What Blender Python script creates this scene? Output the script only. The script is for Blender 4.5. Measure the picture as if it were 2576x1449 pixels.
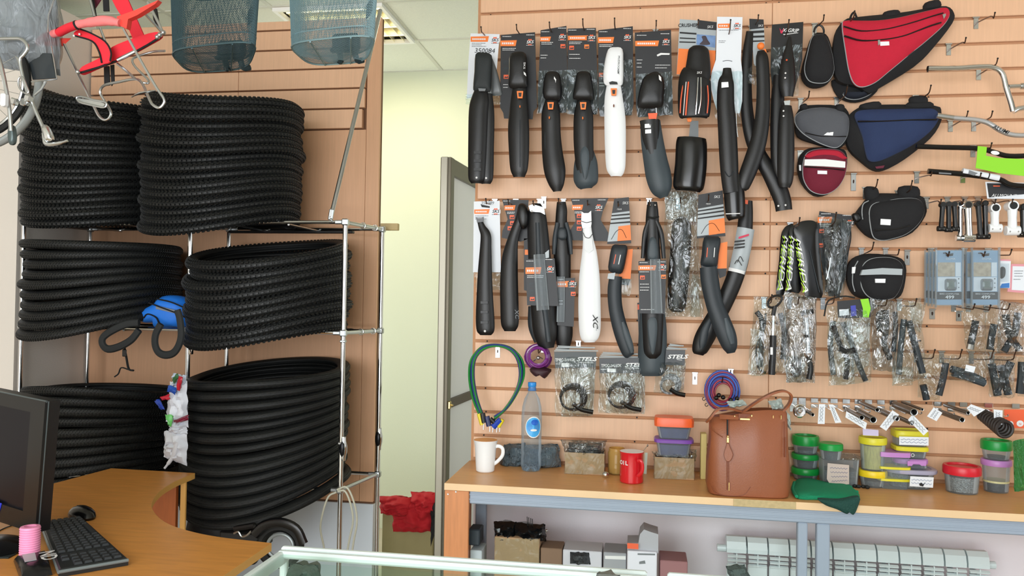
import bpy, math, random
import numpy as np
from mathutils import Vector, Matrix, noise
random.seed(7)
for o in list(bpy.data.objects): bpy.data.objects.remove(o)
SC = bpy.context.scene
COL = SC.collection
PI = math.pi
# ------------------------------------------------------------------ camera
FPX, YAW, PITCH, ROLL, EYE = 1999.0, .1616, .0163, .0158, 1.5
_F = Vector((-math.sin(YAW)*math.cos(PITCH), math.cos(YAW)*math.cos(PITCH), math.sin(PITCH)))
_R0 = Vector((math.cos(YAW), math.sin(YAW), 0)); _U0 = _R0.cross(_F)
_R = _R0*math.cos(ROLL) + _U0*math.sin(ROLL); _U = _U0*math.cos(ROLL) - _R0*math.sin(ROLL)
cd = bpy.data.cameras.new('camera'); cam = bpy.data.objects.new('camera', cd); COL.objects.link(cam)
cd.sensor_width = 36; cd.lens = FPX/2576*36; cd.clip_start = .05
cam.matrix_world = Matrix(((_R.x, _U.x, -_F.x, 0), (_R.y, _U.y, -_F.y, 0), (_R.z, _U.z, -_F.z, EYE), (0, 0, 0, 1)))
SC.camera = cam
# ------------------------------------------------------------------ light
SC.view_settings.view_transform = 'Standard'; SC.view_settings.look = 'None'
SC.view_settings.exposure = -0.08; SC.view_settings.gamma = 1; SC.view_settings.use_curve_mapping = False
wd = bpy.data.worlds.new('world'); SC.world = wd; wd.use_nodes = True
wd.node_tree.nodes['Background'].inputs[0].default_value = (.80, .90, 1, 1)
wd.node_tree.nodes['Background'].inputs[1].default_value = .7
def area(name, loc, to, sx, sy, power, col):
    l = bpy.data.lights.new(name, 'AREA'); l.shape = 'RECTANGLE'; l.size = sx; l.size_y = sy; l.energy = power; l.color = col
    o = bpy.data.objects.new(name, l); COL.objects.link(o); o.location = loc
    o.rotation_euler = (Vector(to)-Vector(loc)).to_track_quat('-Z', 'Y').to_euler(); return o
area('window_daylight_shopfront', (-.9, -2.6, 1.55), (-.5, 3, 1.4), 4.0, 2.7, 270, (.94, .97, 1))
area('added_side_fill', (3.9, 1.0, 1.9), (0, 3.3, 1.3), 2.4, 1.8, 35, (.90, .96, 1))  # weak unseen fill light added at the right, no window known there
area('ceiling_lamp_light', (-1.55, 4.25, 2.97), (-1.55, 4.25, 0), .5, .5, 16, (1, .90, .66))
area('added_passage_fill', (-2.4, 4.45, 1.5), (-.9, 4.75, 1.5), .9, 2.2, 21, (.92, 1, .95))  # unseen fill light behind the partition, added to brighten far wall and ceiling

area('added_door_fill', (.6, 4.5, 1.6), (-1.0, 4.0, 1.4), .5, 1.6, 9, (.93, 1, .97))  # small unseen fill light, added to lift the dark door pane

# ------------------------------------------------------------------ helpers
def ray(px, py): return _F + _R*((px-1288)/FPX) - _U*((py-724.5)/FPX)
def W(px, py, Y):
    d = ray(px, py); d = d*(Y/d.y); return Vector((d.x, d.y, d.z+EYE))
def WZ(px, py, Z):
    d = ray(px, py); d = d*((Z-EYE)/d.z); return Vector((d.x, d.y, Z))
def WX(px, py, X):
    d = ray(px, py); d = d*(X/d.x); return Vector((d.x, d.y, d.z+EYE))
def ppm(Y, px=1288): return (W(px+.5, 740, Y)-W(px-.5, 740, Y)).x       # metres per pixel
def lin(c):
    return tuple((v/255/12.92 if v/255 <= .04045 else ((v/255+.055)/1.055)**2.4) for v in c)
MATS = {}
def mat(name, col=(128, 128, 128), rough=.5, metal=0, bump=0, bs=60, var=0, vs=8, alpha=1, emit=0, stretch=None, spec=.5, coat=0, trans=0, col2=None, sub=0):
    if name in MATS: return MATS[name]
    m = bpy.data.materials.new(name); m.use_nodes = True; nt = m.node_tree; N = nt.nodes; L = nt.links
    b = N['Principled BSDF']; c = lin(col)+(1,)
    b.inputs['Base Color'].default_value = c; b.inputs['Roughness'].default_value = rough; b.inputs['Metallic'].default_value = metal
    b.inputs['Alpha'].default_value = alpha; b.inputs['Specular IOR Level'].default_value = spec; b.inputs['Coat Weight'].default_value = coat
    b.inputs['Transmission Weight'].default_value = trans; b.inputs['Sheen Weight'].default_value = sub
    if emit: b.inputs['Emission Color'].default_value = c; b.inputs['Emission Strength'].default_value = emit
    tc = N.new('ShaderNodeTexCoord'); mp = N.new('ShaderNodeMapping'); L.new(tc.outputs['Object'], mp.inputs[0])
    if stretch: mp.inputs['Scale'].default_value = stretch
    if var or col2:
        n = N.new('ShaderNodeTexNoise'); n.inputs['Scale'].default_value = vs; n.inputs['Detail'].default_value = 4; L.new(mp.outputs[0], n.inputs['Vector'])
        r = N.new('ShaderNodeValToRGB'); L.new(n.outputs['Fac'], r.inputs[0])
        a = lin(col); c2 = lin(col2) if col2 else tuple(v*(1-var) for v in a)
        r.color_ramp.elements[0].position = .32; r.color_ramp.elements[1].position = .68
        r.color_ramp.elements[0].color = c2+(1,); r.color_ramp.elements[1].color = a+(1,)
        L.new(r.outputs[0], b.inputs['Base Color'])
    if bump:
        n2 = N.new('ShaderNodeTexNoise'); n2.inputs['Scale'].default_value = bs; n2.inputs['Detail'].default_value = 3; L.new(mp.outputs[0], n2.inputs['Vector'])
        bp = N.new('ShaderNodeBump'); bp.inputs['Strength'].default_value = bump; bp.inputs['Distance'].default_value = .004
        L.new(n2.outputs['Fac'], bp.inputs['Height']); L.new(bp.outputs[0], b.inputs['Normal'])
    MATS[name] = m; return m
def clearmat(name, col=(235, 240, 240), fac=.28, rough=.1, bump=.5, bs=40, fres=.5):
    if name in MATS: return MATS[name]
    m = bpy.data.materials.new(name); m.use_nodes = True; nt = m.node_tree; N = nt.nodes; L = nt.links
    b = N['Principled BSDF']; b.inputs['Base Color'].default_value = lin(col)+(1,); b.inputs['Roughness'].default_value = rough
    if name == 'showcase_glass': b.inputs['Base Color'].default_value = (.30, .37, .34, 1)
    if fac < .3 and bump: b.inputs['Base Color'].default_value = (.86, .88, .9, 1); b.inputs['Metallic'].default_value = 1; b.inputs['Roughness'].default_value = .2
    t = N.new('ShaderNodeBsdfTransparent'); t.inputs[0].default_value = lin((min(255, col[0]+10), min(255, col[1]+10), min(255, col[2]+10)))+(1,)
    mx = N.new('ShaderNodeMixShader'); lw = N.new('ShaderNodeLayerWeight'); lw.inputs[0].default_value = .25
    ad = N.new('ShaderNodeMath'); ad.operation = 'MULTIPLY_ADD'; ad.inputs[1].default_value = fres; ad.inputs[2].default_value = fac; ad.use_clamp = True
    L.new(lw.outputs['Fresnel'], ad.inputs[0]); L.new(ad.outputs[0], mx.inputs[0]); L.new(t.outputs[0], mx.inputs[1]); L.new(b.outputs[0], mx.inputs[2])
    L.new(mx.outputs[0], N['Material Output'].inputs[0])
    if bump:
        tc = N.new('ShaderNodeTexCoord'); n2 = N.new('ShaderNodeTexNoise'); n2.inputs['Scale'].default_value = bs; n2.inputs['Detail'].default_value = 3
        n2.inputs['Distortion'].default_value = 1.2; mp = N.new('ShaderNodeMapping'); mp.inputs['Scale'].default_value = (1, 1, .4); L.new(tc.outputs['Object'], mp.inputs[0]); L.new(mp.outputs[0], n2.inputs['Vector'])
        bp = N.new('ShaderNodeBump'); bp.inputs['Strength'].default_value = min(1, bump*1.3); bp.inputs['Distance'].default_value = .035
        L.new(n2.outputs['Fac'], bp.inputs['Height']); L.new(bp.outputs[0], b.inputs['Normal']); L.new(bp.outputs[0], lw.inputs['Normal'])
    MATS[name] = m; return m

class MB:                                          # mesh collector, world coordinates
    def __init__(s): s.v = []; s.f = []
    def add(s, v, f):
        n = len(s.v); s.v += [tuple(p) for p in v]; s.f += [tuple(i+n for i in q) for q in f]; return s
    def prism(s, pts, off):
        n = len(pts); off = Vector(off); a = [Vector(p) for p in pts]; b = [p+off for p in a]
        return s.add(a+b, [tuple(range(n)), tuple(range(2*n-1, n-1, -1))]+[(i, i+n, (i+1) % n+n, (i+1) % n) for i in range(n)])
    def box(s, c, d, rz=0, rx=0, ry=0, bev=0):
        c = Vector(c); x, y, z = d[0]/2, d[1]/2, d[2]/2; R = Matrix.Rotation(rz, 3, 'Z') @ Matrix.Rotation(ry, 3, 'Y') @ Matrix.Rotation(rx, 3, 'X')
        if bev:
            B = min(bev, x*.9, y*.9, z*.9); v = []
            for sx in (-1, 1):
                for sy in (-1, 1):
                    for sz in (-1, 1):
                        v += [(sx*(x-B), sy*(y-B), sz*z), (sx*(x-B), sy*y, sz*(z-B)), (sx*x, sy*(y-B), sz*(z-B))]
            I = lambda a, b_, c_, k: ((a > 0)*4+(b_ > 0)*2+(c_ > 0))*3+k
            f = []
            for q in (-1, 1):
                f.append([I(-1, -1, q, 0), I(1, -1, q, 0), I(1, 1, q, 0), I(-1, 1, q, 0)][::q])
                f.append([I(-1, q, -1, 1), I(-1, q, 1, 1), I(1, q, 1, 1), I(1, q, -1, 1)][::q])
                f.append([I(q, -1, -1, 2), I(q, 1, -1, 2), I(q, 1, 1, 2), I(q, -1, 1, 2)][::q])
                for p in (-1, 1):
                    f.append([I(-1, p, q, 0), I(1, p, q, 0), I(1, p, q, 1), I(-1, p, q, 1)][::-p*q])
                    f.append([I(p, -1, q, 0), I(p, 1, q, 0), I(p, 1, q, 2), I(p, -1, q, 2)][::p*q])
                    f.append([I(p, q, -1, 1), I(p, q, 1, 1), I(p, q, 1, 2), I(p, q, -1, 2)][::-p*q])
                    for w in (-1, 1): f.append([I(w, p, q, 0), I(w, p, q, 1), I(w, p, q, 2)][::-w*p*q])
            return s.add([c+R @ Vector(p) for p in v], f)
        v = [(-x, -y, -z), (x, -y, -z), (x, y, -z), (-x, y, -z), (-x, -y, z), (x, -y, z), (x, y, z), (-x, y, z)]
        return s.add([c+R @ Vector(p) for p in v], [(3, 2, 1, 0), (4, 5, 6, 7), (0, 1, 5, 4), (1, 2, 6, 5), (2, 3, 7, 6), (3, 0, 4, 7)])
    def tube(s, pts, r, n=8, closed=False, smooth=0, flat=1):
        pts = [Vector(p) for p in pts]
        if smooth: pts = catmull(pts, smooth, closed)
        m = len(pts); rr = r if isinstance(r, (list, tuple)) else None; up = None; V = []
        for i, p in enumerate(pts):
            a = pts[(i-1) % m] if (closed or i) else p; b = pts[(i+1) % m] if (closed or i < m-1) else p
            t = (b-a); t = t.normalized() if t.length > 1e-9 else Vector((0, 0, 1))
            if up is None: up = Vector((0, 0, 1)) if abs(t.z) < .9 else Vector((0, -1, 0))
            sd = t.cross(up); sd = sd.normalized() if sd.length > 1e-6 else Vector((1, 0, 0)); up = sd.cross(t).normalized()
            q = rr[min(len(rr)-1, int(i*len(rr)/m))] if rr else r
            V += [p+sd*(math.cos(2*PI*k/n)*q)+up*(math.sin(2*PI*k/n)*q*flat) for k in range(n)]
        F = [(i*n+k, i*n+(k+1) % n, ((i+1) % m)*n+(k+1) % n, ((i+1) % m)*n+k) for i in range(m if closed else m-1) for k in range(n)]
        if not closed: F += [tuple(range(n-1, -1, -1)), tuple((m-1)*n+k for k in range(n))]
        return s.add(V, F)
    def lathe(s, prof, c, n=24, sx=1, sy=1, power=2, M=None):
        V = []; c = Vector(c)
        for r, z in prof:
            for k in range(n):
                a = 2*PI*k/n; ca, sa = math.cos(a), math.sin(a)
                if power != 2:
                    g = (abs(ca)**power+abs(sa)**power)**(-1/power); ca *= g; sa *= g
                p = Vector((r*ca*sx, r*sa*sy, z)); V.append(c+(M @ p if M else p))
        m = len(prof); F = [(i*n+k, i*n+(k+1) % n, (i+1)*n+(k+1) % n, (i+1)*n+k) for i in range(m-1) for k in range(n)]
        if prof[0][0] > 1e-6: F.append(tuple(range(n-1, -1, -1)))
        if prof[-1][0] > 1e-6: F.append(tuple((m-1)*n+k for k in range(n)))
        return s.add(V, F)
    def loft(s, rings, cap=True):
        n = len(rings[0]); V = [p for r in rings for p in r]; m = len(rings)
        F = [(i*n+k, i*n+(k+1) % n, (i+1)*n+(k+1) % n, (i+1)*n+k) for i in range(m-1) for k in range(n)]
        if cap: F += [tuple(range(n-1, -1, -1)), tuple((m-1)*n+k for k in range(n))]
        return s.add(V, F)
    def puff(s, out, Y, d, back=0, rings=6, edge=0, pw=.5):     # pillow over a pixel outline, bulging to -Y
        o = [W(x, y, Y) for x, y in out]; n = len(o); c = sum(o, Vector())/n; R = [[p+Vector((0, back, 0)) for p in o]]
        if edge: R.append([p+Vector((0, -edge, 0)) for p in o])
        for i in range(0 if not edge else 1, rings+1):
            t = i/rings; k = 1-t*.97; h = d*(1-(1-t)**2.6)**pw
            R.append([c+(p-c)*k+Vector((0, -h-edge, 0)) for p in o])
        return s.loft(R)
    def plate(s, out, Y, th): return s.prism([W(x, y, Y) for x, y in out], (0, th, 0))
    def shell(s, ctl, Y, bulge=.35, th=.003, n=6, div=6, flip=1):  # mudguard blade: ctl = (px, py, width_px, y_offset)
        C = catmull([Vector((a[0], a[1], 0)) for a in ctl], div); Q = catmull([Vector((a[2], a[3] if len(a) > 3 else 0, 0)) for a in ctl], div)
        m = len(C); out = []; inn = []
        for i in range(m):
            t = (C[min(i+1, m-1)]-C[max(i-1, 0)]).normalized(); nrm = Vector((-t.y, t.x, 0)); w = max(Q[i].x, 1)/2; yo = Q[i].y
            ro = []; ri = []
            for j in range(n+1):
                a = -1+2*j/n; e = math.sin(a*PI/2); pp = C[i]+nrm*(w*e); mp = ppm(Y)
                z = (math.sqrt(max(0, 1-e*e*.96)))*w*mp*bulge*2
                base = W(pp.x, pp.y, Y-yo); ro.append(base+Vector((0, -z*flip, 0))); ri.append(W(C[i].x+nrm.x*w*e*.93, C[i].y+nrm.y*w*e*.93, Y-yo)+Vector((0, -z*flip+th, 0)))
            out.append(ro); inn.append(ri)
        rings = [o+i[::-1] for o, i in zip(out, inn)]
        return s.loft(rings)
    def ball(s, c, r, n=10, sx=1, sy=1, sz=1):
        return s.lathe([(max(r*math.sin(PI*i/n), 1e-7), -r*math.cos(PI*i/n)*sz) for i in range(n+1)], c, n*2, sx, sy)
    def fan(s, q, Y, depth, nx=10, ny=16, amp=.008, seed=0, round_=.5, pinch=0):  # crumpled bag over a pixel quad (tl,tr,br,bl)
        rng = random.Random(seed)
        for sgn in (-1, 1):
            V = []
            for j in range(ny+1):
                for i in range(nx+1):
                    u, v = i/nx, j/ny; uu = .5+(u-.5)*(1-pinch*(1-v)**2)
                    x = (q[0][0]*(1-uu)+q[1][0]*uu)*(1-v)+(q[3][0]*(1-uu)+q[2][0]*uu)*v
                    y = (q[0][1]*(1-uu)+q[1][1]*uu)*(1-v)+(q[3][1]*(1-uu)+q[2][1]*uu)*v
                    b = (max(0, 1-(2*u-1)**2)**round_)*(max(0, 1-(2*v-1)**4)**.7)
                    nz = noise.noise(Vector((u*5+seed, v*7, sgn*3.3)))+.6*noise.noise(Vector((u*11+seed, v*13, sgn)))
                    p = W(x+noise.noise(Vector((v*6, seed*1.7, u*3)))*4, y+noise.noise(Vector((u*6, seed*2.1, 5+v)))*4, Y)
                    V.append(p+Vector((0, sgn*(depth/2*b)+nz*amp*(.3+b), 0)))
            s.add(V, [(j*(nx+1)+i, j*(nx+1)+i+1, (j+1)*(nx+1)+i+1, (j+1)*(nx+1)+i) for j in range(ny) for i in range(nx)])
        return s
def catmull(P, div, closed=False):
    n = len(P); out = []
    if n < 3: return P
    for i in range(n if closed else n-1):
        p0 = P[(i-1) % n] if (closed or i) else P[0]*2-P[1]; p1 = P[i]; p2 = P[(i+1) % n]
        p3 = P[(i+2) % n] if (closed or i < n-2) else P[-1]*2-P[-2]
        for k in range(div):
            t = k/div; out.append(.5*((2*p1)+(p2-p0)*t+(2*p0-5*p1+4*p2-p3)*t*t+(3*p1-p0-3*p2+p3)*t**3))
    if not closed: out.append(P[-1])
    return out
def outline(pts, div=4): return [(p.x, p.y) for p in catmull([Vector((x, y, 0)) for x, y in pts], div, True)]
def rrect(x0, y0, x1, y1, r, n=4, rot=0):
    out = []; cx, cy = (x0+x1)/2, (y0+y1)/2
    for qx, qy, a0 in ((x1-r, y0+r, -90), (x1-r, y1-r, 0), (x0+r, y1-r, 90), (x0+r, y0+r, 180)):
        for k in range(n+1):
            a = math.radians(a0+90*k/n); out.append((qx+r*math.cos(a), qy+r*math.sin(a)))
    if rot:
        c, s_ = math.cos(math.radians(rot)), math.sin(math.radians(rot)); out = [(cx+(x-cx)*c-(y-cy)*s_, cy+(x-cx)*s_+(y-cy)*c) for x, y in out]
    return out
def root_of(o):
    while o.parent: o = o.parent
    return o
def tag(o, label=None, cat=None, group=None, kind=None):
    if label: o['label'] = label
    if cat: o['category'] = cat
    if group: o['group'] = group
    if kind: o['kind'] = kind
    return o
def thing(name, label, cat, loc, group=None):
    o = bpy.data.objects.new(name, None); COL.objects.link(o); o.location = loc; o.empty_display_size = .05
    return tag(o, label, cat, group)
def part(name, mb, m, parent=None, smooth=False, label=None, kind=None, auto=35):
    if parent is None:
        a = np.array(mb.v); loc = Vector(((a[:, 0].min()+a[:, 0].max())/2, (a[:, 1].min()+a[:, 1].max())/2, a[:, 2].min()))
    else: loc = Vector(root_of(parent).location)
    me = bpy.data.meshes.new(name); me.from_pydata([(x-loc.x, y-loc.y, z-loc.z) for x, y, z in mb.v], [], mb.f)
    me.materials.append(m); me.validate()
    import bmesh
    if len(mb.f) < 30000:
        b = bmesh.new(); b.from_mesh(me); bmesh.ops.recalc_face_normals(b, faces=b.faces); b.to_mesh(me); b.free()
    if smooth:
        me.polygons.foreach_set('use_smooth', [True]*len(me.polygons))
        try: me.set_sharp_from_angle(angle=math.radians(auto))
        except Exception: pass
    o = bpy.data.objects.new(name, me); COL.objects.link(o)
    if parent is None: o.location = loc
    else: o.parent = parent
    if label: o['label'] = label
    if kind: o['kind'] = kind
    return o
def solo(name, mb, m, label, cat, group=None, smooth=False): return tag(part(name, mb, m, None, smooth), label, cat, group)
_txt = {}
def lettering(s, px, py, hpx, Y, m, parent, rot=0, sx=1, shear=0, name='lettering', th=.0006, spacing=1, bold=0, M3=None, at=None):
    key = (s, shear, spacing, bold)
    if key not in _txt:
        c = bpy.data.curves.new('t', 'FONT'); c.body = s; c.align_x = 'CENTER'; c.align_y = 'CENTER'; c.size = 1.38; c.shear = shear; c.space_character = spacing; c.offset = bold
        c.resolution_u = 2
        o = bpy.data.objects.new('t', c); COL.objects.link(o); dg = bpy.context.evaluated_depsgraph_get(); dg.update()
        me = bpy.data.meshes.new_from_object(o.evaluated_get(dg)); _txt[key] = ([tuple(v.co) for v in me.vertices], [tuple(p.vertices) for p in me.polygons])
        bpy.data.objects.remove(o); bpy.data.curves.remove(c); bpy.data.meshes.remove(me)
    v, f = _txt[key]; k = hpx*ppm(Y, px); c = at if at is not None else W(px, py, Y); a = math.radians(rot); mb = MB()
    if M3 is None: mb.v = [tuple(c+Vector(((x*sx*math.cos(a)+y*math.sin(a))*k, -th, (y*math.cos(a)-x*sx*math.sin(a))*k))) for x, y, z in v]
    else: mb.v = [tuple(c+M3 @ Vector((x*sx*k, y*k, th))) for x, y, z in v]
    mb.f = list(f); return part(name, mb, m, parent)
# ------------------------------------------------------------------ materials
slatw = mat('beech_laminate', (232, 186, 150), .42, var=.07, vs=5, stretch=(26, 26, 1.2), bump=.05, bs=90)
slatd = mat('raw_mdf_groove', (196, 146, 108), .9)
boardw = mat('beech_board', (222, 172, 134), .5, var=.07, vs=5, stretch=(26, 26, 1.2))
plaster = mat('pale_plaster', (222, 214, 204), .85, bump=.12, bs=160)
plaster2 = mat('lavender_white_plaster', (240, 232, 238), .85, bump=.1, bs=160)
greenw = mat('pale_green_wallpaper', (216, 221, 198), .8, bump=.12, bs=120)
tilem = mat('mineral_ceiling_tile', (226, 228, 214), .95, bump=.3, bs=220, var=.06, vs=120)
gridm = mat('ceiling_bar', (205, 205, 192), .6)
floorm = mat('floor_vinyl', (186, 174, 152), .5, var=.2, vs=6)
chrome = mat('chrome', (222, 224, 226), .12, 1)
steel = mat('brushed_steel', (196, 200, 202), .28, 1)
zinc = mat('zinc_plate', (215, 218, 220), .22, 1)
darkwire = mat('dark_hook_wire', (96, 74, 62), .35, .8)
greyst = mat('grey_painted_steel', (158, 170, 188), .5, bump=.05)
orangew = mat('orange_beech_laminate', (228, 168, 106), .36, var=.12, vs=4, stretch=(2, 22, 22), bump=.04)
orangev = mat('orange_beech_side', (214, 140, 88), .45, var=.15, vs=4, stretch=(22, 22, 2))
edgem = mat('cream_edge_band', (240, 204, 160), .5, var=.06)
black = mat('black_plastic', (13, 13, 15), .42, bump=.08, bs=300)
blackg = mat('gloss_black_plastic', (9, 9, 11), .22)
rubber = mat('tyre_rubber', (9, 12, 12), .62, bump=.3, bs=260)
rubber2 = mat('tyre_tread_rubber', (9, 12, 12), .55)
white = mat('white_plastic', (238, 240, 242), .3)
whitep = mat('white_card', (228, 232, 238), .6)
greyp = mat('grey_plastic', (54, 64, 70), .5)
greyd = mat('dark_grey_plastic', (32, 40, 46), .5)
darkcard = mat('dark_card', (32, 33, 37), .5)
darkcard2 = mat('charcoal_card', (58, 60, 64), .45)
orange = mat('orange_print', (245, 128, 52), .5)
orangered = mat('orange_red_print', (236, 98, 56), .5)
silver_p = mat('silver_print', (168, 176, 180), .4)
printw = mat('white_print', (232, 232, 232), .6)
printg = mat('grey_print', (120, 124, 128), .6)
printk = mat('black_print', (24, 24, 26), .6)
cloth_k = mat('black_nylon', (18, 18, 20), .8, bump=.35, bs=420)
clear = clearmat('clear_polythene', fac=.09, bump=.8, bs=20, fres=.36)
tapem = clearmat('tape_clear', fac=.01, bump=.4, bs=16, fres=.09)
filmt = clearmat('thin_film', fac=.04, bump=.5, bs=16, fres=.16)
clearm = clearmat('milky_polythene', (225, 230, 232), .20, .2, .8, 24)
clearp = clearmat('clear_plastic', (232, 236, 238), .07, .06, 0)
cartonm = mat('cardboard', (186, 148, 112), .8, var=.08, vs=20)
# ------------------------------------------------------------------ the room
YW, YP, YF = 3.32, 3.72, 5.02
GZ = 2.728                                                   # height of the uppermost visible groove
bk = MB(); bk.box((1.1, YW+.02, 1.905), (3.62, .012, 2.19)); wr = tag(part('wall_back', bk, slatd), kind='structure')
x0 = -.697
for p in range(3):
    for k in range(-2, 20):
        zt = GZ-.1*(k-1) if k > -2 else 3.0; zb = GZ-.1*k; zt = GZ-.1*(k-1)
        zt = min(zt, 3.02)
        if zb > 3: continue
        m = MB(); m.box((x0+1.206*p+.602, YW+.006, (zt+zb)/2), (1.2045, .0135, zt-zb-.011), bev=.0022)
        part('slat', m, slatw, wr)
hol = MB()
for k in range(0, 19):
    for hx in (-.655, -.02, .485, .535, 1.1):
        hol.lathe([(.0035, -.0005), (.0035, .0005)], (x0+.697+hx+.004*(k % 3), YW+.0128, GZ-.1*k-.001), 8, M=Matrix.Rotation(PI/2, 3, 'X'))
part('screw_head', hol, mat('screw_black', (30, 26, 24), .5, .5), wr, kind='stuff')
m = MB(); m.box((1.65, YW+.06, .41), (4.7, .06, .80)); tag(part('wall_under_bench', m, plaster2), kind='structure').name = 'wall_lower'
m = MB(); m.box((1.65, YW+.06, 1.92), (4.68, .06, 2.2)); tag(part('wall_right_rear', m, plaster2), kind='structure').name = 'wall_rear'
m = MB(); m.box((-.2, 1, -.02), (8.6, 8.4, .04)); tag(part('floor', m, floorm), kind='structure')
# partition on the left, plain boards below, slats above
pl = MB(); pl.box((-2.058, YP+.028, 1.69), (1.566, .02, 2.38)); pw = tag(part('wall_partition', pl, mat('partition_core', (120, 86, 62), .9)), kind='structure')
xs = W(569, 700, YP).x
for a, b, z0, z1 in ((-2.841, xs-.0012, .512, 2.330), (xs+.0012, -1.345, .512, 2.330), (-1.3435, -1.275, .512, 2.882)):
    m = MB(); m.box(((a+b)/2, YP+.009, (z0+z1)/2), (b-a, .017, z1-z0), bev=.001); part('board', m, boardw, pw)
xs2 = W(603, 200, YP).x
for k in range(-2, 4):
    zb = 2.633-.1*k; zt = min(zb+.1, 2.882)
    if zb > 2.86: continue
    for a, b in ((-2.841, xs2-.001), (xs2+.001, -1.350-(.012 if k == 3 else 0))):
        m = MB(); m.box(((a+b)/2, YP+.002, (zt+zb)/2), (b-a, .03, zt-zb-.008), bev=.0018); part('slat', m, slatw, pw)
m = MB(); m.box((-2.058, YP+.02, .25), (1.566, .03, .5), bev=.002); part('white_lower_panel', m, mat('white_panel', (224, 232, 240), .6), pw)
# left side wall: near face and the return running back to the partition
zt = WX(175, 33, -2.85).z
m = MB(); m.box((-3.43, 3.5, zt/2), (1.16, .5, zt)); tag(part('wall_left', m, plaster), kind='structure')
m = MB(); m.box((-4.05, .2, 1.5), (.1, 6.4, 3)); tag(part('wall_left_front', m, plaster), kind='structure').name = 'wall_side'
m = MB(); m.box((-.2, YF+.05, 1.5), (8.6, .1, 3)); tag(part('wall_far', m, greenw), kind='structure')
m = MB(); m.box((4.05, -1.0, 1.5), (.1, 4.0, 3)); m.box((4.05, 1.2, .45), (.1, 4.3, .9)); m.box((4.05, 3.0, 1.5), (.1, .9, 3)); m.box((4.05, 1.2, 2.9), (.1, 4.3, .2))
tag(part('wall_right', m, plaster), kind='structure')
m = MB(); m.box((0, -3.05, .1), (8.2, .1, .2)); m.box((0, -3.05, 2.95), (8.2, .1, .1)); m.box((-2.9, -3.05, 1.5), (2.2, .1, 3)); m.box((3.2, -3.05, 1.5), (1.7, .1, 3))
tag(part('wall_front', m, plaster), kind='structure')
# ceiling: grid bars and mineral tiles
gx = WZ(1109, 174, 3.0).x
cb = MB(); cb.box((-.2, 1, 3.045), (8.6, 8.4, .03)); ce = tag(part('ceiling', cb, mat('ceiling_void', (120, 118, 108), .9)), kind='structure')
tm = None
for i in range(-5, 8):
    for j in range(0, 14):
        cx, cy = gx-.3+.6*i, YF-.3-.6*j
        if (i, j) in ((0, 1), (4, 6), (-1, 8), (3, 10), (0, 12)) or cx > 3.9: continue
        if tm is None:
            m = MB(); m.box((cx, cy, 3.006), (.585, .585, .014), bev=.002); t0 = part('ceiling_tile', m, tilem, ce); tm = (t0, cx, cy)
        else:
            t = tm[0].copy(); COL.objects.link(t); t.location = (cx-tm[1], cy-tm[2], 0)
for i in range(-6, 8):
    m = MB(); m.box((gx+.6*i, 1, 3.001), (.024, 8.05, .012)); part('grid_bar', m, gridm, ce)
for j in range(0, 14):
    m = MB(); m.box((-.2, YF-.6*j, 3.0005), (8.2, .024, .0115)); part('grid_bar', m, gridm, ce)
def ceiling_lamp(cx, cy, on, label):
    t = thing('ceiling_lamp', label, 'ceiling lamp', (cx, cy, 2.99), 'square louvred ceiling lamps' if not on else None)
    m = MB()
    for a, b, c, d in ((0, -.285, .59, .02), (0, .285, .59, .02), (-.285, 0, .02, .55), (.285, 0, .02, .55)): m.box((cx+a, cy+b, 2.988), (c, d, .022))
    part('frame', m, mat('lamp_frame', (240, 240, 236), .4), t)
    m = MB(); m.box((cx, cy, 3.019), (.55, .55, .006)); part('reflector', m, mat('lamp_reflector', (235, 225, 185), .5, .1), t)
    for q in range(4):
        m = MB(); m.tube([(cx-.26, cy-.2+.135*q, 3.006), (cx+.26, cy-.2+.135*q, 3.006)], .010, 8); part('lamp_tube', m, mat('lamp_glow', (255, 248, 214), .5, emit=2.2 if on else 2.2), t)
        m = MB(); m.box((cx, cy-.2675+.135*q, 2.997), (.55, .006, .034)); part('louvre', m, mat('louvre_metal', (240, 236, 214), .25, .8), t)
    for q in range(9):
        m = MB(); m.box((cx-.24+.06*q, cy, 2.997), (.002, .55, .026)); part('louvre_fin', m, MATS['louvre_metal'], t)
ceiling_lamp(gx-.3, YF-.9, True, 'square fluorescent louvre lamp in the suspended ceiling above the left partition')
# aluminium framed door standing in the passage
dd = Vector((math.sin(.07), math.cos(.07), 0)); dn = Vector((dd.y, -dd.x, 0)); D0 = W(1122, 395, 3.42); D0.z = 0; DH = W(1122, 395, 3.42).z
def dbox(m, a, b, z0, z1, t, off=0):
    c = D0+dd*((a+b)/2)+dn*off; m.box((c.x, c.y, (z0+z1)/2), (t, b-a, z1-z0), rz=-.07, bev=.002)
alu = mat('bronze_aluminium', (112, 106, 92), .4, .6); alul = mat('pale_aluminium', (176, 172, 158), .4, .5)
m = MB(); dbox(m, .03, .8, .1, DH-.05, .012); dr = tag(part('door_1', m, mat('frosted_pane', (226, 224, 220), .5)), kind='structure')
m = MB(); dbox(m, 0, .05, 0, DH, .05); dbox(m, .78, .83, 0, DH, .05); part('door_stile', m, alu, dr)
m = MB(); dbox(m, -.012, .0, 0, DH, .03, -.004); part('door_edge_trim', m, alul, dr)
m = MB(); dbox(m, .05, .78, DH-.075, DH, .045); dbox(m, .05, .78, 0, .1, .045); part('door_rail', m, alu, dr)
zr = W(1120, 1020, 3.42).z
m = MB(); dbox(m, .05, .78, zr-.02, zr+.02, .042); part('door_middle_rail', m, mat('brown_rail', (74, 58, 44), .5), dr)
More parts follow.
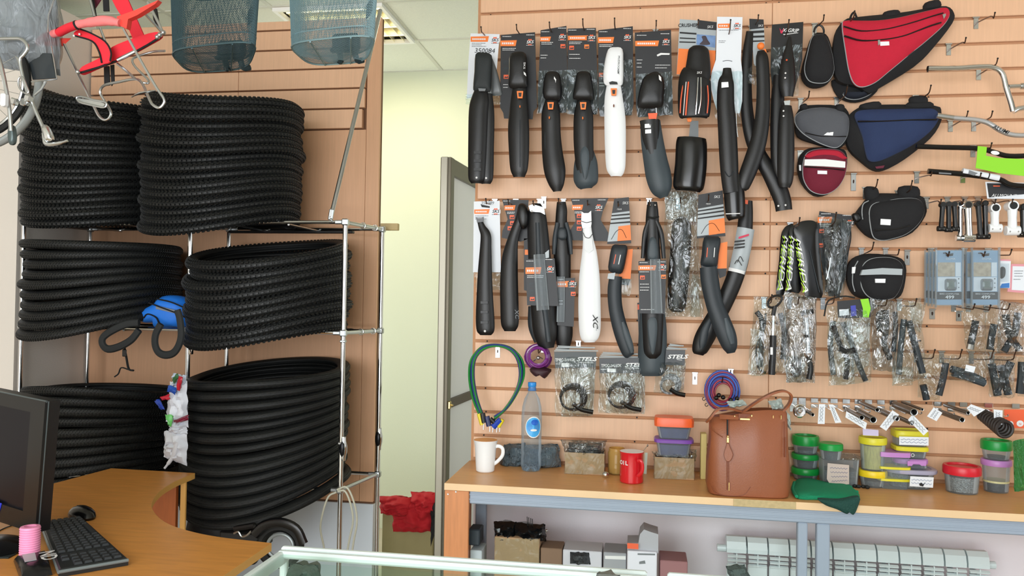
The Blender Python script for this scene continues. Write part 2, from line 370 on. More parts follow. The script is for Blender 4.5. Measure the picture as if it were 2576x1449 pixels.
m = MB(); q = D0+dn*.03+dd*.02; m.box((q.x, q.y, zr), (.012, .02, .035), bev=.003); m.ball((q.x+.012, q.y-.004, zr), .006, 6); part('door_latch', m, mat('brass', (214, 190, 130), .25, 1), dr)
# ------------------------------------------------------------------ work bench
zb = .82; bx0, bx1, by0 = -.712, 3.2, 2.885
wt = thing('workbench', 'long orange beech workbench on a grey steel frame under the slatted wall', 'workbench', (1.2, 3.1, 0))
m = MB(); m.box(((bx0+bx1)/2, (by0+.003+YW-.004)/2, zb-.012), (bx1-bx0, YW-.007-by0, .024)); part('worktop', m, orangew, wt)
m = MB(); m.box(((bx0+bx1)/2, by0, zb-.0125), (bx1-bx0+.002, .004, .0255), bev=.001); part('edge_band', m, edgem, wt)
m = MB(); m.box((WZ(1925, 1262, zb).x, by0-.003, zb-.0125), (.21, .0025, .026), bev=.001); part('worn_edge_patch', m, mat('worn_edge', (206, 182, 136), .7, var=.2, vs=60), wt)
m = MB(); m.box(((bx0+bx1)/2+.045, by0+.03, zb-.05), (bx1-bx0-.09, .03, .05), bev=.004); part('front_beam', m, greyst, wt)
for z in (zb-.040, zb-.058):
    m = MB(); m.box(((bx0+bx1)/2+.045, by0+.0145, z), (bx1-bx0-.09, .002, .006), bev=.0008); part('beam_ridge', m, greyst, wt)
xa, xb = W(1117, 1300, by0).x, W(1178, 1300, by0).x
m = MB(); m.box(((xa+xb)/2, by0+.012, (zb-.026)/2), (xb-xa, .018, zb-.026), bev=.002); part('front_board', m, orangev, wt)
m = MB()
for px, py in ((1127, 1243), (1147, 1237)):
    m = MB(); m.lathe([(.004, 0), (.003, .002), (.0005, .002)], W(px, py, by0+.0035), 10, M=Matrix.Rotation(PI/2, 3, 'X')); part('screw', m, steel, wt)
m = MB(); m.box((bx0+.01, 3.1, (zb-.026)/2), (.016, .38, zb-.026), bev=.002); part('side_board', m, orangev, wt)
for a, b, yy in ((2004, 2029, by0+.03), (2052, 2085, by0+.03), (1196, 1222, 3.2)):
    xa, xb = W(a, 1400, yy).x, W(b, 1400, yy).x; m = MB(); m.box(((xa+xb)/2, yy, (zb-.075)/2), (xb-xa, .03, zb-.075), bev=.003); part('leg', m, greyst, wt)
m = MB(); m.box((.6, 3.08, .32), (2.55, .36, .02), bev=.002); part('lower_shelf', m, mat('shelf_board', (176, 150, 130), .6), wt)
# radiator
ry = 3.19; ra = W(1826, 1360, ry); rb = W(2490, 1400, ry)
rad = thing('radiator', 'white sectional aluminium radiator on the wall under the workbench', 'radiator', (.8, 3.22, ra.z-.58))
radm = mat('white_enamel', (214, 226, 228), .3); nS = 12; sw = (rb.x-ra.x)/nS; zt = W(1830, 1352, ry).z
for i in range(nS):
    x = ra.x+sw*(i+.5); m = MB()
    prof = [(0, -.02), (.028, 0), (.055, .002), (.072, -.014), (.080, -.04), (.080, -.055), (.02, -.055)]     # (towards camera, down)
    m.prism([(x-sw/2+.003, ry+.07-a, zt+b) for a, b in prof], (sw-.006, 0, 0))
    s_ = part('radiator_section', m, radm, rad)
    m = MB(); m.box((x, ry-.008, zt-.36), (sw-.006, .012, .53), bev=.004); part('front_plate', m, radm, s_)
    m = MB(); m.box((x, ry+.035, zt-.32), (.006, .07, .5)); m.box((x, ry-.016, zt-.08), (.004, .006, .05)); part('rib', m, radm, s_)
    for q in range(3):
        m = MB(); m.box((x, ry-.014, zt-.066-.016*q), (sw-.010, .012, .007), rx=.5, bev=.001); part('grille_fin', m, radm, s_)
m = MB(); m.tube([(ra.x-.03, ry+.03, zt-.05), (rb.x+.03, ry+.03, zt-.05)], .014, 10); part('collector', m, radm, rad)
# ------------------------------------------------------------------ glass showcases in the foreground
sz = .95; c0 = WZ(713, 1375, sz); glassm = clearmat('showcase_glass', (238, 244, 241), .02, .02, 0, fres=.16)
railm = mat('white_aluminium', (222, 234, 233), .3)
seam = WZ(1628, 1432, sz).x; seam2 = WZ(1678, 1437, sz).x
def showcase(xa, xb, label):
    yb = c0.y; t = thing('glass_showcase', label, 'showcase', ((xa+xb)/2, yb-.25, 0))
    for y_, z in ((yb-.007, sz-.004), (yb-.026, sz-.008)):
        m = MB(); m.box(((xa+xb)/2, y_, z), (xb-xa, .015, .016), bev=.004); part('back_rail', m, railm, t)
    m = MB(); m.box(((xa+xb)/2, yb-.5, sz-.016), (xb-xa, .016, .03), bev=.003); part('front_rail', m, railm, t)
    for x in (xa+.008, xb-.008):
        m = MB(); m.box((x, yb-.25, sz-.016), (.016, .5, .03), bev=.004); part('side_rail', m, railm, t)
        for y in (yb-.012, yb-.49):
            m = MB(); m.box((x, y, sz/2-.01), (.016, .016, sz-.03), bev=.003); part('corner_post', m, railm, t)
    m = MB(); m.box(((xa+xb)/2, yb-.26, sz-.006), (xb-xa-.03, .44, .005)); part('glass_top', m, glassm, t)
    m = MB(); m.box(((xa+xb)/2, yb-.010, sz/2+.1), (xb-xa-.03, .004, sz-.26)); part('glass_back', m, glassm, t)
    m = MB(); m.box(((xa+xb)/2, yb-.25, .1), (xb-xa-.02, .48, .2)); part('base', m, mat('case_base', (170, 170, 165), .6), t)
showcase(c0.x, seam, 'glass showcase with pale aluminium rails, larger one on the left of the foreground')
showcase(seam2, seam2+.9, 'glass showcase with pale aluminium rails, at the bottom right of the photo')
# ------------------------------------------------------------------ tyres
ORD = ['topmost', 'second', 'third', 'fourth', 'fifth', 'sixth', 'seventh', 'eighth', 'ninth', 'tenth', 'eleventh', 'twelfth', 'thirteenth', 'fourteenth', 'fifteenth', 'sixteenth', 'seventeenth', 'eighteenth']
def tyre(cx, cy, z, R, rz, rl, tiltx, droop, ty, wave, ph, knob, rough_i, label, group, seed):
    rng = random.Random(seed)
    def warp(P):                                  # P (n,3) local, flat ring
        th = np.arctan2(P[:, 1], P[:, 0]); rr = np.hypot(P[:, 0], P[:, 1])/R
        fr = np.maximum(0, -np.sin(th))*rr
        P[:, 2] += tiltx*P[:, 0]/R + ty*P[:, 1]/R - droop*fr**1.6 + wave*np.sin(2*th+ph)
        return P
    N = 96; phi = np.radians(np.linspace(-158, 158, 13)); th = np.linspace(0, 2*PI, N, endpoint=False)
    T, Ph = np.meshgrid(th, phi, indexing='ij')
    rad = R-rl+rl*np.cos(Ph); V = np.stack([rad*np.cos(T), rad*np.sin(T), rz*np.sin(Ph)], -1)
    rad2 = R-rl+(rl-.003)*np.cos(Ph); V2 = np.stack([rad2*np.cos(T), rad2*np.sin(T), (rz-.002)*np.sin(Ph)], -1)
    prof = np.concatenate([V, V2[:, ::-1]], 1); n = prof.shape[1]; P = warp(prof.reshape(-1, 3).copy())
    i = np.arange(N)[:, None]; k = np.arange(n)[None]; F = np.stack([i*n+k, i*n+(k+1) % n, ((i+1) % N)*n+(k+1) % n, ((i+1) % N)*n+k], -1).reshape(-1, 4)
    t = thing('bicycle_tyre', label, 'tyre', (cx, cy, z-rz), group)
    me = bpy.data.meshes.new('casing'); me.from_pydata((P+[0, 0, rz]).tolist(), [], F[:, ::-1].tolist()); me.polygons.foreach_set('use_smooth', [True]*len(me.polygons)); me.materials.append(rubber)
    o = bpy.data.objects.new('casing', me); COL.objects.link(o); o.parent = t
    # tread knobs
    K, h, lat = {'knob': (104, .0056, (-62, -32, 0, 32, 62)), 'low': (150, .0018, (-50, -17, 17, 50)), 'slick': (90, .0011, (-40, -13, 13, 40))}[knob]
    vs = []; fs = []; q = 0
    a0 = np.arange(K)*2*PI/K
    for li, la in enumerate(lat):
        lr = math.radians(la); off = (PI/K if li % 2 else 0)
        wth = .62*PI/K if knob == 'knob' else (.30*PI/K if knob == 'low' else .8*PI/K); wph = math.radians(10 if knob == 'knob' else (13 if knob == 'low' else 3))
        corners = []
        for hh, sc in ((-.0005, 1), (h, .8)):
            for s1, s2 in ((-1, -1), (1, -1), (1, 1), (-1, 1)):
                t_ = a0+off+s1*wth*sc+ (.5*wth*s2 if knob != 'knob' else 0); p_ = lr+s2*wph*sc; rad = R-rl+(rl+hh)*math.cos(p_); zz = (rz+hh)*math.sin(p_)
                corners.append(np.stack([rad*np.cos(t_), rad*np.sin(t_), np.full(K, zz)], -1))
        C = np.stack(corners, 1).reshape(-1, 3); base = (np.arange(K)*8)[:, None]
        for f in ((4, 5, 6, 7), (0, 1, 5, 4), (1, 2, 6, 5), (2, 3, 7, 6), (3, 0, 4, 7)): fs.append(base+np.array(f)+q)
        vs.append(C); q += len(C)
    P = warp(np.concatenate(vs)); me = bpy.data.meshes.new('tread'); me.from_pydata((P+[0, 0, rz]).tolist(), [], np.concatenate(fs).tolist()); me.materials.append(rubber2)
    o = bpy.data.objects.new('tread', me); COL.objects.link(o); o.parent = t; o['kind'] = 'stuff'
def stack(n, cx, cy, R, xl, L, xr, Rr, xf, Fr, knob, what, seed, rl=.026, wave=0.004, lean=0, ty=(0, 0)):
    rng = random.Random(seed)
    for i in range(n):
        t = i/(n-1); zl = W(xl, L[0]+(L[1]-L[0])*t, cy).z; zr = W(xr, Rr[0]+(Rr[1]-Rr[0])*t, cy).z; zf = W(xf, Fr[0]+(Fr[1]-Fr[0])*t, cy-R).z
        zl1 = W(xl, L[1], cy).z; zl0 = W(xl, L[0], cy).z; zr1 = W(xr, Rr[1], cy).z; zr0 = W(xr, Rr[0], cy).z
        pitch = ((zl0-zl1)+(zr0-zr1))/2/(n-1); z = (zl+zr)/2
        jx, jy = rng.uniform(-.011, .011)+lean*(1-t), rng.uniform(-.008, .008)
        lab = f"{what[0]} {what[1].format(ORD[i] if i < n-1 else 'bottom')}"
        tyre(cx+jx, cy+jy, z+rng.uniform(-.0015, .0015), R+rng.uniform(-.009, .006), min(pitch*.56, .027), rl, (zr-zl)/2, z-zf-(ty[0]+(ty[1]-ty[0])*t), ty[0]+(ty[1]-ty[0])*t, wave*(.5+t)+rng.uniform(0, .003), rng.uniform(1.1, 2.1)+2*t, knob, i, lab, what[2], seed*50+i)
stack(17, -2.515, 3.37, .325, 95, (236, 548), 380, (292, 552), 240, (242, 566), 'knob', ('black knobbly mountain tyre,', '{} in the top shelf stack beside the left wall', 'knobbly tyres in the top left stack'), 1)
stack(16, -1.885, 3.345, .345, 372, (250, 556), 745, (272, 545), 545, (243, 580), 'knob', ('black knobbly mountain tyre,', '{} in the top shelf stack under the mesh baskets', 'knobbly tyres in the top right stack'), 2)
stack(10, -2.46, 3.335, .338, 70, (620, 815), 440, (628, 785), 250, (612, 853), 'low', ('black fine-treaded tyre,', '{} in the middle shelf stack beside the left wall', 'tyres in the middle left stack'), 3)
stack(9, -1.655, 3.365, .352, 492, (650, 818), 888, (632, 815), 690, (668, 872), 'knob', ('black bent knobbly tyre,', '{} in the sagging middle stack behind the chrome post', 'tyres in the middle right stack'), 4, wave=.014, ty=(.075, .035))
stack(12, -2.475, 3.375, .335, 92, (985, 1215), 470, (1000, 1210), 290, (985, 1285), 'low', ('thin black road tyre,', '{} in the bottom stack behind the monitor and desk', 'tyres in the bottom left stack'), 5, rl=.02, wave=.006)
stack(14, -1.655, 3.355, .362, 476, (950, 1215), 893, (938, 1205), 660, (975, 1338), 'slick', ('smooth black city tyre,', '{} in the big bottom stack beside the desk', 'tyres in the bottom right stack'), 6, rl=.03, wave=.003, ty=(.045, .02))

# ------------------------------------------------------------------ chrome rack
rk = thing('chrome_rack', 'chrome tube rack with three tiers holding the stacked tyres', 'rack', (-2.0, 3.4, 0))
RY0, RY1 = 3.25, 3.585; zt = 1.827
fx = [W(60, 570, RY0).x, W(479, 600, RY0).x, W(869, 560, RY0).x]; bxx = [W(229, 900, RY1).x-.02, fx[1], W(962, 580, RY1).x]
z2 = W(868, 838, RY0).z; z3 = W(862, 1233, RY0).z
for x in fx:
    m = MB(); m.tube([(x, RY0, .02), (x, RY0, zt+.005)], .0105, 12); p_ = part('post', m, chrome, rk, True)
    for zz in (z2-.035, z3+.20):
        m = MB(); m.box((x, RY0, zz), (.024, .024, .012), bev=.003); part('collar', m, steel, p_)
for x in bxx:
    m = MB(); m.tube([(x, RY1, .02), (x, RY1, zt+.005)], .0105, 12); part('post', m, chrome, rk, True)
for zz in (zt, z2, z3):
    for y, xs_ in ((RY0, fx), (RY1, bxx)):
        m = MB(); m.tube([(xs_[0], y, zz), (xs_[2], y, zz)], .008, 10); part('long_rail', m, chrome, rk, True)
    for a, b in zip(fx, bxx):
        m = MB(); m.tube([(a, RY0, zz), (b, RY1, zz)], .0085, 10); part('side_rail', m, steel, rk, True)
    for q in range(1, 6):
        if q == 3: continue
        xx = fx[0]+(fx[2]-fx[0])*q/6; m = MB(); m.tube([(xx, RY0, zz-.01), (xx, RY1, zz-.01)], .005, 8); part('shelf_bar', m, steel, rk, True)
    for x, y in [(x, RY0) for x in fx]+[(x, RY1) for x in bxx]:
        m = MB(); m.box((x, y, zz), (.028, .028, .030), bev=.005); m.box((x+(.03 if x < fx[2]-.01 else -.03), y-.003, zz), (.034, .012, .018), bev=.004); part('joint', m, steel, rk)
m = MB(); m.box(((fx[1]+fx[2])/2-.02, RY1-.05, zt-.018), (fx[2]-fx[1]-.1, .03, .012), bev=.002); part('dark_shelf_bar', m, mat('dark_bar', (24, 22, 22), .3, .5), rk)
for q in (.45, .78):
    x, y = fx[2]+(bxx[2]-fx[2])*q, RY0+(RY1-RY0)*q
    for zz in (zt, z2):
        m = MB(); m.tube([(x+.013*math.cos(a), y, zz+.013*math.sin(a)) for a in np.linspace(0, 2*PI, 13)[:-1]], .0025, 6, True); part('ring', m, chrome, rk, True)
for px, py, Y in ((860, 1130, RY0), (951, 1105, RY1), (476, 862, RY0)):
    c = W(px, py, Y-.012); m = MB(); m.lathe([(.011, -.052), (.0125, -.05), (.013, -.036), (.019, -.012), (.019, .012), (.013, .036), (.0125, .05), (.011, .052)], c+Vector((0, .012, 0)), 16, 1, .7); sc_ = part('sleeve_clamp', m, chrome, rk, True); m = MB(); m.lathe([(.001, -.034), (.009, -.022), (.012, 0), (.009, .022), (.001, .034)], c+Vector((0, .003, 0)), 14, 1, .7); part('dark_insert', m, mat('dark_clamp', (40, 40, 42), .25, .7), sc_, True)
m = MB(); m.tube([W(832, 548, RY0), W(957, 25, 3.56)], .0095, 12); part('brace_pole', m, steel, rk, True)
m = MB(); m.box(W(833, 540, RY0), (.02, .016, .05), bev=.004, ry=.15); m.ball(W(833, 552, RY0-.012), .006, 6); part('pole_foot', m, steel, rk)
for px, py in ((318, 561), (447, 559)):
    c = W(px, py, RY0-.02); m = MB(); m.box(c, (.07, .012, .018), bev=.006, ry=-.04); m.ball(c+Vector((-.02, -.007, 0)), .005, 6); m.ball(c+Vector((.012, -.007, .001)), .005, 6); part('bracket', m, steel, rk)
m = MB(); m.box(W(981, 571, 3.66), (.085, .03, .033), bev=.002, rz=.02); part('wood_block', m, mat('pine', (196, 172, 122), .6, var=.15, vs=20), rk, label='small pine block')

# ------------------------------------------------------------------ mesh baskets
def basket(crn, Yn, col, lbl, top, seed):
    zb_ = W((crn[0][0]+crn[1][0])/2, (crn[0][1]+crn[1][1])/2, Yn).z; C4 = [WZ(x, y, zb_) for x, y in crn]; cx, cy = sum(c.x for c in C4)/4, sum(c.y for c in C4)/4
    mm = mat('basket_wire_'+str(seed), col, .4, .55); t = thing('mesh_basket', lbl, 'basket', (cx, cy, zb_)); H_ = .23; cc = Vector((cx, cy, zb_)); hx = (C4[1]-C4[0]).length/2; hy = ((C4[3]-C4[0]).length+(C4[2]-C4[1]).length)/4
    def Q(a, b):
        u, v = (a+1)/2, (b+1)/2; return (C4[0]*(1-u)+C4[1]*u)*(1-v)+(C4[3]*(1-u)+C4[2]*u)*v
    def P(u, v, s=1):
        an = 2*PI*u; ca, sa = math.cos(an), math.sin(an); g = (abs(ca)**4+abs(sa)**4)**(-1/4); p = Q(ca*g*s, sa*g*s)-cc
        return cc+Vector((p.x*(1+top*v), p.y*(1+top*1.2*v), H_*v))
    def rib(m, p, q, w=.0007):
        d = (q-p).normalized(); s1 = d.cross(Vector((.3, -1, .2))).normalized()*w; s2 = d.cross(s1).normalized()*w
        m.add([p+s1, p-s1*.5+s2, p-s1*.5-s2, q+s1, q-s1*.5+s2, q-s1*.5-s2], [(0, 1, 4, 3), (1, 2, 5, 4), (2, 0, 3, 5)])
    m = MB(); NU, NV = 180, 32
    for i in range(NU):
        for j in range(NV):
            rib(m, P(i/NU, j/NV), P((i+.5)/NU, (j+1)/NV) if j % 2 == 0 else P((i-.5)/NU, (j+1)/NV)); rib(m, P(i/NU, j/NV), P((i-.5)/NU, (j+1)/NV) if j % 2 == 0 else P((i+.5)/NU, (j+1)/NV))
    part('mesh_wall', m, mm, t, kind='stuff')
    m = MB(); n1 = 32
    for i in range(-n1, n1):
        for s_ in (1, -1):
            pts = [(2*i/n1+s_*(y+1), y) for y in np.linspace(-1, 1, 61)]; pts = [p for p in pts if abs(p[0])**4+abs(p[1])**4 < 1]
            if len(pts) > 1: rib(m, Q(*pts[0]), Q(*pts[-1]), .0006)
    part('mesh_floor', m, mm, t, kind='stuff')
    for v, r in ((0, .0026), (.12, .0016), (1, .004)):
        m = MB(); m.tube([P(k/40, v) for k in range(40)], r, 6, True); part('rim_wire', m, mm, t, True)
    for q in (.28, .72):
        m = MB(); dz_ = Vector((0, 0, -.003)); m.tube([Q(q*2-1, -.97)+dz_, Q(q*2-1, .97)+dz_], .0022, 6); part('floor_bar', m, mm, t, True)
    br = mat('basket_bracket', (24, 44, 50), .45)
    c = Vector((cx+.01, cy+hy*.55, zb_+.05)); m = MB(); m.box(c, (.085, .03, .05), bev=.008); m.box(c+Vector((0, -.012, -.028)), (.09, .02, .012), bev=.004); part('mount_bracket', m, br, t)
    for dx in (-.022, .026):
        m = MB(); m.tube([c+Vector((dx, 0, -.025)), c+Vector((dx*1.1, .02, -.05)), c+Vector((dx*1.6, .035, -.045))], .009, 8, smooth=3); part('mount_arm', m, br, t, True)
    m = MB(); m.prism([P(.12, .55)+Vector((0, 0, 0)), P(.05, .55), P(.05, .75), P(.12, .75)], (.003, .003, 0)); part('name_plate', m, br, t)
basket(((419, 124), (652, 100), (624, 174), (474, 184)), 2.0, (74, 98, 105), 'dark grey wire mesh bicycle basket hanging beside the red child seat', .10, 1)
basket(((716, 108), (950, 84), (922, 156), (780, 166)), 2.1, (138, 168, 176), 'pale silver wire mesh bicycle basket hanging in front of the ceiling lamp', .10, 2)

# ------------------------------------------------------------------ red child seat
Y = 2.3; P = lambda *a: [W(x, y, a_) for x, y, a_ in a]
red = mat('red_fabric', (226, 34, 52), .7, bump=.15, bs=500); redp = mat('red_plastic', (240, 70, 60), .35); pink = mat('pink_foam', (238, 128, 128), .7, bump=.4, bs=60)
cs = thing('child_seat', 'red fabric child bicycle seat on a bent silver tube frame, hanging from above', 'child seat', W(280, 200, Y))
m = MB(); m.tube(P((311, 73, 2.2), (350, 145, 2.2), (392, 218, 2.2), (412, 248, 2.2), (411, 262, 2.2), (400, 271, 2.2), (385, 264, 2.2), (376, 250, 2.21), (359, 212, 2.25), (341, 199, 2.28), (300, 206, 2.3), (262, 215, 2.32), (252, 232, 2.33), (262, 252, 2.33), (278, 280, 2.33), (276, 295, 2.33), (265, 302, 2.33), (250, 293, 2.33), (235, 265, 2.33), (195, 182, 2.33), (160, 108, 2.33)), .0042, 8, smooth=4); part('tube_frame', m, steel, cs, True)
m = MB(); m.tube(P((415, 128, 2.45), (385, 130, 2.45), (345, 142, 2.43), (333, 152, 2.42), (342, 170, 2.42), (372, 200, 2.42), (372, 209, 2.41), (358, 208, 2.4)), .004, 8, smooth=4); part('rear_tube', m, steel, cs, True)
m = MB(); m.tube(P((295, 160, 2.3), (320, 180, 2.3), (341, 199, 2.28)), .0042, 8); part('stay', m, steel, cs, True); m = MB(); m.tube(P((372, 5, 2.3), (400, 60, 2.3), (411, 85, 2.3)), .0045, 8); part('stay', m, steel, cs, True)
m = MB(); m.tube(P((365, 35, 2.25), (411, 85, 2.3)), .004, 8); m.tube(P((252, 70, 2.4), (266, 108, 2.4)), .004, 8); m.tube(P((222, -20, 2.4), (238, 42, 2.4)), .0045, 8); part('back_stay', m, steel, cs, True)
m = MB()
for q in ((411, 82), (396, 93), (196, 181), (402, 88)): m.ball(W(*q, 2.28), .008, 6)
part('bolt', m, steel, cs, True, kind='stuff')
seat = [(200, 181), (206, 168), (238, 152), (262, 138), (282, 118), (330, 98), (392, 80), (404, 92), (372, 112), (330, 135), (292, 153), (250, 168), (208, 186)]
m = MB(); m.plate(outline(seat, 3), 2.3, .012); st_ = part('seat_sling', m, red, cs)
m = MB(); m.tube(P((203, 183, 2.29), (250, 169, 2.29), (292, 154, 2.29)), .0035, 6); part('black_piping', m, cloth_k, st_, True); m = MB(); m.tube(P((345, 128, 2.29), (372, 113, 2.29), (402, 94, 2.29)), .0035, 6); part('black_piping', m, cloth_k, st_, True)
m = MB(); m.tube(P((296, 151, 2.285), (343, 128, 2.285)), .006, 8); part('seat_tube', m, steel, cs, True)
m = MB(); m.plate(outline([(186, 88), (232, 103), (250, 128), (256, 158), (277, 155), (277, 130), (262, 105), (228, 85), (200, 74)], 3), 2.27, .006); cr = part('crotch_strap', m, red, cs)
m = MB(); m.tube(P((188, 90, 2.268), (232, 104, 2.268), (249, 130, 2.268), (256, 158, 2.268)), .0028, 6, smooth=4); m.tube(P((202, 73, 2.268), (230, 84, 2.268), (264, 104, 2.268), (279, 130, 2.268), (277, 154, 2.268)), .0028, 6, smooth=4); part('strap_binding', m, cloth_k, cr, True)
m = MB(); m.tube(P((98, 108, 2.33), (112, 94, 2.31), (150, 80, 2.27)), .0125, 14, smooth=5); m.tube(P((194, 62, 2.23), (235, 55, 2.21), (270, 52, 2.2), (302, 58, 2.2)), [.0125, .0145, .0155, .0145, .0115], 14, smooth=5); part('foam_grip', m, pink, cs, True)
m = MB(); m.tube(P((148, 82, 2.27), (172, 70, 2.25), (196, 62, 2.23)), .0135, 14, smooth=4); part('red_sleeve', m, red, cs, True)
for q in ((150, 80, 2.27), (193, 63, 2.23)):
    m = MB(); m.tube([W(q[0]-2, q[1]+1, q[2]), W(q[0]+3, q[1]-1, q[2])], .0145, 14); part('sleeve_band', m, cloth_k, cs, True)
m = MB(); m.puff([(98, 108), (128, 96), (165, 96), (180, 96), (158, 116), (118, 116)], 2.33, .012, rings=4); part('left_bracket', m, redp, cs, True)
m = MB(); m.plate([(293, 42), (340, 25), (398, 0), (390, 10), (345, 38), (322, 48), (318, 72), (304, 66)], 2.2, .02); part('right_bracket', m, redp, cs)
m = MB(); m.plate([(272, -20), (310, -20), (322, 0), (362, 90), (334, 98), (318, 60), (292, 20)], 2.36, .006); part('backrest_sling', m, red, cs)
m = MB(); m.plate([(380, 10), (394, 22), (400, 58), (412, 80), (404, 84), (386, 50)], 2.34, .004); part('harness_strap', m, cloth_k, cs); m = MB(); m.plate([(225, -10), (234, -10), (242, 42), (236, 42)], 2.42, .004); part('harness_strap', m, cloth_k, cs); m = MB(); m.plate([(258, -10), (272, -10), (274, 28), (260, 28)], 2.42, .004); part('harness_strap', m, cloth_k, cs)
m = MB(); m.plate([(232, -5), (256, -5), (238, 22)], 2.44, .004); part('dark_red_flap', m, mat('dark_red', (96, 18, 44), .7), cs)
for q in ([(261, 166), (274, 166), (276, 214), (262, 216)], [(277, 164), (286, 162), (287, 205), (280, 216)]):
    m = MB(); m.plate(q, 2.36, .004); part('hanging_strap', m, cloth_k, cs)
m = MB(); m.tube(P((331, 244, 2.17), (352, 234, 2.17), (392, 228, 2.19)), [.003, .006, .005, .004], 8, smooth=3, flat=.5); part('footrest', m, steel, cs, True)
m = MB(); m.tube(P((193, 246, 2.3), (205, 243, 2.3), (238, 252, 2.3), (262, 256, 2.3), (268, 262, 2.3), (262, 270, 2.3), (230, 264, 2.3), (200, 256, 2.3)), .0035, 8, True, 3); m.plate(outline([(197, 247), (238, 254), (262, 260), (258, 268), (228, 262), (202, 254)], 2), 2.3, .003); part('footrest', m, steel, cs, True)
for q in ((186, 90), (200, 86)):
    m = MB(); m.ball(W(*q, 2.262), .0035, 6); part('rivet', m, white, cr, True)

# ------------------------------------------------------------------ carrier, wheel and wrapped bag, top left
Y = 2.2
wh = thing('spoked_wheel', 'small bicycle wheel with grey mudguard hanging at the upper left edge', 'wheel', W(-70, 205, 2.25))
def ringpx(c, r, Y, rad, n=48, a0=0, a1=360): return [W(c[0]+r*math.cos(math.radians(a0+(a1-a0)*k/n)), c[1]+r*math.sin(math.radians(a0+(a1-a0)*k/n)), Y) for k in range(n)]
m = MB(); m.tube(ringpx((-70, 205), 141, 2.25, 0), .0095, 10, True); part('tyre', m, rubber, wh, True)
m = MB(); m.tube(ringpx((-70, 205), 130, 2.25, 0), .006, 8, True, flat=1.3); part('rim', m, steel, wh, True)
m = MB(); m.tube([W(-70, 205, 2.22), W(-70, 205, 2.28)], .014, 12); part('hub', m, steel, wh, True)
for k in range(24):
    a = math.radians(k*15); b = a+(.25 if k % 2 else -.25); m = MB(); m.tube([W(-70+11*math.cos(b), 205+11*math.sin(b), 2.235+.03*(k % 2)), W(-70+128*math.cos(a), 205+128*math.sin(a), 2.25)], .0009, 5); part('spoke', m, steel, wh)
m = MB(); m.tube(ringpx((-70, 205), 168, 2.25, 0, 30, 0, 130), .012, 10, flat=1.2); part('mudguard', m, mat('silver_mudguard', (150, 156, 156), .4, .2), wh, True)
cr = thing('rear_carrier', 'silver tube rear carrier with a kickstand, hanging at the upper left', 'carrier', W(60, 200, Y))
m = MB(); m.tube(P((-10, 98, Y), (30, 97, Y), (52, 98, Y), (66, 110, Y), (69, 124, Y), (60, 138, Y), (51, 150, Y), (55, 180, Y), (68, 228, Y), (80, 255, Y), (88, 275, Y), (108, 320, Y)), .0055, 10, smooth=5); part('bent_tube', m, steel, cr, True)
m = MB(); m.tube(P((-8, 130, 2.15), (4, 170, 2.15), (16, 228, 2.15), (24, 280, 2.15), (28, 330, 2.15)), .006, 10, smooth=4); part('side_tube', m, steel, cr, True)
m = MB(); m.puff(outline([(22, 318), (34, 318), (38, 345), (34, 362), (22, 360)], 3), 2.16, .008, .008, 4); part('tube_foot', m, mat('dark_foot', (84, 96, 96), .4, .5), cr, True)
m = MB(); m.tube(P((46, 205, 2.16), (50, 195, 2.16), (58, 196, 2.16), (66, 215, 2.16), (72, 232, 2.16), (62, 234, 2.16), (50, 222, 2.16)), .003, 8, True, 4); part('wire_loop', m, steel, cr, True)
m = MB(); m.tube(P((129, 116, 2.25), (137, 160, 2.25), (143, 199, 2.25), (110, 203, 2.22), (78, 206, 2.2)), .002, 6); m.tube(P((115, 205, 2.22), (103, 225, 2.21), (86, 240, 2.2)), .0035, 8); m.tube(P((137, -5, 2.25), (122, 38, 2.25), (120, 82, 2.25)), .002, 6); part('thin_wire', m, steel, cr, True)
m = MB(); m.plate([(66, 132), (128, 134), (140, 196), (82, 200)], 2.26, .004); part('smoked_plate', m, clearmat('smoked', (70, 76, 80), .6, .2, 0), cr)
for a in ((62, 258), (36, 256), (72, 248)):
    m = MB(); m.box(W(*a, Y-.01), (.022, .02, .022), bev=.004, ry=.3); part('clamp', m, zinc, cr)
m = MB(); m.tube(P((34, 256, Y), (60, 258, Y), (84, 262, Y)), .004, 8); m.tube(P((0, 262, Y), (14, 250, Y)), .008, 10); part('cross_axle', m, steel, cr, True)
m = MB(); m.box(W(11, 252, 2.13), (.018, .02, .04), bev=.004); part('white_reflector', m, white, cr)
m = MB(); m.puff(outline([(104, 316), (116, 315), (126, 330), (132, 350), (122, 356), (112, 352)], 3), 2.2, .009, .009, 4); part('stand_block', m, zinc, cr, True)
m = MB(); m.tube(P((110, 335, Y), (113, 356, Y), (122, 363, Y), (145, 361, Y), (170, 354, Y)), [.006, .007, .006, .006, .004], 10, smooth=4); part('kickstand', m, steel, cr, True)
m = MB(); m.fan([(-40, -60), (140, -60), (152, 190), (-30, 168)], 2.3, .16, 14, 16, .02, 3, .5); tag(part('plastic_wrapped_seat', m, clearmat('silver_film', (176, 184, 190), .42, .16, .9, 14), None, True), 'crumpled grey plastic film bag at the upper left corner, behind the silver carrier', 'plastic bag')
m = MB(); m.fan([(-40, 60), (80, 70), (88, 150), (-30, 150)], 2.42, .1, 10, 10, .01, 9, .5); tag(part('grey_bundle', m, mat('grey_foam', (128, 134, 140), .6, bump=.4, bs=12), None, True), 'grey wrapped saddle bundle seen through the plastic film at the upper left', 'bundle')
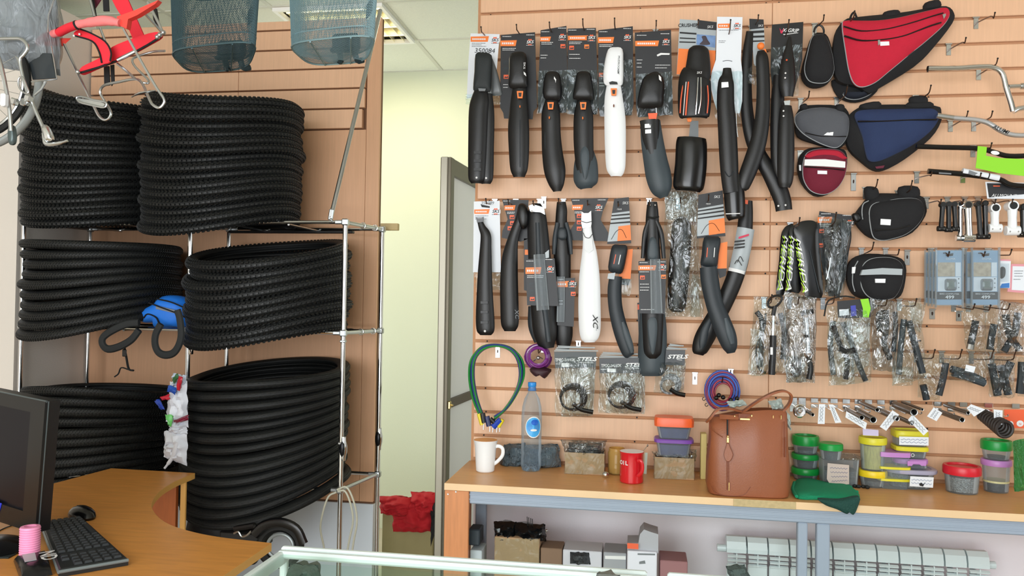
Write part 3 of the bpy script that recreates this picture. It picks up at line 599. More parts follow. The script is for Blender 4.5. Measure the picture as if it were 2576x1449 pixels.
# ------------------------------------------------------------------ corner desk and what stands on it
DZ = .79
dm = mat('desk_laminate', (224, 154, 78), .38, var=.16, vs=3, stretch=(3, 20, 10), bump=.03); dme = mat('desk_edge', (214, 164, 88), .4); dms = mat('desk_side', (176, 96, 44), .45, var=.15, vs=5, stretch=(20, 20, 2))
curve = [(p.x, p.y) for p in catmull([Vector((x, y, 0)) for x, y in [(490, 1190), (440, 1211), (402, 1235), (382, 1262), (385, 1286), (412, 1312), (462, 1332), (545, 1350), (682, 1366)]], 5)]
pts = [WZ(x, y, DZ) for x, y in [(-110, 1290), (0, 1258), (105, 1224), (280, 1178)]+curve+[(560, 1449)]]
pts += [Vector((pts[-1].x, 1.5, DZ)), Vector((-3.0, 1.5, DZ))]
dk = thing('corner_desk', 'orange laminate corner desk with a concave front edge', 'desk', (-1.9, 2.3, 0))
m = MB(); m.prism(pts, (0, 0, -.022)); part('desktop', m, dm, dk)
m = MB(); e = pts[3:-2]; v = []
c_ = sum(pts, Vector())/len(pts)
for p in e:
    v += [p+Vector((0, 0, -.001)), p+Vector((0, 0, -.0215))]
n = len(e); tan = [(e[min(i+1, n-1)]-e[max(i-1, 0)]).normalized() for i in range(n)]; o_ = [p+Vector((t.y, -t.x, 0))*-.0015 for p, t in zip(e, tan)]
m.loft([[p+Vector((0, 0, -.0005)), q+Vector((0, 0, -.0005)), q+Vector((0, 0, -.0225)), p+Vector((0, 0, -.0225))] for p, q in zip(e, o_)]); part('edge_band', m, dme, dk)
xr = WZ(476, 1195, DZ).x; yb = pts[4].y
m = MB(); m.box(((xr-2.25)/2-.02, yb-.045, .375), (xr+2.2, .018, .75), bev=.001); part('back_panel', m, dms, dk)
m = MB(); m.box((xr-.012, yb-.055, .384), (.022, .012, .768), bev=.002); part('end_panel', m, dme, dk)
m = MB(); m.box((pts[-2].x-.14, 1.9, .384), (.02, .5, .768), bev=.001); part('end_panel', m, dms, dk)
# monitor
mt = [W(121, 1010, 1.98), W(95, 1340, 2.0), W(-205, 1243, 2.21), W(-190, 946, 2.19)]
nrm = (mt[1]-mt[0]).cross(mt[3]-mt[0]).normalized(); nrm = nrm if nrm.y > 0 else -nrm
def onm(u, v, d=0): return (mt[3]*(1-u)+mt[0]*u)*(1-v)+(mt[2]*(1-u)+mt[1]*u)*v+nrm*d
mo = thing('monitor', 'black flat monitor at the left edge of the desk, seen at an angle', 'monitor', (mt[2]+mt[1])/2-Vector((0, 0, .1)))
m = MB(); m.prism([onm(u, v) for u, v in ((0, 0), (1, 0), (1, 1), (0, 1))], nrm*.035); part('housing', m, black, mo)
m = MB()
for a in (((0, 0), (1, 0), (1, .10), (0, .10)), ((0, .86), (1, .86), (1, 1), (0, 1)), ((.90, .10), (1, .10), (1, .86), (.90, .86)), ((0, .1), (.05, .1), (.05, .86), (0, .86))): m.prism([onm(u, v, -.008) for u, v in a], nrm*.008)
part('bezel', m, mat('monitor_bezel', (16, 18, 20), .3), mo)
m = MB(); m.prism([onm(u, v, -.001) for u, v in ((.05, .1), (.90, .1), (.90, .86), (.05, .86))], nrm*.001); part('screen', m, mat('screen_glass', (14, 14, 22), .3, spec=.25), mo)
m = MB(); m.tube([onm(0, 0, -.004), onm(1, 0, -.004)], .0035, 6); m.tube([onm(1, 0, .002), onm(1, 1, .002)], .002, 6); part('silver_edge', m, mat('monitor_edge', (96, 106, 108), .3, .6), mo)
m = MB(); m.prism([onm(u, v, -.0095) for u, v in ((.64, .84), (.74, .85), (.72, .955), (.64, .95))], nrm*.001); part('blue_sticker', m, mat('blue_sticker', (34, 52, 190), .35), mo)
c = onm(.35, .6, .06); m = MB(); m.box(c-Vector((0, 0, .12)), (.06, .03, .30), bev=.006); part('stand_neck', m, black, mo)
m = MB(); q = WZ(-40, 1390, DZ); m.lathe([(.13, 0), (.132, .006), (.11, .014), (.02, .022)], (q.x-.03, q.y+.03, DZ), 32, 1, .8); part('stand_base', m, blackg, mo, True)
# keyboard with separate keys
K = [WZ(*p, DZ+.012) for p in ((102, 1318), (204, 1304), (323, 1411), (148, 1441))]
kb = thing('keyboard', 'black computer keyboard lying on the desk below the monitor', 'keyboard', (K[0]+K[2])/2-Vector((0, 0, .012)))
def onk(u, v, h=0): return (K[0]*(1-u)+K[1]*u)*(1-v)+(K[3]*(1-u)+K[2]*u)*v+Vector((0, 0, h))
m = MB(); m.loft([[onk(u, v, -.0115)*1 for u, v in ((0, 0), (1, 0), (1, 1), (0, 1))], [onk(u, v, .004) for u, v in ((0, 0), (1, 0), (1, 1), (0, 1))], [onk(u, v, .008) for u, v in ((.03, .012), (.97, .012), (.97, .985), (.03, .985))]]); part('case', m, mat('keyboard_case', (30, 34, 36), .4), kb)
m = MB(); m.tube([onk(0, 1, .002), onk(1, 1, .002)], .0045, 8); m.tube([onk(0, .02, .001), onk(0, 1, .001)], .004, 8); part('grey_lip', m, mat('keyboard_lip', (112, 122, 124), .35), kb)
km = mat('key_black', (38, 42, 46), .45); NR, NC = 6, 19
for r in range(NR):
    for c_ in range(NC):
        if c_ in (14,) or (r == 0 and c_ > 16): continue
        u0, u1 = .07+.145*r+.012, .07+.145*(r+1)-.012; v0, v1 = .025+.95*c_/NC+.006, .025+.95*(c_+1)/NC-.006
        if r == 5 and 4 <= c_ <= 8:
            if c_ > 4: continue
            v1 = .025+.95*9/NC-.006
        m = MB(); m.loft([[onk(u, v, .007) for u, v in ((u0, v0), (u1, v0), (u1, v1), (u0, v1))], [onk(u, v, .0135) for u, v in ((u0+.014, v0+.005), (u1-.014, v0+.005), (u1-.014, v1-.005), (u0+.014, v1-.005))]]); part('key', m, km, kb)
# mouse
c = WZ(206, 1302, DZ); ms = thing('computer_mouse', 'glossy black computer mouse on the desk behind the keyboard', 'mouse', c)
m = MB(); R_ = Matrix.Rotation(-.45, 3, 'Z'); m.lathe([(.032, 0), (.034, .008), (.031, .020), (.023, .030), (.012, .036), (.0005, .038)], c, 28, 1.75, 1, M=R_); part('shell', m, blackg, ms, True)
m = MB(); m.tube([c+R_ @ Vector((-.05, 0, .018)), c+R_ @ Vector((-.025, 0, .031)), c+R_ @ Vector((0, 0, .0375))], .0012, 6, smooth=3); part('button_seam', m, mat('seam_grey', (60, 64, 66), .4), ms)
m = MB(); m.lathe([(.004, -.003), (.005, 0), (.004, .003)], c+R_ @ Vector((-.028, 0, .030)), 12, M=Matrix.Rotation(PI/2, 3, 'X')); part('wheel', m, rubber, ms)
m = MB(); m.tube([WZ(158, 1306, DZ+.002), WZ(130, 1318, DZ+.002), WZ(60, 1318, DZ+.002), WZ(20, 1325, DZ+.002), WZ(-30, 1350, DZ+.002)], .0018, 6, smooth=5); part('cable', m, blackg, ms, True)
# pink spiral pot and snack packet
c = WZ(74, 1412, DZ); pk = thing('pink_roll', 'pink ribbed roll standing on the desk under the monitor corner', 'roll', c); prof = []
for k in range(15): prof += [(.0235, .006*k), (.0252, .006*k+.003)]
m = MB(); m.lathe([(.001, 0)]+prof+[(.0235, .092), (.015, .093), (.015, .06), (.001, .06)], c, 28); part('ribbed_wall', m, mat('pink_plastic', (240, 150, 190), .45), pk, True, auto=25)
Q = [WZ(x, y, DZ+.002) for x, y in ((34, 1412), (118, 1396), (132, 1446), (52, 1462))]; sp = thing('snack_packet', 'small black foil packet with silver print at the lower left of the desk', 'packet', (Q[0]+Q[2])/2)
m = MB(); cc = sum(Q, Vector())/4; oc = [Q[0], (Q[0]+Q[1])/2, Q[1], (Q[1]+Q[2])/2, Q[2], (Q[2]+Q[3])/2, Q[3], (Q[3]+Q[0])/2]
m.loft([[cc+(p-cc)*k+Vector((0, 0, h)) for p in oc] for k, h in ((1, 0), (.97, .006), (.8, .018), (.5, .024), (.05, .026))]); part('foil', m, mat('black_foil', (26, 26, 28), .25, .3, bump=.5, bs=30), sp, True)
m = MB(); m.prism([cc+(p-cc)*.38*1+Vector((-.012, 0, .0255)) for p in Q], (0, 0, .0008)); part('silver_label', m, silver_p, sp)
dx = (Q[1]-Q[0]).normalized(); dy = (Q[0]-Q[3]).normalized(); M3 = Matrix((( -dy.x, dx.x, 0), (-dy.y, dx.y, 0), (0, 0, 1)))
lettering('ND', 0, 0, 30, 2.0, white, sp, M3=M3, at=cc+dx*.032+Vector((0, 0, .0225)), th=.002, bold=.02)
m = MB(); q = WZ(18, 1392, DZ); m.box(q+Vector((-.02, 0, .002)), (.1, .1, .004), rz=.2, bev=.001); solo('mouse_pad', m, mat('mouse_pad', (22, 32, 32), .7), 'dark mouse pad at the left edge of the desk, below the monitor', 'mouse pad')
# ------------------------------------------------------------------ blue bag with straps, on the middle tier
Y = 3.22; bb = thing('blue_backpack', 'bright blue and black backpack stuffed on the middle tier of the rack', 'backpack', W(400, 838, Y))
blue = mat('blue_nylon', (24, 118, 224), .6, bump=.35, bs=35)
m = MB(); m.puff(outline([(348, 795), (362, 778), (392, 762), (408, 746), (440, 744), (470, 760), (472, 800), (458, 822), (430, 822), (396, 826), (392, 812), (366, 812), (355, 806)], 3), Y, .05, .05, 6); part('body', m, blue, bb, True)
for q in ([(375, 762, .055), (410, 775, .06), (450, 790, .055), (468, 800, .045)], [(395, 752, .05), (430, 760, .056), (468, 776, .045)], [(362, 800, .045), (372, 790, .05), (392, 798, .056), (400, 812, .05)]):
    m = MB(); m.tube([W(x, y, Y-d) for x, y, d in q], .006, 8, smooth=4, flat=.5); part('black_trim', m, cloth_k, bb, True)
m = MB(); m.plate([(392, 768), (440, 780), (438, 788), (392, 777)], Y-.058, .003); part('grey_mesh_pocket', m, printg, bb)
for q in ([(405, 815), (392, 840), (390, 865), (398, 885), (415, 893), (436, 888), (450, 868), (456, 840), (452, 800), (446, 780)], [(350, 812), (320, 815), (285, 830), (260, 848), (258, 866), (272, 878), (300, 872), (330, 855), (350, 830)]):
    m = MB(); m.tube([W(x, y, 3.0-.0*i) for i, (x, y) in enumerate(q)], .010, 8, smooth=4, flat=1.6); part('shoulder_strap', m, mat('strap_black', (22, 26, 28), .75), bb, True)
m = MB(); m.tube([W(x, y, 3.02) for x, y in ((312, 868), (318, 900), (324, 928), (336, 932))], .004, 6, smooth=4, flat=1.5); m2 = MB(); m2.tube([W(x, y, 3.02) for x, y in ((324, 930), (305, 925), (298, 940), (288, 948))], .003, 6, smooth=4); part('loose_strap', m, cloth_k, bb, True); part('loose_strap', m2, cloth_k, bb, True)
m = MB(); m.box(W(313, 888, 3.01), (.02, .006, .03), bev=.003); part('buckle', m, black, bb)
# ------------------------------------------------------------------ plastic bags tied to the middle post
pb = thing('carrier_bags', 'bunch of white and coloured carrier bags tied to the middle post', 'plastic bags', W(440, 1175, 3.0))
wb = mat('white_polythene', (226, 230, 240), .35, bump=.6, bs=25, alpha=1); rng = random.Random(4)
for q, mm_ in (([(428, 960), (470, 958), (474, 1075), (418, 1060)], wb), ([(414, 1085), (472, 1080), (470, 1172), (412, 1150)], wb), ([(436, 940), (468, 945), (464, 1000), (430, 990)], mat('pale_polythene', (196, 206, 224), .35, bump=.5, bs=30)), ([(432, 1050), (470, 1048), (470, 1095), (424, 1090)], wb)):
    m = MB(); m.fan(q, 3.0, .05, 9, 12, .016, rng.random()*50, .5); part('bag', m, mm_, pb, True)
for q, col in (([(388, 1008), (402, 1003), (415, 1030), (404, 1030)], (30, 66, 170)), ([(424, 968), (444, 975), (440, 992), (420, 984)], (34, 84, 180)), ([(402, 998), (424, 992), (428, 1004), (408, 1008)], (206, 40, 60)), ([(450, 945), (460, 948), (452, 985), (445, 980)], (196, 36, 56)), ([(416, 1040), (436, 1048), (430, 1072), (422, 1068)], (110, 206, 110)), ([(436, 1058), (474, 1042), (474, 1056), (442, 1066)], (130, 24, 56)), ([(434, 950), (448, 938), (450, 952), (436, 966)], (60, 110, 70))):
    m = MB(); m.fan([q[0], q[1], q[2], q[3]], 2.965, .02, 4, 5, .006, q[0][0], .5); part('coloured_patch', m, mat('poly_%d_%d_%d' % col, col, .35), pb, True)
m = MB(); m.tube([W(x, y, 2.98) for x, y in ((446, 1110), (440, 1140), (424, 1165), (414, 1178))], [.012, .008, .005], 8, smooth=4); part('twisted_handle', m, wb, pb, True)
# ------------------------------------------------------------------ under the big stack
ws = thing('folded_scooter', 'black folded scooter wheels and frame lying under the bottom right tyre stack', 'scooter', W(670, 1400, 3.1))
m = MB(); m.tube([W(705+48*math.cos(a), 1372+46*math.sin(a), 3.0) for a in np.linspace(0, 2*PI, 29)[:-1]], .020, 10, True); part('tyre', m, rubber, ws, True)
m = MB(); m.tube([W(705+32*math.cos(a), 1374+30*math.sin(a), 2.98) for a in np.linspace(0, 2*PI, 29)[:-1]], .007, 8, True); part('rim', m, mat('grey_rim', (150, 158, 160), .35, .4), ws, True)
m = MB(); m.tube([W(x, y, 2.96) for x, y in ((640, 1345), (665, 1322), (705, 1314), (745, 1330), (764, 1368))], .014, 8, smooth=4, flat=1.4); part('mudguard', m, blackg, ws, True)
m = MB(); m.box(W(620, 1350, 3.05), (.19, .1, .07), bev=.01); part('frame_deck', m, black, ws); m = MB(); m.puff(outline([(482, 1262), (520, 1290), (600, 1330), (640, 1345), (640, 1420), (470, 1420), (474, 1300)], 3), 3.1, .04, .02, 5); part('black_shadow_fill', m, mat('black_shadow_fill', (10, 10, 12), .6, bump=.5, bs=30), ws, True); m = MB(); m.tube([W(590, 1330, 3.0), W(640, 1322, 3.0)], .012, 8); part('frame', m, black, ws)  # black puff added: scooter extended, and black shadow beside the desk filled in
m = MB(); m.tube([W(x, y, 2.97) for x, y in ((588, 1342), (600, 1338), (608, 1350), (622, 1346), (632, 1336))], .004, 6, smooth=3); part('silver_bolt_row', m, steel, ws, True)
cd_ = mat('beige_cord', (188, 186, 168), .5)
cl = thing('cord_loop', 'pale beige cable looped over the lower joint of the right rack post', 'cable', W(850, 1380, 3.2))
for q in ([(846, 1238), (826, 1250), (812, 1290), (806, 1330), (814, 1372), (818, 1400)], [(848, 1232), (872, 1226), (890, 1262), (898, 1310), (890, 1360), (884, 1400)], [(850, 1236), (868, 1236), (882, 1268), (888, 1310), (880, 1352), (872, 1395)]):
    m = MB(); m.tube([W(x, y, 3.18) for x, y in q], .0042, 8, smooth=5); part('cord', m, cd_, cl, True)
# ------------------------------------------------------------------ box and cloth in the passage
m = MB(); a, b = W(962, 1290, 3.95), W(1090, 1290, 3.95); m.box(((a.x+b.x)/2, 4.08, a.z/2), (b.x-a.x, .26, a.z), bev=.003); solo('cardboard_box', m, mat('olive_carton', (150, 138, 96), .8, var=.15, vs=6), 'tall olive cardboard box on the floor behind the rack, under the red cloth', 'box')
rc = mat('red_cloth', (172, 14, 26), .85, bump=.4, bs=14)
rt = thing('red_cloth', 'crumpled red cloth heaped on the cardboard box in the passage', 'cloth', W(1030, 1300, 3.92))
for i, (q, d) in enumerate((([(955, 1248), (1035, 1250), (1040, 1300), (958, 1292)], .14), ([(985, 1262), (1092, 1240), (1085, 1338), (990, 1338)], .10), ([(1034, 1236), (1106, 1242), (1102, 1290), (1040, 1290)], .15))):
    m = MB(); m.fan(q, 3.90+.02*i, d, 20, 18, .03, 20+i, .5); part('fold', m, rc, rt, True, auto=180)
m = MB(); m.fan([(1082, 1270), (1104, 1262), (1104, 1300), (1084, 1378)], 3.9, .05, 5, 10, .01, 5); solo('dark_strap_bundle', m, cloth_k, 'black fabric strip hanging between the red cloth and the door', 'strap', smooth=True)
# ------------------------------------------------------------------ hooks on the slatted wall
def hook(tx, ty, label, L=.17, drop=.028, group=None, plate=1, w=.018):
    label = ' '.join(label.split()[:16]); T = W(tx, ty, YW-L); z = T.z-drop; k = round((GZ-z)/.1-.15); zg = GZ-.1*k
    if zg < z: zg = z+.012
    t = thing('wall_hook', label, 'hook', (T.x, YW, z-.02), group)
    if plate:
        m = MB(); m.box((T.x, YW-.0022, zg-.022), (w, .002, .042), bev=.0008); m.box((T.x, YW-.002, zg+.002), (w*1.4, .006, .006), bev=.001); part('hook_plate', m, zinc, t)
    zz = zg-.022; m = MB(); m.tube([(T.x, YW-.002, zz), (T.x, YW-.02, zz-.001), (T.x, YW-L+.035, (zz+z)/2), (T.x, YW-L+.012, T.z-.016), (T.x, YW-L, T.z)], .0024, 6, smooth=3); part('hook_wire', m, darkwire, t, True)
    m = MB(); m.ball((T.x, YW-L, T.z), .0034, 5); part('hook_tip', m, rubber, t)
    return t
# ------------------------------------------------------------------ compact builder for packaged goods
def P_(c, s, ox, oy): return lambda *a: [(ox+x/s, oy+y/s) for x, y in a]
def deco(t, Y, strip=None, logo=None, dashes=(), squares=(), sc=orange, lw=24, skewed=True):
    if strip:
        x0, y0, x1, y1 = strip; m = MB(); m.plate([(x0, y0), (x1+(3 if skewed else 0), y0-1), (x1, y1), (x0, y1)], Y-.0008, .0007); s_ = part('orange_strip', m, sc, t)
        m = MB(); h = (y1-y0)*.16; cy = (y0+y1)/2; n = max(3, int((x1-x0)/6)); w = (x1-x0)*.8/n
        for i in range(n): m.plate([(x0+(x1-x0)*.1+w*i, cy-h), (x0+(x1-x0)*.1+w*(i+.72), cy-h), (x0+(x1-x0)*.1+w*(i+.72), cy+h), (x0+(x1-x0)*.1+w*i, cy+h)], Y-.0014, .0005)
        part('strip_print', m, printw, s_, kind='stuff')
    if logo:
        x, y = logo[:2]; dark = len(logo) > 2
        m = MB(); c = W(x, y, Y-.0008); r = 9*ppm(Y, x); m.prism([c+Vector((r*(1 if k % 2 else .78)*math.cos(k*PI/8), 0, r*(1 if k % 2 else .78)*math.sin(k*PI/8))) for k in range(16)], (0, .0006, 0)); part('burst_emblem', m, orangered, t)
        m = MB(); m.plate([(x-12, y-4.5), (x+12, y-4.5), (x+12, y+5), (x-12, y+5)], Y-.0012, .0005); part('emblem_band', m, whitep if dark else darkcard, t)
        lettering('SKS', x, y, 7.5, Y-.0018, printk if dark else printw, t, shear=.2, bold=.02, sx=1.1)
        m = MB()
        for k in range(6): m.plate([(x-9+3.2*k, y+7), (x-7.3+3.2*k, y+7), (x-7.3+3.2*k, y+8.4), (x-9+3.2*k, y+8.4)], Y-.0014, .0004)
        part('emblem_small_print', m, printk if dark else printw, t, kind='stuff')
    if dashes:
        m = MB(); rg = random.Random(int(dashes[0][0]))
        for x, y, w in dashes:
            u = 0
            while u < w: q = rg.uniform(1.4, 4); m.plate([(x+u, y), (x+min(u+q, w), y), (x+min(u+q, w), y+1.5), (x+u, y+1.5)], Y-.0008, .0005); u += q+.9
        part('small_print', m, printw if t.get('dk', 1) else printg, t, kind='stuff')
    for x, y, c in squares:
        m = MB(); m.plate([(x-6, y-5), (x+6, y-5), (x+6, y+5), (x-6, y+5)], Y-.0008, .0006); s_ = part('picture_square', m, c, t)
        m = MB(); m.plate([(x-5, y+3), (x-2, y-1), (x+1, y+1), (x+4, y-2), (x+5, y+3)], Y-.0014, .0004); part('picture_shape', m, darkcard, s_)
def G(name, label, cat, tip, Y, parts, group=None, L=None, hk=True):
    xs_ = tip if tip else (1600, 500); t = thing(name, label, cat, W(xs_[0], xs_[1], Y), group)
    for p in parts:
        k, nm, mt_ = p[0], p[1], p[2]; a = p[3:]; m = MB(); sm = True
        if k == 'shell': m.shell(a[0], Y-a[1], a[2] if len(a) > 2 else .3)
        elif k == 'puff': m.puff(outline(a[0], 3) if len(a[0]) < 40 else a[0], Y-a[1], a[2], .002, 6, edge=(a[3] if len(a) > 3 else 0))
        elif k == 'plate': m.plate(a[0], Y-a[1], a[2]); sm = False
        elif k == 'tube': m.tube([W(q[0], q[1], Y-(q[2] if len(q) > 2 else 0)) for q in a[0]], a[1], a[2] if len(a) > 2 else 8, smooth=a[3] if len(a) > 3 else 3, flat=a[4] if len(a) > 4 else 1)
        elif k == 'fan': m.fan(a[0], Y-a[1], a[2], a[5] if len(a) > 5 else 8, a[6] if len(a) > 6 else 12, a[4] if len(a) > 4 else .008, a[3])
        elif k == 'ball': m.ball(W(a[0], a[1], Y-a[2]), a[3], 8, a[4] if len(a) > 4 else 1, 1, a[5] if len(a) > 5 else 1)
        elif k == 'text': lettering(nm, a[0], a[1], a[2], Y-a[3], mt_, t, rot=a[4] if len(a) > 4 else 0, sx=a[5] if len(a) > 5 else 1, shear=a[6] if len(a) > 6 else 0, bold=a[7] if len(a) > 7 else 0); continue
        elif k == 'deco': t['dk'] = 0 if mt_ == 'light' else 1; deco(t, Y-nm, **a[0]); del t['dk']; continue
        part(nm, m, mt_, t, sm)
    if hk and tip: hook(tip[0], tip[1], 'hook carrying the '+' '.join(label.replace(' in the upper row', '').split()[:13]), L or .2)
    return t
B, Wt = black, white
EP = .004                                             # lift of print over its card
def ell(cx, cy, a, b, n=14, rot=0):
    c, s_ = math.cos(math.radians(rot)), math.sin(math.radians(rot)); return [(cx+a*math.cos(2*PI*k/n)*c-b*math.sin(2*PI*k/n)*s_, cy+a*math.cos(2*PI*k/n)*s_+b*math.sin(2*PI*k/n)*c) for k in range(n)]
Y1 = 3.20
def neck(x, y, w=8, h=9, d=.06):   # orange click joint of a clip-on mudguard
    return [('plate', 'orange_clip', orange, [(x-w, y-h), (x+w, y-h), (x+w-2, y+h), (x-w+2, y+h)], d, .006), ('plate', 'clip_slot', black, [(x-w+4, y-h+4), (x+w-4, y-h+4), (x+w-5, y+h-4), (x-w+5, y+h-4)], d+.002, .003)]
G('mudguard', 'double black clip-on mudguard on a white card marked 350084, first in the upper row', 'mudguard', (1210, 68), Y1, [
 ('plate', 'card', whitep, [(1184, 84), (1257, 86), (1250, 170), (1244, 236), (1174, 248), (1178, 160)], 0, .0015), ('deco', 0, 'light', dict(strip=(1184, 92, 1227, 105), logo=(1245, 101, 1), dashes=[(1187, 108, 34), (1187, 112, 24), (1187, 116, 36)])),
 ('text', '350084', printk, 1219, 128, 12, .001, 3, 1.05, .15), ('puff', 'grey_pouch', mat('grey_pouch', (104, 108, 110), .35), [(1236, 150), (1246, 165), (1256, 200), (1263, 236), (1248, 240), (1236, 232)], .003, .012),
 ('fan', 'pouch_film', filmt, [(1172, 236), (1252, 232), (1262, 262), (1172, 264)], .004, .01, 4), 
 ('shell', 'rear_blade', B, [(1228, 236, 22), (1227, 290, 34), (1225, 370, 36), (1223, 430, 38), (1223, 452, 34), (1223, 463, 22)], .03), ('shell', 'front_blade', B, [(1211, 226, 32), (1208, 250, 44), (1204, 280, 48), (1202, 350, 47), (1200, 420, 44), (1199, 450, 40), (1199, 462, 26)], .045),
 ('puff', 'clip_head', mat('ribbed_black', (30, 36, 38), .6, bump=.2, bs=300), [(1197, 138), (1214, 133), (1237, 140), (1237, 180), (1235, 224), (1228, 231), (1197, 229), (1191, 222), (1194, 180)], .05, .016, .006), ('plate', 'grey_clip', printg, [(1203, 222), (1222, 223), (1220, 229), (1205, 229)], .075, .004),
 ('plate', 'ridge', B, [(1192, 380), (1210, 380), (1210, 387), (1192, 387)], .071, .006), ('plate', 'ridge', B, [(1192, 401), (1210, 401), (1210, 408), (1192, 408)], .071, .006), ('plate', 'ridge', B, [(1192, 423), (1210, 423), (1210, 430), (1192, 430)], .070, .006),
 ('ball', 'round_mark', printw, 1199, 447, .068, .0045), ('ball', 'round_mark', printw, 1223, 448, .050, .0045)])
def crd(pts, mt_=darkcard): return ('plate', 'card', mt_, pts, 0, .0015)
sqs = (greyd, printg)
G('mudguard', 'plain black clip-on mudguard with orange joint on a dark card, second in the upper row', 'mudguard', (1299, 62), Y1, [
 crd([(1260, 88), (1346, 81), (1351, 270), (1342, 280), (1340, 300), (1268, 298), (1266, 284), (1258, 270)]), ('deco', 0, 0, dict(strip=(1259, 102, 1297, 116), logo=(1333, 106), dashes=[(1264, 91, 22), (1324, 87, 20), (1264, 121, 34), (1264, 125, 30), (1266, 212, 12), (1266, 219, 12)], squares=[(1273, 157, greyd), (1273, 174, greyd), (1273, 193, orangered)])),
 ('shell', 'blade', B, [(1307, 220, 34), (1306, 262, 44), (1305, 320, 53), (1306, 380, 51), (1306, 425, 44), (1306, 446, 28)], .035), ('tube', 'centre_rib', greyd, [(1308, 300, .068), (1308, 420, .064)], .0012, 5, 0),
 ('puff', 'clip_head', B, [(1283, 140), (1303, 131), (1323, 137), (1326, 175), (1328, 212), (1319, 222), (1290, 223), (1280, 214), (1281, 175)], .045, .018, .006), ('text', 'SKS', printw, 1319, 165, 5, .068, 92, 1.6), ('plate', 'white_arrow', printw, [(1317, 180), (1322, 184), (1324, 192), (1318, 187)], .068, .001), ('ball', 'orange_dot', orange, 1308, 268, .074, .004, .6, 1.4)]+neck(1308, 238, d=.074))
G('mudguard', 'black faceted clip-on mudguard kinked to one side, third in the upper row', 'mudguard', (1382, 56), Y1, [
 crd([(1360, 76), (1425, 65), (1428, 250), (1424, 283), (1354, 283), (1353, 240)]), ('deco', 0, 0, dict(strip=(1359, 93, 1383, 104), logo=(1414, 93), dashes=[(1362, 79, 20), (1404, 70, 20), (1362, 106, 30), (1362, 110, 26), (1360, 138, 18), (1360, 145, 14)], squares=[(1369, 121, greyd), (1391, 119, greyd), (1416, 116, orangered)])), ('fan', 'film', filmt, [(1352, 178), (1427, 176), (1428, 285), (1352, 286)], .01, .015, 12),
 ('shell', 'blade', B, [(1388, 250, 30), (1386, 285, 46), (1387, 340, 48), (1390, 385, 52), (1396, 430, 54), (1400, 462, 40), (1402, 482, 20)], .035), ('shell', 'facet', greyd, [(1380, 300, 10), (1378, 340, 16), (1382, 390, 20), (1390, 430, 14)], .052, .1),
 ('puff', 'clip_head', B, [(1373, 186), (1389, 180), (1407, 186), (1413, 215), (1413, 240), (1405, 252), (1375, 252), (1366, 238), (1367, 212)], .045, .018, .005), ('plate', 'white_mark', printw, [(1394, 192), (1399, 200), (1396, 222), (1391, 226)], .067, .001), ('ball', 'orange_dot', orange, 1382, 296, .071, .0045, .6, 1.3)]+neck(1385, 266, d=.072))
G('mudguard', 'black clip-on mudguard with a wide grey rounded tip, fourth in the upper row', 'mudguard', (1466, 48), Y1, [
 crd([(1428, 72), (1499, 70), (1505, 270), (1500, 288), (1432, 286), (1427, 270)]), ('deco', 0, 0, dict(strip=(1429, 90, 1477, 101), logo=(1488, 95), dashes=[(1430, 75, 20), (1476, 73, 20), (1432, 105, 32), (1432, 109, 28), (1432, 136, 26), (1432, 146, 28)], squares=[(1438, 120, orangered), (1457, 120, greyd), (1476, 117, orange)])), ('fan', 'film', filmt, [(1427, 176), (1504, 176), (1505, 288), (1427, 288)], .01, .015, 13),
 ('shell', 'grey_tip', greyp, [(1474, 380, 40), (1474, 410, 58), (1474, 450, 62), (1474, 466, 50), (1475, 475, 28)], .025), ('shell', 'blade', B, [(1468, 252, 32), (1468, 290, 48), (1468, 350, 50), (1470, 400, 47), (1471, 440, 40), (1471, 461, 24)], .035), ('puff', 'grey_insert', greyp, [(1471, 368), (1481, 380), (1482, 410), (1477, 440), (1472, 451), (1466, 440), (1460, 405), (1461, 380)], .066, .004),
 ('puff', 'clip_head', B, [(1452, 185), (1467, 180), (1484, 185), (1491, 215), (1494, 246), (1480, 253), (1450, 252), (1441, 244), (1446, 212)], .045, .018, .005), ('ball', 'orange_dot', orange, 1466, 297, .073, .0045, .6, 1.3)]+neck(1467, 266, d=.074))
G('mudguard', 'glossy white clip-on mudguard with orange joint on a dark card, fifth in the upper row', 'mudguard', (1546, 46), Y1, [
 crd([(1505, 76), (1592, 66), (1594, 262), (1588, 290), (1510, 292), (1505, 270)]), ('deco', 0, 0, dict(strip=(1504, 94, 1542, 108), logo=(1578, 94), dashes=[(1508, 79, 20), (1568, 71, 20), (1508, 112, 34), (1508, 116, 30), (1508, 208, 12), (1508, 215, 12)], squares=[(1516, 150, greyd), (1515, 170, greyd), (1513, 188, orangered)])), ('fan', 'film', filmt, [(1506, 160), (1590, 150), (1592, 290), (1508, 292)], .01, .02, 14),
 ('shell', 'blade', Wt, [(1544, 216, 36), (1544, 250, 46), (1547, 300, 53), (1548, 360, 53), (1549, 415, 49), (1550, 434, 40), (1550, 444, 26)], .035),
 ('puff', 'clip_head', Wt, [(1530, 126), (1548, 120), (1566, 125), (1568, 160), (1568, 198), (1562, 216), (1530, 217), (1518, 204), (1520, 165)], .045, .018, .006), ('text', 'MUDROCKER', printk, 1556, 163, 5, .069, 92, 1.1), ('plate', 'grey_arrow', printg, [(1549, 172), (1555, 168), (1558, 188), (1552, 180)], .068, .001), ('plate', 'dark_slot', black, [(1532, 207), (1540, 204), (1552, 206), (1554, 212), (1534, 212)], .064, .003), ('ball', 'brown_dot', mat('brown_dot', (120, 60, 34), .5), 1544, 266, .074, .0045, .6, 1.4)]+neck(1544, 231, d=.074))
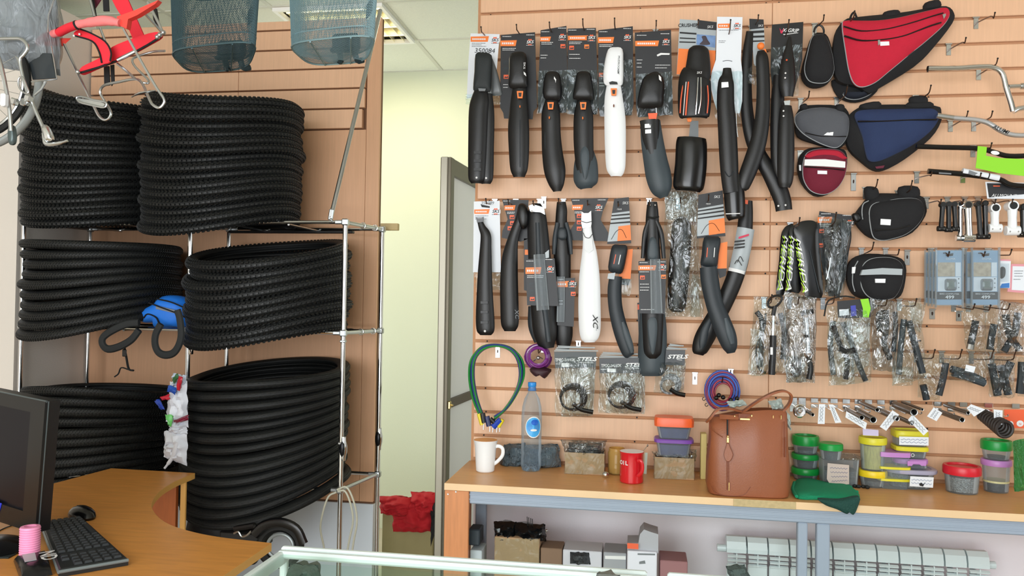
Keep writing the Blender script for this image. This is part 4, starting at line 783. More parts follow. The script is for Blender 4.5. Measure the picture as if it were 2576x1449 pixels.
G('mudguard', 'black mudguard with a tilted dark grey blade, sixth in the upper row', 'mudguard', (1651, 52), Y1, [
 crd([(1597, 82), (1688, 75), (1690, 190), (1693, 288), (1606, 295), (1600, 270)]), ('deco', 0, 0, dict(strip=(1598, 103, 1655, 116), logo=(1675, 105), dashes=[(1602, 88, 24), (1662, 84, 22), (1602, 150, 14), (1602, 158, 12), (1602, 168, 12), (1648, 163, 38), (1648, 170, 30)])), ('plate', 'print_shape', printw, [(1652, 138), (1662, 133), (1685, 134), (1684, 138), (1664, 138), (1654, 142)], .001, .0005), ('fan', 'film', filmt, [(1598, 185), (1690, 180), (1692, 290), (1604, 294)], .01, .02, 15),
 ('shell', 'grey_blade', greyp, [(1636, 305, 50), (1640, 350, 56), (1648, 400, 60), (1657, 445, 64), (1664, 478, 52), (1670, 497, 20)], .02), ('shell', 'dark_blade', B, [(1634, 303, 50), (1638, 350, 42), (1645, 400, 30), (1652, 435, 18), (1657, 458, 5)], .032), ('plate', 'white_label', Wt, [(1622, 312), (1637, 311), (1637, 321), (1622, 322)], .055, .001), ('plate', 'white_label', Wt, [(1623, 326), (1638, 325), (1638, 335), (1623, 336)], .055, .001),
 ('plate', 'joint', orangered, [(1630, 285), (1654, 284), (1650, 303), (1633, 303)], .05, .006), ('tube', 'joint_arm', steel, [(1650, 268, .04), (1652, 290, .04)], .003, 6, 0),
 ('puff', 'clip_head', B, [(1620, 195), (1645, 181), (1660, 186), (1671, 205), (1670, 240), (1665, 268), (1635, 272), (1606, 270), (1605, 245), (1612, 215)], .04, .022, .004), ('plate', 'white_mark', printw, [(1657, 188), (1663, 194), (1664, 205), (1658, 200)], .065, .001)])
G('mudguard', 'black mudguard with chrome and orange stripes on a silver and orange card', 'mudguard', (1757, 50), Y1, [
 crd([(1710, 48), (1803, 55), (1800, 120), (1796, 190), (1702, 188)], silver_p), ('plate', 'orange_panel', orange, [(1707, 122), (1800, 127), (1797, 189), (1702, 187)], .001, .0006), ('plate', 'cyclist_photo', mat('photo_blue', (122, 156, 206), .5, var=.3, vs=40), [(1753, 86), (1800, 90), (1799, 120), (1752, 112)], .001, .0006), ('puff', 'cyclist_shape', mat('photo_dark', (60, 50, 60), .5), [(1765, 92), (1775, 90), (1780, 100), (1786, 112), (1760, 112), (1768, 102)], .0016, .0004), ('plate', 'black_panel', darkcard, [(1755, 50), (1803, 56), (1802, 76), (1756, 72)], .001, .0006),
 ('text', 'CRUSHER', printk, 1731, 64, 9, .001, 1, .95, 0, .03), ('text', 'SKS', printw, 1786, 68, 7, .002, 0, 1, .2), ('plate', 'dark_bar', printk, [(1710, 80), (1752, 83), (1752, 87), (1710, 84)], .001, .0005), ('plate', 'dark_bar', printk, [(1710, 94), (1750, 96), (1750, 99), (1710, 97)], .001, .0005), ('plate', 'dark_bar', printk, [(1709, 104), (1750, 105), (1750, 108), (1709, 107)], .001, .0005),
 ('shell', 'lower_blade', blackg, [(1740, 348, 72), (1739, 365, 78), (1738, 410, 80), (1734, 450, 80), (1731, 472, 76), (1730, 482, 60)], .02), ('plate', 'grey_bracket', clearmat('smoky_bracket', (140, 146, 150), .6, .2, 0), [(1737, 304), (1757, 304), (1757, 345), (1733, 345)], .035, .008), ('plate', 'orange_tab', orange, [(1727, 296), (1740, 296), (1739, 306), (1730, 306)], .04, .006),
 ('shell', 'upper_blade', B, [(1757, 116, 30), (1757, 126, 50), (1757, 150, 58), (1755, 180, 66), (1748, 200, 80), (1747, 250, 84), (1746, 290, 78), (1746, 299, 64)], .04, .25), ('text', 'SKS', printw, 1759, 183, 6, .083, 0, 1, .2),
 ('tube', 'chrome_stripe', chrome, [(1756, 195, .084), (1753, 250, .087), (1750, 288, .082)], .0028, 6), ('tube', 'chrome_stripe', chrome, [(1763, 195, .083), (1763, 250, .085), (1757, 286, .082)], .0028, 6), ('tube', 'orange_stripe', orangered, [(1732, 206, .075), (1728, 250, .079), (1725, 290, .072)], .003, 6), ('tube', 'white_stripe', printw, [(1726, 206, .07), (1722, 250, .074), (1719, 290, .066)], .0018, 6), ('tube', 'orange_stripe', orangered, [(1718, 215, .06), (1713, 250, .062), (1711, 285, .056)], .0025, 6), ('tube', 'orange_stripe', orangered, [(1780, 215, .07), (1782, 250, .07), (1779, 285, .066)], .0022, 6)])
G('mudguard', 'long black mudguard on a tall white bottle-shaped card in the upper row', 'mudguard', (1838, 50), Y1-.02, [
 crd([(1804, 42), (1868, 43), (1864, 150), (1868, 190), (1867, 255), (1861, 285), (1806, 285), (1796, 255), (1786, 212), (1791, 180), (1801, 150)], whitep), ('deco', 0, 'light', dict(strip=(1806, 60, 1835, 70), logo=(1854, 65, 1), dashes=[(1808, 75, 50), (1808, 102, 18), (1808, 106, 15)])), ('tube', 'card_slot', printk, [(1818, 154, .001), (1830, 152, .001), (1842, 154, .001)], .001, 5), ('fan', 'film', filmt, [(1788, 180), (1868, 180), (1862, 330), (1800, 300)], .006, .02, 16),
 ('shell', 'blade', B, [(1829, 172, 20), (1829, 190, 27), (1826, 210, 40), (1825, 260, 44), (1829, 320, 47), (1833, 400, 47), (1836, 450, 44), (1841, 485, 44)], .03), ('shell', 'end_piece', blackg, [(1846, 440, 40), (1846, 470, 50), (1848, 510, 52), (1850, 545, 46), (1851, 552, 30)], .022), ('plate', 'white_label', Wt, [(1815, 207), (1832, 206), (1833, 219), (1815, 221)], .062, .0012), ('tube', 'silver_strut', steel, [(1852, 280, .02), (1853, 320, .02), (1856, 345, .02)], .002, 6), ('tube', 'embossed_arc', greyd, [(1822, 430, .055), (1834, 444, .06), (1848, 430, .055)], .0016, 5), ('plate', 'silver_edge', printw, [(1826, 537), (1862, 536), (1862, 538), (1826, 539)], .05, .001)])
G('mudguard', 'pair of long curved black mudguards crossing under a narrow striped card', 'mudguard', (1908, 38), Y1, [
 crd([(1886, 48), (1921, 50), (1924, 118), (1906, 172), (1896, 160), (1893, 110)], silver_p), ('plate', 'card_head', darkcard, [(1885, 47), (1921, 49), (1922, 70), (1886, 74)], .001, .0008), ('text', 'SKS', printw, 1913, 65, 6, .002, 0, 1, .2), ('plate', 'dark_bar', printk, [(1887, 78), (1922, 76), (1922, 82), (1887, 84)], .001, .0005), ('plate', 'dark_bar', printk, [(1888, 90), (1923, 89), (1923, 94), (1888, 95)], .001, .0005), ('plate', 'dark_bar', printk, [(1889, 102), (1923, 101), (1923, 104), (1889, 106)], .001, .0005),
 ('shell', 'rear_blade', B, [(1886, 80, 18), (1880, 140, 26), (1877, 220, 28), (1880, 290, 32), (1892, 350, 36), (1912, 395, 38), (1935, 432, 42), (1957, 475, 46), (1968, 505, 44), (1972, 530, 42)], .0), ('ball', 'round_mark', printw, 1958, 518, .03, .004), ('ball', 'round_mark', printw, 1976, 516, .03, .004),
 ('shell', 'front_blade', B, [(1914, 128, 18), (1917, 150, 32), (1920, 220, 34), (1918, 290, 37), (1909, 350, 41), (1894, 400, 43), (1877, 445, 40), (1869, 472, 30), (1868, 480, 18)], .045), ('ball', 'orange_ball', orange, 1914, 116, .05, .014), ('plate', 'orange_tab', orange, [(1918, 125), (1926, 122), (1930, 138), (1922, 140)], .04, .004), ('fan', 'film', filmt, [(1878, 175), (1902, 160), (1904, 215), (1880, 210)], .02, .015, 17, .006, 5, 6)])
G('mudguard', 'black two-piece mudguard on a black card with white slanted lettering', 'mudguard', (1985, 50), Y1, [
 crd([(1942, 62), (2021, 55), (2018, 150), (2008, 195), (1992, 242), (1946, 235), (1938, 180), (1940, 110)], mat('black_card', (26, 26, 28), .4)), ('text', 'X-GRIP', printw, 1988, 77, 10, .001, 4, .95, .25, .02), ('plate', 'red_mark', mat('red_print', (200, 30, 70), .5), [(1961, 70), (1966, 78), (1972, 70), (1968, 84), (1964, 84)], .002, .0005), ('plate', 'underline', printw, [(1970, 86), (2008, 82), (2008, 83), (1972, 88)], .001, .0005), ('fan', 'film', filmt, [(1940, 120), (2018, 110), (2008, 240), (1942, 238)], .008, .02, 18),
 ('shell', 'rear_blade', B, [(1958, 190, 24), (1956, 250, 34), (1955, 330, 36), (1957, 410, 34), (1966, 455, 26)], .01), ('shell', 'upper_blade', B, [(1987, 92, 6), (1985, 115, 16), (1981, 165, 36), (1980, 210, 42), (1981, 244, 28)], .04), ('plate', 'silver_joint', steel, [(1972, 254), (1988, 252), (1986, 272), (1976, 272)], .045, .008), ('shell', 'lower_blade', B, [(1979, 266, 24), (1978, 295, 36), (1977, 350, 42), (1976, 420, 43), (1975, 455, 38), (1974, 472, 26)], .04),
 ('ball', 'rivet', printw, 1976, 184, .068, .0035), ('ball', 'rivet', printw, 1975, 196, .068, .0035), ('ball', 'rivet', printw, 1971, 279, .06, .0035), ('ball', 'rivet', printw, 1971, 292, .062, .0035), ('ball', 'orange_dot', orangered, 1979, 151, .064, .0035)])
# ------------------------------------------------------------------ second row of mudguards
Y2 = 3.21
def ridges(x, ys, w=9): return [('plate', 'ridge', B, [(x-w, y), (x+w, y), (x+w, y+6), (x-w, y+6)], .062, .006) for y in ys]
G('mudguard', 'black mudguard with a bent neck on a white card marked 350089', 'mudguard', (1222, 500), Y2, [
 crd([(1192, 507), (1257, 505), (1260, 685), (1190, 685)], whitep), ('deco', 0, 'light', dict(strip=(1193, 527, 1229, 538), logo=(1247, 532, 1), dashes=[(1195, 542, 34), (1195, 546, 22), (1195, 550, 28)])), ('text', '350089', printg, 1226, 511, 8, .001, 0, 1, .15), ('plate', 'small_picture', printk, [(1209, 514), (1232, 519), (1232, 523), (1212, 521)], .001, .0005), ('fan', 'film', filmt, [(1194, 684), (1260, 684), (1258, 730), (1197, 724)], .004, .015, 21),
 ('shell', 'blade', B, [(1206, 552, 12), (1213, 572, 18), (1222, 592, 26), (1222, 625, 29), (1220, 690, 36), (1220, 750, 42), (1221, 805, 47), (1222, 832, 44), (1222, 843, 28)], .03), ('plate', 'clamp', blackg, [(1197, 546), (1202, 549), (1211, 549), (1215, 545), (1214, 558), (1200, 560)], .045, .02)]+ridges(1218, (758, 782, 808))+[('ball', 'round_mark', printw, 1220, 833, .062, .005)])
G('mudguard', 'plain black mudguard with a bent neck behind a dark waisted card', 'mudguard', (1278, 502), Y2, [
 crd([(1263, 502), (1330, 503), (1326, 545), (1330, 600), (1310, 608), (1262, 598), (1264, 580), (1277, 552)]), ('deco', 0, 0, dict(strip=(1269, 517, 1294, 529), dashes=[(1266, 505, 18), (1276, 533, 20), (1276, 536, 18)], squares=[(1288, 546, orangered), (1289, 561, orangered), (1283, 574, orangered)])),
 ('shell', 'blade', B, [(1314, 522, 22), (1308, 550, 22), (1299, 575, 24), (1290, 605, 28), (1283, 650, 40), (1281, 710, 45), (1282, 770, 46), (1283, 815, 44), (1283, 833, 28)], .03), ('puff', 'clamp', B, [(1305, 515), (1322, 515), (1330, 540), (1326, 570), (1312, 575), (1302, 550)], .03, .02), ('text', 'XC', printg, 1300, 790, 10, .056, 85, 1.2, .2)])
G('mudguard', 'black mudguard in a clear-windowed sleeve with an orange strip, third in the lower row', 'mudguard', (1341, 506), Y2, [
 ('plate', 'back_card', darkcard, [(1318, 600), (1340, 600), (1340, 735), (1318, 730)], 0, .0015), ('plate', 'side_strip', orange, [(1320, 628), (1332, 628), (1332, 641), (1320, 641)], .001, .0006), ('shell', 'dark_flap', greyd, [(1342, 770, 26), (1344, 820, 30), (1354, 860, 20)], .0),
 ('shell', 'blade', B, [(1349, 512, 22), (1350, 535, 44), (1353, 580, 52), (1357, 640, 56), (1363, 720, 60), (1368, 790, 62), (1372, 840, 58), (1376, 876, 36)], .02), ('plate', 'chrome_bracket', zinc, [(1330, 518), (1340, 514), (1368, 522), (1371, 540), (1360, 534), (1334, 532)], .06, .004), ('ball', 'bolt', chrome, 1338, 532, .064, .005), ('shell', 'grey_rib', greyd, [(1352, 560, 10), (1358, 700, 14), (1370, 780, 14), (1380, 860, 12)], .047, .3),
 ('plate', 'sleeve', darkcard, [(1322, 652), (1395, 650), (1405, 770), (1326, 768)], .066, .0015), ('deco', .066, 0, dict(strip=(1322, 673, 1359, 689), logo=(1384, 677), dashes=[(1324, 656, 18), (1372, 652, 18), (1326, 693, 42), (1326, 697, 40)], squares=[(1337, 716, greyd), (1338, 734, greyd), (1339, 752, orangered)])), ('shell', 'clear_tube', clearp, [(1356, 640, 28), (1360, 700, 30), (1366, 780, 32)], .07, .35), ('plate', 'silver_mark', silver_p, [(1371, 636), (1381, 628), (1381, 648), (1372, 650)], .06, .001)])
G('mudguard', 'narrow black mudguard with a small dark sleeve card, fourth in the lower row', 'mudguard', (1405, 500), Y2+.015, [
 ('shell', 'blade', B, [(1412, 508, 22), (1413, 530, 28), (1412, 560, 30), (1414, 620, 42), (1415, 700, 42), (1416, 780, 44), (1418, 840, 46), (1418, 880, 28)], .01), ('shell', 'fork_arm', greyd, [(1402, 560, 10), (1396, 600, 12), (1393, 640, 8)], .03), ('shell', 'fork_arm', greyd, [(1424, 560, 10), (1433, 600, 12), (1437, 640, 8)], .03), ('puff', 'ribbed_pad', greyd, [(1405, 575), (1422, 575), (1424, 600), (1404, 600)], .05, .006),
 ('plate', 'sleeve', darkcard, [(1400, 700), (1447, 699), (1443, 822), (1402, 818)], .055, .0015), ('deco', .055, 0, dict(strip=(1400, 708, 1428, 722), logo=(1440, 714), dashes=[(1402, 702, 16), (1406, 756, 10), (1406, 764, 10)], squares=[(1442, 739, orangered)])), ('shell', 'clear_tube', clearp, [(1411, 696, 20), (1411, 760, 20), (1410, 810, 20)], .06, .35)])
G('mudguard', 'white mudguard with flared blade on a bow-shaped dark card, lower row', 'mudguard', (1478, 505), Y2, [
 crd([(1436, 500), (1531, 498), (1517, 530), (1511, 553), (1530, 585), (1530, 607), (1432, 604), (1434, 580), (1448, 556), (1444, 526)]), ('deco', 0, 0, dict(strip=(1439, 516, 1464, 528), logo=(1506, 522), dashes=[(1440, 503, 18), (1504, 502, 20), (1446, 532, 18), (1446, 535, 18)], squares=[(1457, 543, orangered), (1457, 559, orangered), (1457, 575, orangered)])),
 ('shell', 'blade', Wt, [(1476, 540, 22), (1477, 575, 22), (1480, 605, 27), (1483, 640, 38), (1483, 700, 52), (1483, 770, 56), (1484, 825, 54), (1483, 850, 44), (1483, 861, 26)], .025), ('plate', 'clamp', Wt, [(1463, 532), (1469, 536), (1480, 536), (1487, 530), (1488, 562), (1486, 572), (1465, 574), (1462, 560)], .04, .02), ('tube', 'rubber_ring', rubber, [(1462, 556, .042), (1475, 560, .047), (1488, 557, .042)], .0012, 5), ('tube', 'rubber_ring', rubber, [(1467, 585, .03), (1472, 596, .044), (1483, 598, .046), (1490, 589, .03)], .0012, 5), ('plate', 'grey_wedge', mat('pearl_grey', (206, 208, 208), .3), [(1470, 600), (1489, 600), (1492, 628), (1481, 638), (1470, 626)], .046, .003), ('text', 'XC', printk, 1497, 808, 13, .062, 88, 1.3, .3, .02), ('text', 'series', printg, 1501, 826, 4, .058, 88, 1)])
def striped_card(q, q2=None):     # black head, silver bars, orange fan
    (x0, y0), (x1, y1), (x2, y2), (x3, y3) = q; L_ = lambda u, v: ((x0*(1-u)+x1*u)*(1-v)+(x3*(1-u)+x2*u)*v, (y0*(1-u)+y1*u)*(1-v)+(y3*(1-u)+y2*u)*v)
    o = [crd(q, silver_p), ('plate', 'card_head', darkcard, [L_(0, 0), L_(1, 0), L_(1, .3), L_(0, .32)], .001, .0008)]
    for v in (.36, .44, .53): o.append(('plate', 'dark_bar', printk, [L_(0, v), L_(1, v-.01), L_(1, v+.025), L_(0, v+.03)], .001, .0006))
    o += [('plate', 'orange_fan', orange, [L_(.42, .62), L_(1, .6), L_(1, .93), L_(.42, .95)], .001, .0007), ('tube', 'dial_arc', printk, [(*L_(.15, .9), .002), (*L_(.35, .72), .002), (*L_(.6, .7), .002), (*L_(.8, .88), .002)], .0009, 5, 4), ('plate', 'foot_band', darkcard, [L_(0, .95), L_(1, .93), L_(1, 1), L_(0, 1)], .001, .0007), ('text', 'SKS', printw, *L_(.75, .12), 7, .002, 0, 1, .2), ('text', 'race', printw, *L_(.4, .24), 5, .002, 0, 1, .2)]
    return o
G('mudguard', 'dark grey curved mudguard left of the long black one, orange fan-printed card', 'mudguard', (1555, 508), Y2, striped_card([(1545, 500), (1582, 496), (1588, 612), (1527, 614)])+[
 ('plate', 'orange_back_card', orange, [(1568, 630), (1592, 626), (1586, 702), (1556, 700)], .0, .002), ('plate', 'black_back_card', darkcard, [(1556, 700), (1586, 702), (1583, 718), (1560, 716)], 0, .002),
 ('shell', 'blade', greyd, [(1549, 695, 32), (1546, 730, 35), (1548, 770, 35), (1556, 810, 37), (1568, 850, 38), (1580, 885, 32), (1586, 896, 20)], .02), ('shell', 'grey_insert', greyp, [(1566, 810, 8), (1575, 840, 18), (1586, 872, 16), (1590, 888, 8)], .035, .2), ('puff', 'clip_head', greyd, [(1541, 618), (1560, 616), (1578, 620), (1575, 650), (1566, 685), (1550, 688), (1531, 680), (1533, 650)], .02, .02, .006), ('plate', 'red_line', orangered, [(1548, 640), (1550, 640), (1545, 664), (1543, 664)], .047, .001), ('plate', 'white_line', printw, [(1560, 641), (1562, 641), (1557, 665), (1555, 665)], .047, .001), ('plate', 'grey_joint', silver_p, [(1530, 688), (1548, 686), (1545, 703), (1528, 701)], .045, .008), ('fan', 'film', filmt, [(1548, 705), (1590, 702), (1584, 745), (1552, 740)], .005, .01, 31, .006, 4, 5)])
G('mudguard', 'longest black mudguard with forked top and clear sleeve, centre of the lower row', 'mudguard', (1634, 505), Y2-.01, [
 ('shell', 'wide_grey_blade', greyp, [(1641, 770, 60), (1642, 830, 70), (1641, 890, 72), (1640, 930, 68), (1640, 945, 50)], .0), ('plate', 'side_card', darkcard, [(1603, 762), (1616, 760), (1620, 870), (1608, 870)], .0, .0015), ('plate', 'orange_tab', orangered, [(1604, 766), (1614, 765), (1614, 778), (1604, 779)], .001, .001),
 ('shell', 'blade', B, [(1641, 508, 24), (1641, 530, 30), (1641, 560, 34), (1642, 620, 36), (1642, 700, 46), (1642, 780, 54), (1642, 840, 50), (1642, 885, 44), (1642, 902, 24)], .025), ('puff', 'grey_insert', greyp, [(1642, 798), (1652, 806), (1653, 840), (1646, 885), (1640, 890), (1634, 870), (1629, 830), (1630, 806)], .062, .004),
 ('shell', 'fork_arm', B, [(1632, 555, 10), (1622, 590, 12), (1617, 650, 10)], .035), ('shell', 'fork_arm', B, [(1651, 555, 10), (1664, 590, 12), (1670, 650, 10)], .035), ('tube', 'clamp_band', rubber, [(1627, 545, .05), (1642, 548, .06), (1657, 545, .05)], .004, 6), ('puff', 'grey_pad', greyp, [(1634, 602), (1650, 602), (1654, 650), (1630, 650)], .05, .006), ('ball', 'clamp_bolt', chrome, 1635, 516, .05, .004), ('ball', 'clamp_bolt', chrome, 1648, 516, .05, .004),
 ('plate', 'sleeve', darkcard, [(1606, 657), (1676, 655), (1673, 790), (1608, 788)], .064, .0015), ('deco', .064, 0, dict(strip=(1606, 668, 1648, 680), logo=(1666, 672), dashes=[(1609, 660, 20), (1654, 658, 20), (1609, 683, 24), (1610, 714, 22), (1610, 722, 24), (1610, 729, 22), (1612, 778, 34)], squares=[(1616, 698, orangered), (1669, 696, orange)])), ('shell', 'clear_tube', clearp, [(1648, 652, 26), (1650, 720, 28), (1652, 788, 30)], .068, .35)])
G('mudguard', 'black mudguard sealed in a wrinkled clear bag with a milky top', 'mudguard', (1712, 498), Y2, [
 ('shell', 'blade', B, [(1712, 544, 12), (1713, 556, 38), (1714, 580, 50), (1711, 640, 52), (1706, 710, 52), (1703, 770, 44), (1702, 785, 26)], .0), ('shell', 'inner_rib', greyd, [(1722, 575, 14), (1722, 650, 16), (1716, 740, 16)], .02, .2), ('fan', 'milky_top', clearm, [(1670, 472), (1756, 481), (1752, 558), (1676, 552)], .01, .02, 33), ('fan', 'clear_bag', clear, [(1672, 482), (1756, 486), (1760, 798), (1672, 796)], .02, .06, 34, .012, 10, 22), ('fan', 'inner_bag', clear, [(1740, 690), (1775, 700), (1768, 800), (1736, 795)], .01, .03, 35)])
G('mudguard', 'black mudguard behind with a silver printed sleeve, its tip crossing to the left', 'mudguard', None, Y2+.02, [
 ('shell', 'blade', B, [(1878, 505, 30), (1876, 540, 36), (1872, 590, 40), (1862, 650, 44), (1846, 705, 44), (1822, 760, 44), (1795, 808, 48), (1772, 850, 50), (1760, 880, 40), (1757, 892, 24)], .01), ('shell', 'grey_insert', greyd, [(1790, 800, 10), (1775, 830, 22), (1768, 860, 20), (1764, 878, 8)], .03, .2), ('shell', 'silver_sleeve', silver_p, [(1876, 575, 44), (1866, 630, 44), (1853, 686, 42)], .02, .35), ('shell', 'white_band', printw, [(1854, 678, 43), (1852, 686, 42)], .022, .35), ('plate', 'red_script', mat('red_print', (200, 30, 70), .5), [(1858, 596), (1884, 588), (1884, 593), (1858, 601)], .06, .001)]+
 [('plate', 'print_bar', printk, [(1848, y), (1874, y-3), (1873, y+1), (1847, y+4)], .055, .001) for y in (606, 614, 622)]+[('tube', 'flower_print', printk, [(1855, 660, .055), (1862, 645, .058), (1870, 658, .055)], .0014, 5, 4), ('tube', 'flower_print', printk, [(1848, 664, .052), (1856, 654, .056), (1866, 668, .055)], .0014, 5, 4), ('plate', 'orange_cap', orangered, [(1873, 502), (1882, 504), (1881, 514), (1872, 512)], .03, .01)])
G('mudguard', 'dark grey curved mudguard beside the clear-bagged one, orange fan-printed card', 'mudguard', (1783, 490), Y2-.03, striped_card([(1757, 490), (1818, 479), (1825, 594), (1753, 600)])+[
 ('plate', 'orange_back_card', orange, [(1810, 612), (1830, 608), (1828, 675), (1804, 676)], .0, .002), ('plate', 'black_back_card', darkcard, [(1804, 676), (1828, 675), (1826, 694), (1810, 700)], 0, .002),
 ('shell', 'blade', greyd, [(1782, 672, 44), (1786, 710, 46), (1796, 760, 44), (1812, 805, 48), (1828, 845, 48), (1836, 872, 38), (1839, 888, 20)], .02), ('shell', 'grey_insert', greyp, [(1825, 800, 8), (1834, 835, 20), (1842, 865, 12)], .04, .2), ('puff', 'clip_head', greyd, [(1771, 598), (1790, 595), (1812, 600), (1808, 640), (1803, 672), (1784, 674), (1763, 668), (1765, 640)], .02, .022, .006), ('plate', 'red_line', orangered, [(1779, 623), (1781, 623), (1779, 647), (1777, 647)], .05, .001), ('plate', 'white_line', printw, [(1797, 623), (1799, 623), (1797, 647), (1795, 647)], .05, .001), ('plate', 'joint', black, [(1764, 668), (1806, 668), (1802, 682), (1768, 682)], .03, .02)])
# ------------------------------------------------------------------ fabric bags
c3 = P_(0, 2.898, 1960, 0); c6 = P_(0, 2.5875, 1880, 440)
pipe = mat('grey_piping', (150, 154, 156), .5); k_fab = mat('black_bag_fabric', (20, 20, 23), .85, bump=.3, bs=420)
def fab(nm, c): return mat(nm, c, .85, bump=.3, bs=380, var=.10, vs=14)
def bag(label, tip, Y, gus, front, fmat, depth=.05, extra=(), fm=None, hang=True, pm=pipe, L=.17):
    t = thing('frame_bag', label, 'bag', W(*front[0], Y))
    g = outline(gus, 3); m = MB(); m.puff(g, Y, depth*.75, .002, 5, edge=depth*.5); part('side_panel', m, k_fab, t, True)
    f = outline(front, 4); m = MB(); m.puff(f, Y-depth, .022, .012, 7, edge=.006, pw=.6); part('front_panel', m, fmat, t, True)
    m = MB(); m.tube([W(x, y, Y-depth-.004) for x, y in f], .0022, 6, True); part('piping', m, pm, t, True)
    for e in extra:
        k, nm, mt_ = e[:3]; m = MB(); sm = True
        if k == 'plate': m.plate(e[3], Y-e[4], e[5] if len(e) > 5 else .001); sm = False
        elif k == 'tube': m.tube([W(x, y, Y-e[4]) for x, y in e[3]], e[5], 8, smooth=4, flat=e[6] if len(e) > 6 else 1)
        elif k == 'puff': m.puff(outline(e[3], 3), Y-e[4], e[5], .004, 5, edge=.006)
        part(nm, m, mt_, t, sm)
    if hang and tip: hook(*tip, 'hook carrying the '+' '.join(label.split()[:13]), L)
    return t
dF = .0745
bag('large red triangular frame bag with two black zips and grey piping', (2150, 28), 3.27,
    c3((400, 260), (462, 165), (560, 140), (860, 110), (1060, 78), (1200, 62), (1256, 110), (1245, 185), (1110, 360), (980, 490), (720, 650), (640, 690), (560, 640), (420, 600), (385, 450)),
    c3((460, 190), (485, 155), (600, 155), (730, 152), (880, 130), (1050, 90), (1190, 60), (1232, 75), (1236, 120), (1190, 190), (1080, 290), (940, 405), (800, 520), (700, 600), (610, 634), (550, 612), (512, 530), (485, 380)), fab('red_canvas', (196, 22, 52)), .05,
    [('puff', 'velcro_strap', k_fab, c3((762, 92), (865, 76), (872, 125), (765, 140)), .02, .012), ('puff', 'velcro_strap', k_fab, c3((1060, 25), (1160, 3), (1172, 60), (1060, 78)), .02, .012), ('tube', 'hanging_loop', k_fab, c3((515, 140), (530, 105), (548, 90), (560, 115), (572, 142)), .02, .004),
     ('tube', 'zip_line', black, c3((470, 192), (600, 226), (760, 216), (900, 185), (1020, 150), (1110, 120), (1195, 95)), dF, .005, .5), ('tube', 'zip_line', black, c3((474, 262), (600, 296), (760, 290), (900, 265), (1010, 225), (1100, 190), (1180, 165)), dF, .006, .5),
     ('plate', 'white_tag', white, c3((735, 304), (802, 302), (804, 330), (738, 334)), dF+.004), ('plate', 'zip_pull', steel, c3((720, 292), (736, 290), (738, 318), (722, 332)), dF+.006, .003), ('plate', 'zip_pull', steel, c3((1192, 105), (1215, 98), (1216, 112), (1200, 140)), dF+.002, .003)])
bag('dark navy piped bag hanging low behind the large red frame bag', None, 3.30, c3((380, 590), (480, 600), (700, 640), (690, 690), (620, 735), (520, 748), (420, 700)), c3((470, 680), (560, 695), (640, 670), (700, 630), (690, 660), (640, 700), (560, 725), (490, 715)), fab('dark_navy', (24, 30, 44)), .02, hang=False)
bag('navy blue wedge-shaped frame bag with a black zip line', (2342, 215), 3.27,
    c3((480, 880), (560, 800), (700, 775), (1110, 780), (1165, 830), (1160, 905), (1085, 1020), (900, 1170), (760, 1245), (680, 1245), (600, 1190), (505, 1100), (475, 990)),
    c3((552, 850), (572, 815), (650, 802), (850, 798), (1040, 795), (1118, 797), (1160, 832), (1152, 885), (1090, 965), (980, 1050), (850, 1120), (730, 1172), (660, 1172), (632, 1120), (608, 1000), (575, 910)), fab('navy_canvas', (34, 50, 88)), .05,
    [('puff', 'velcro_strap', k_fab, c3((590, 765), (725, 742), (732, 800), (610, 806)), .03, .012), ('puff', 'velcro_strap', k_fab, c3((935, 750), (1100, 745), (1110, 792), (940, 798)), .03, .012), ('puff', 'velcro_strap', k_fab, c3((955, 708), (1065, 703), (1072, 755), (960, 760)), .035, .01), ('tube', 'zip_line', black, c3((575, 885), (750, 885), (950, 876), (1148, 872)), dF, .006, .5), ('plate', 'red_tab', mat('dark_red', (96, 18, 44), .7), c3((700, 1215), (770, 1205), (760, 1225), (710, 1230)), .055)], pm=mat('navy_piping', (26, 36, 62), .7))
gr = fab('charcoal_canvas', (84, 86, 92))
bag('small charcoal grey frame bag with black piping seam, left of the navy one', (2132, 215), 3.27,
    c3((112, 890), (135, 810), (200, 775), (440, 780), (505, 850), (505, 960), (470, 1060), (400, 1085), (250, 1050), (130, 1000)),
    c3((115, 860), (150, 820), (220, 797), (330, 788), (440, 808), (498, 848), (506, 920), (490, 1000), (445, 1060), (395, 1076), (300, 1045), (190, 985), (128, 920)), gr, .035,
    [('puff', 'velcro_strap', k_fab, c3((152, 770), (195, 758), (208, 800), (160, 806)), .03, .012), ('puff', 'velcro_strap', k_fab, c3((412, 768), (468, 766), (472, 815), (415, 818)), .03, .012), ('tube', 'zip_line', black, c3((190, 968), (300, 992), (400, 996), (490, 994)), .058, .0035, .5), ('plate', 'white_tag', white, c3((325, 985), (350, 966), (396, 962), (392, 988)), .062)])
drd = fab('wine_canvas', (112, 20, 44))
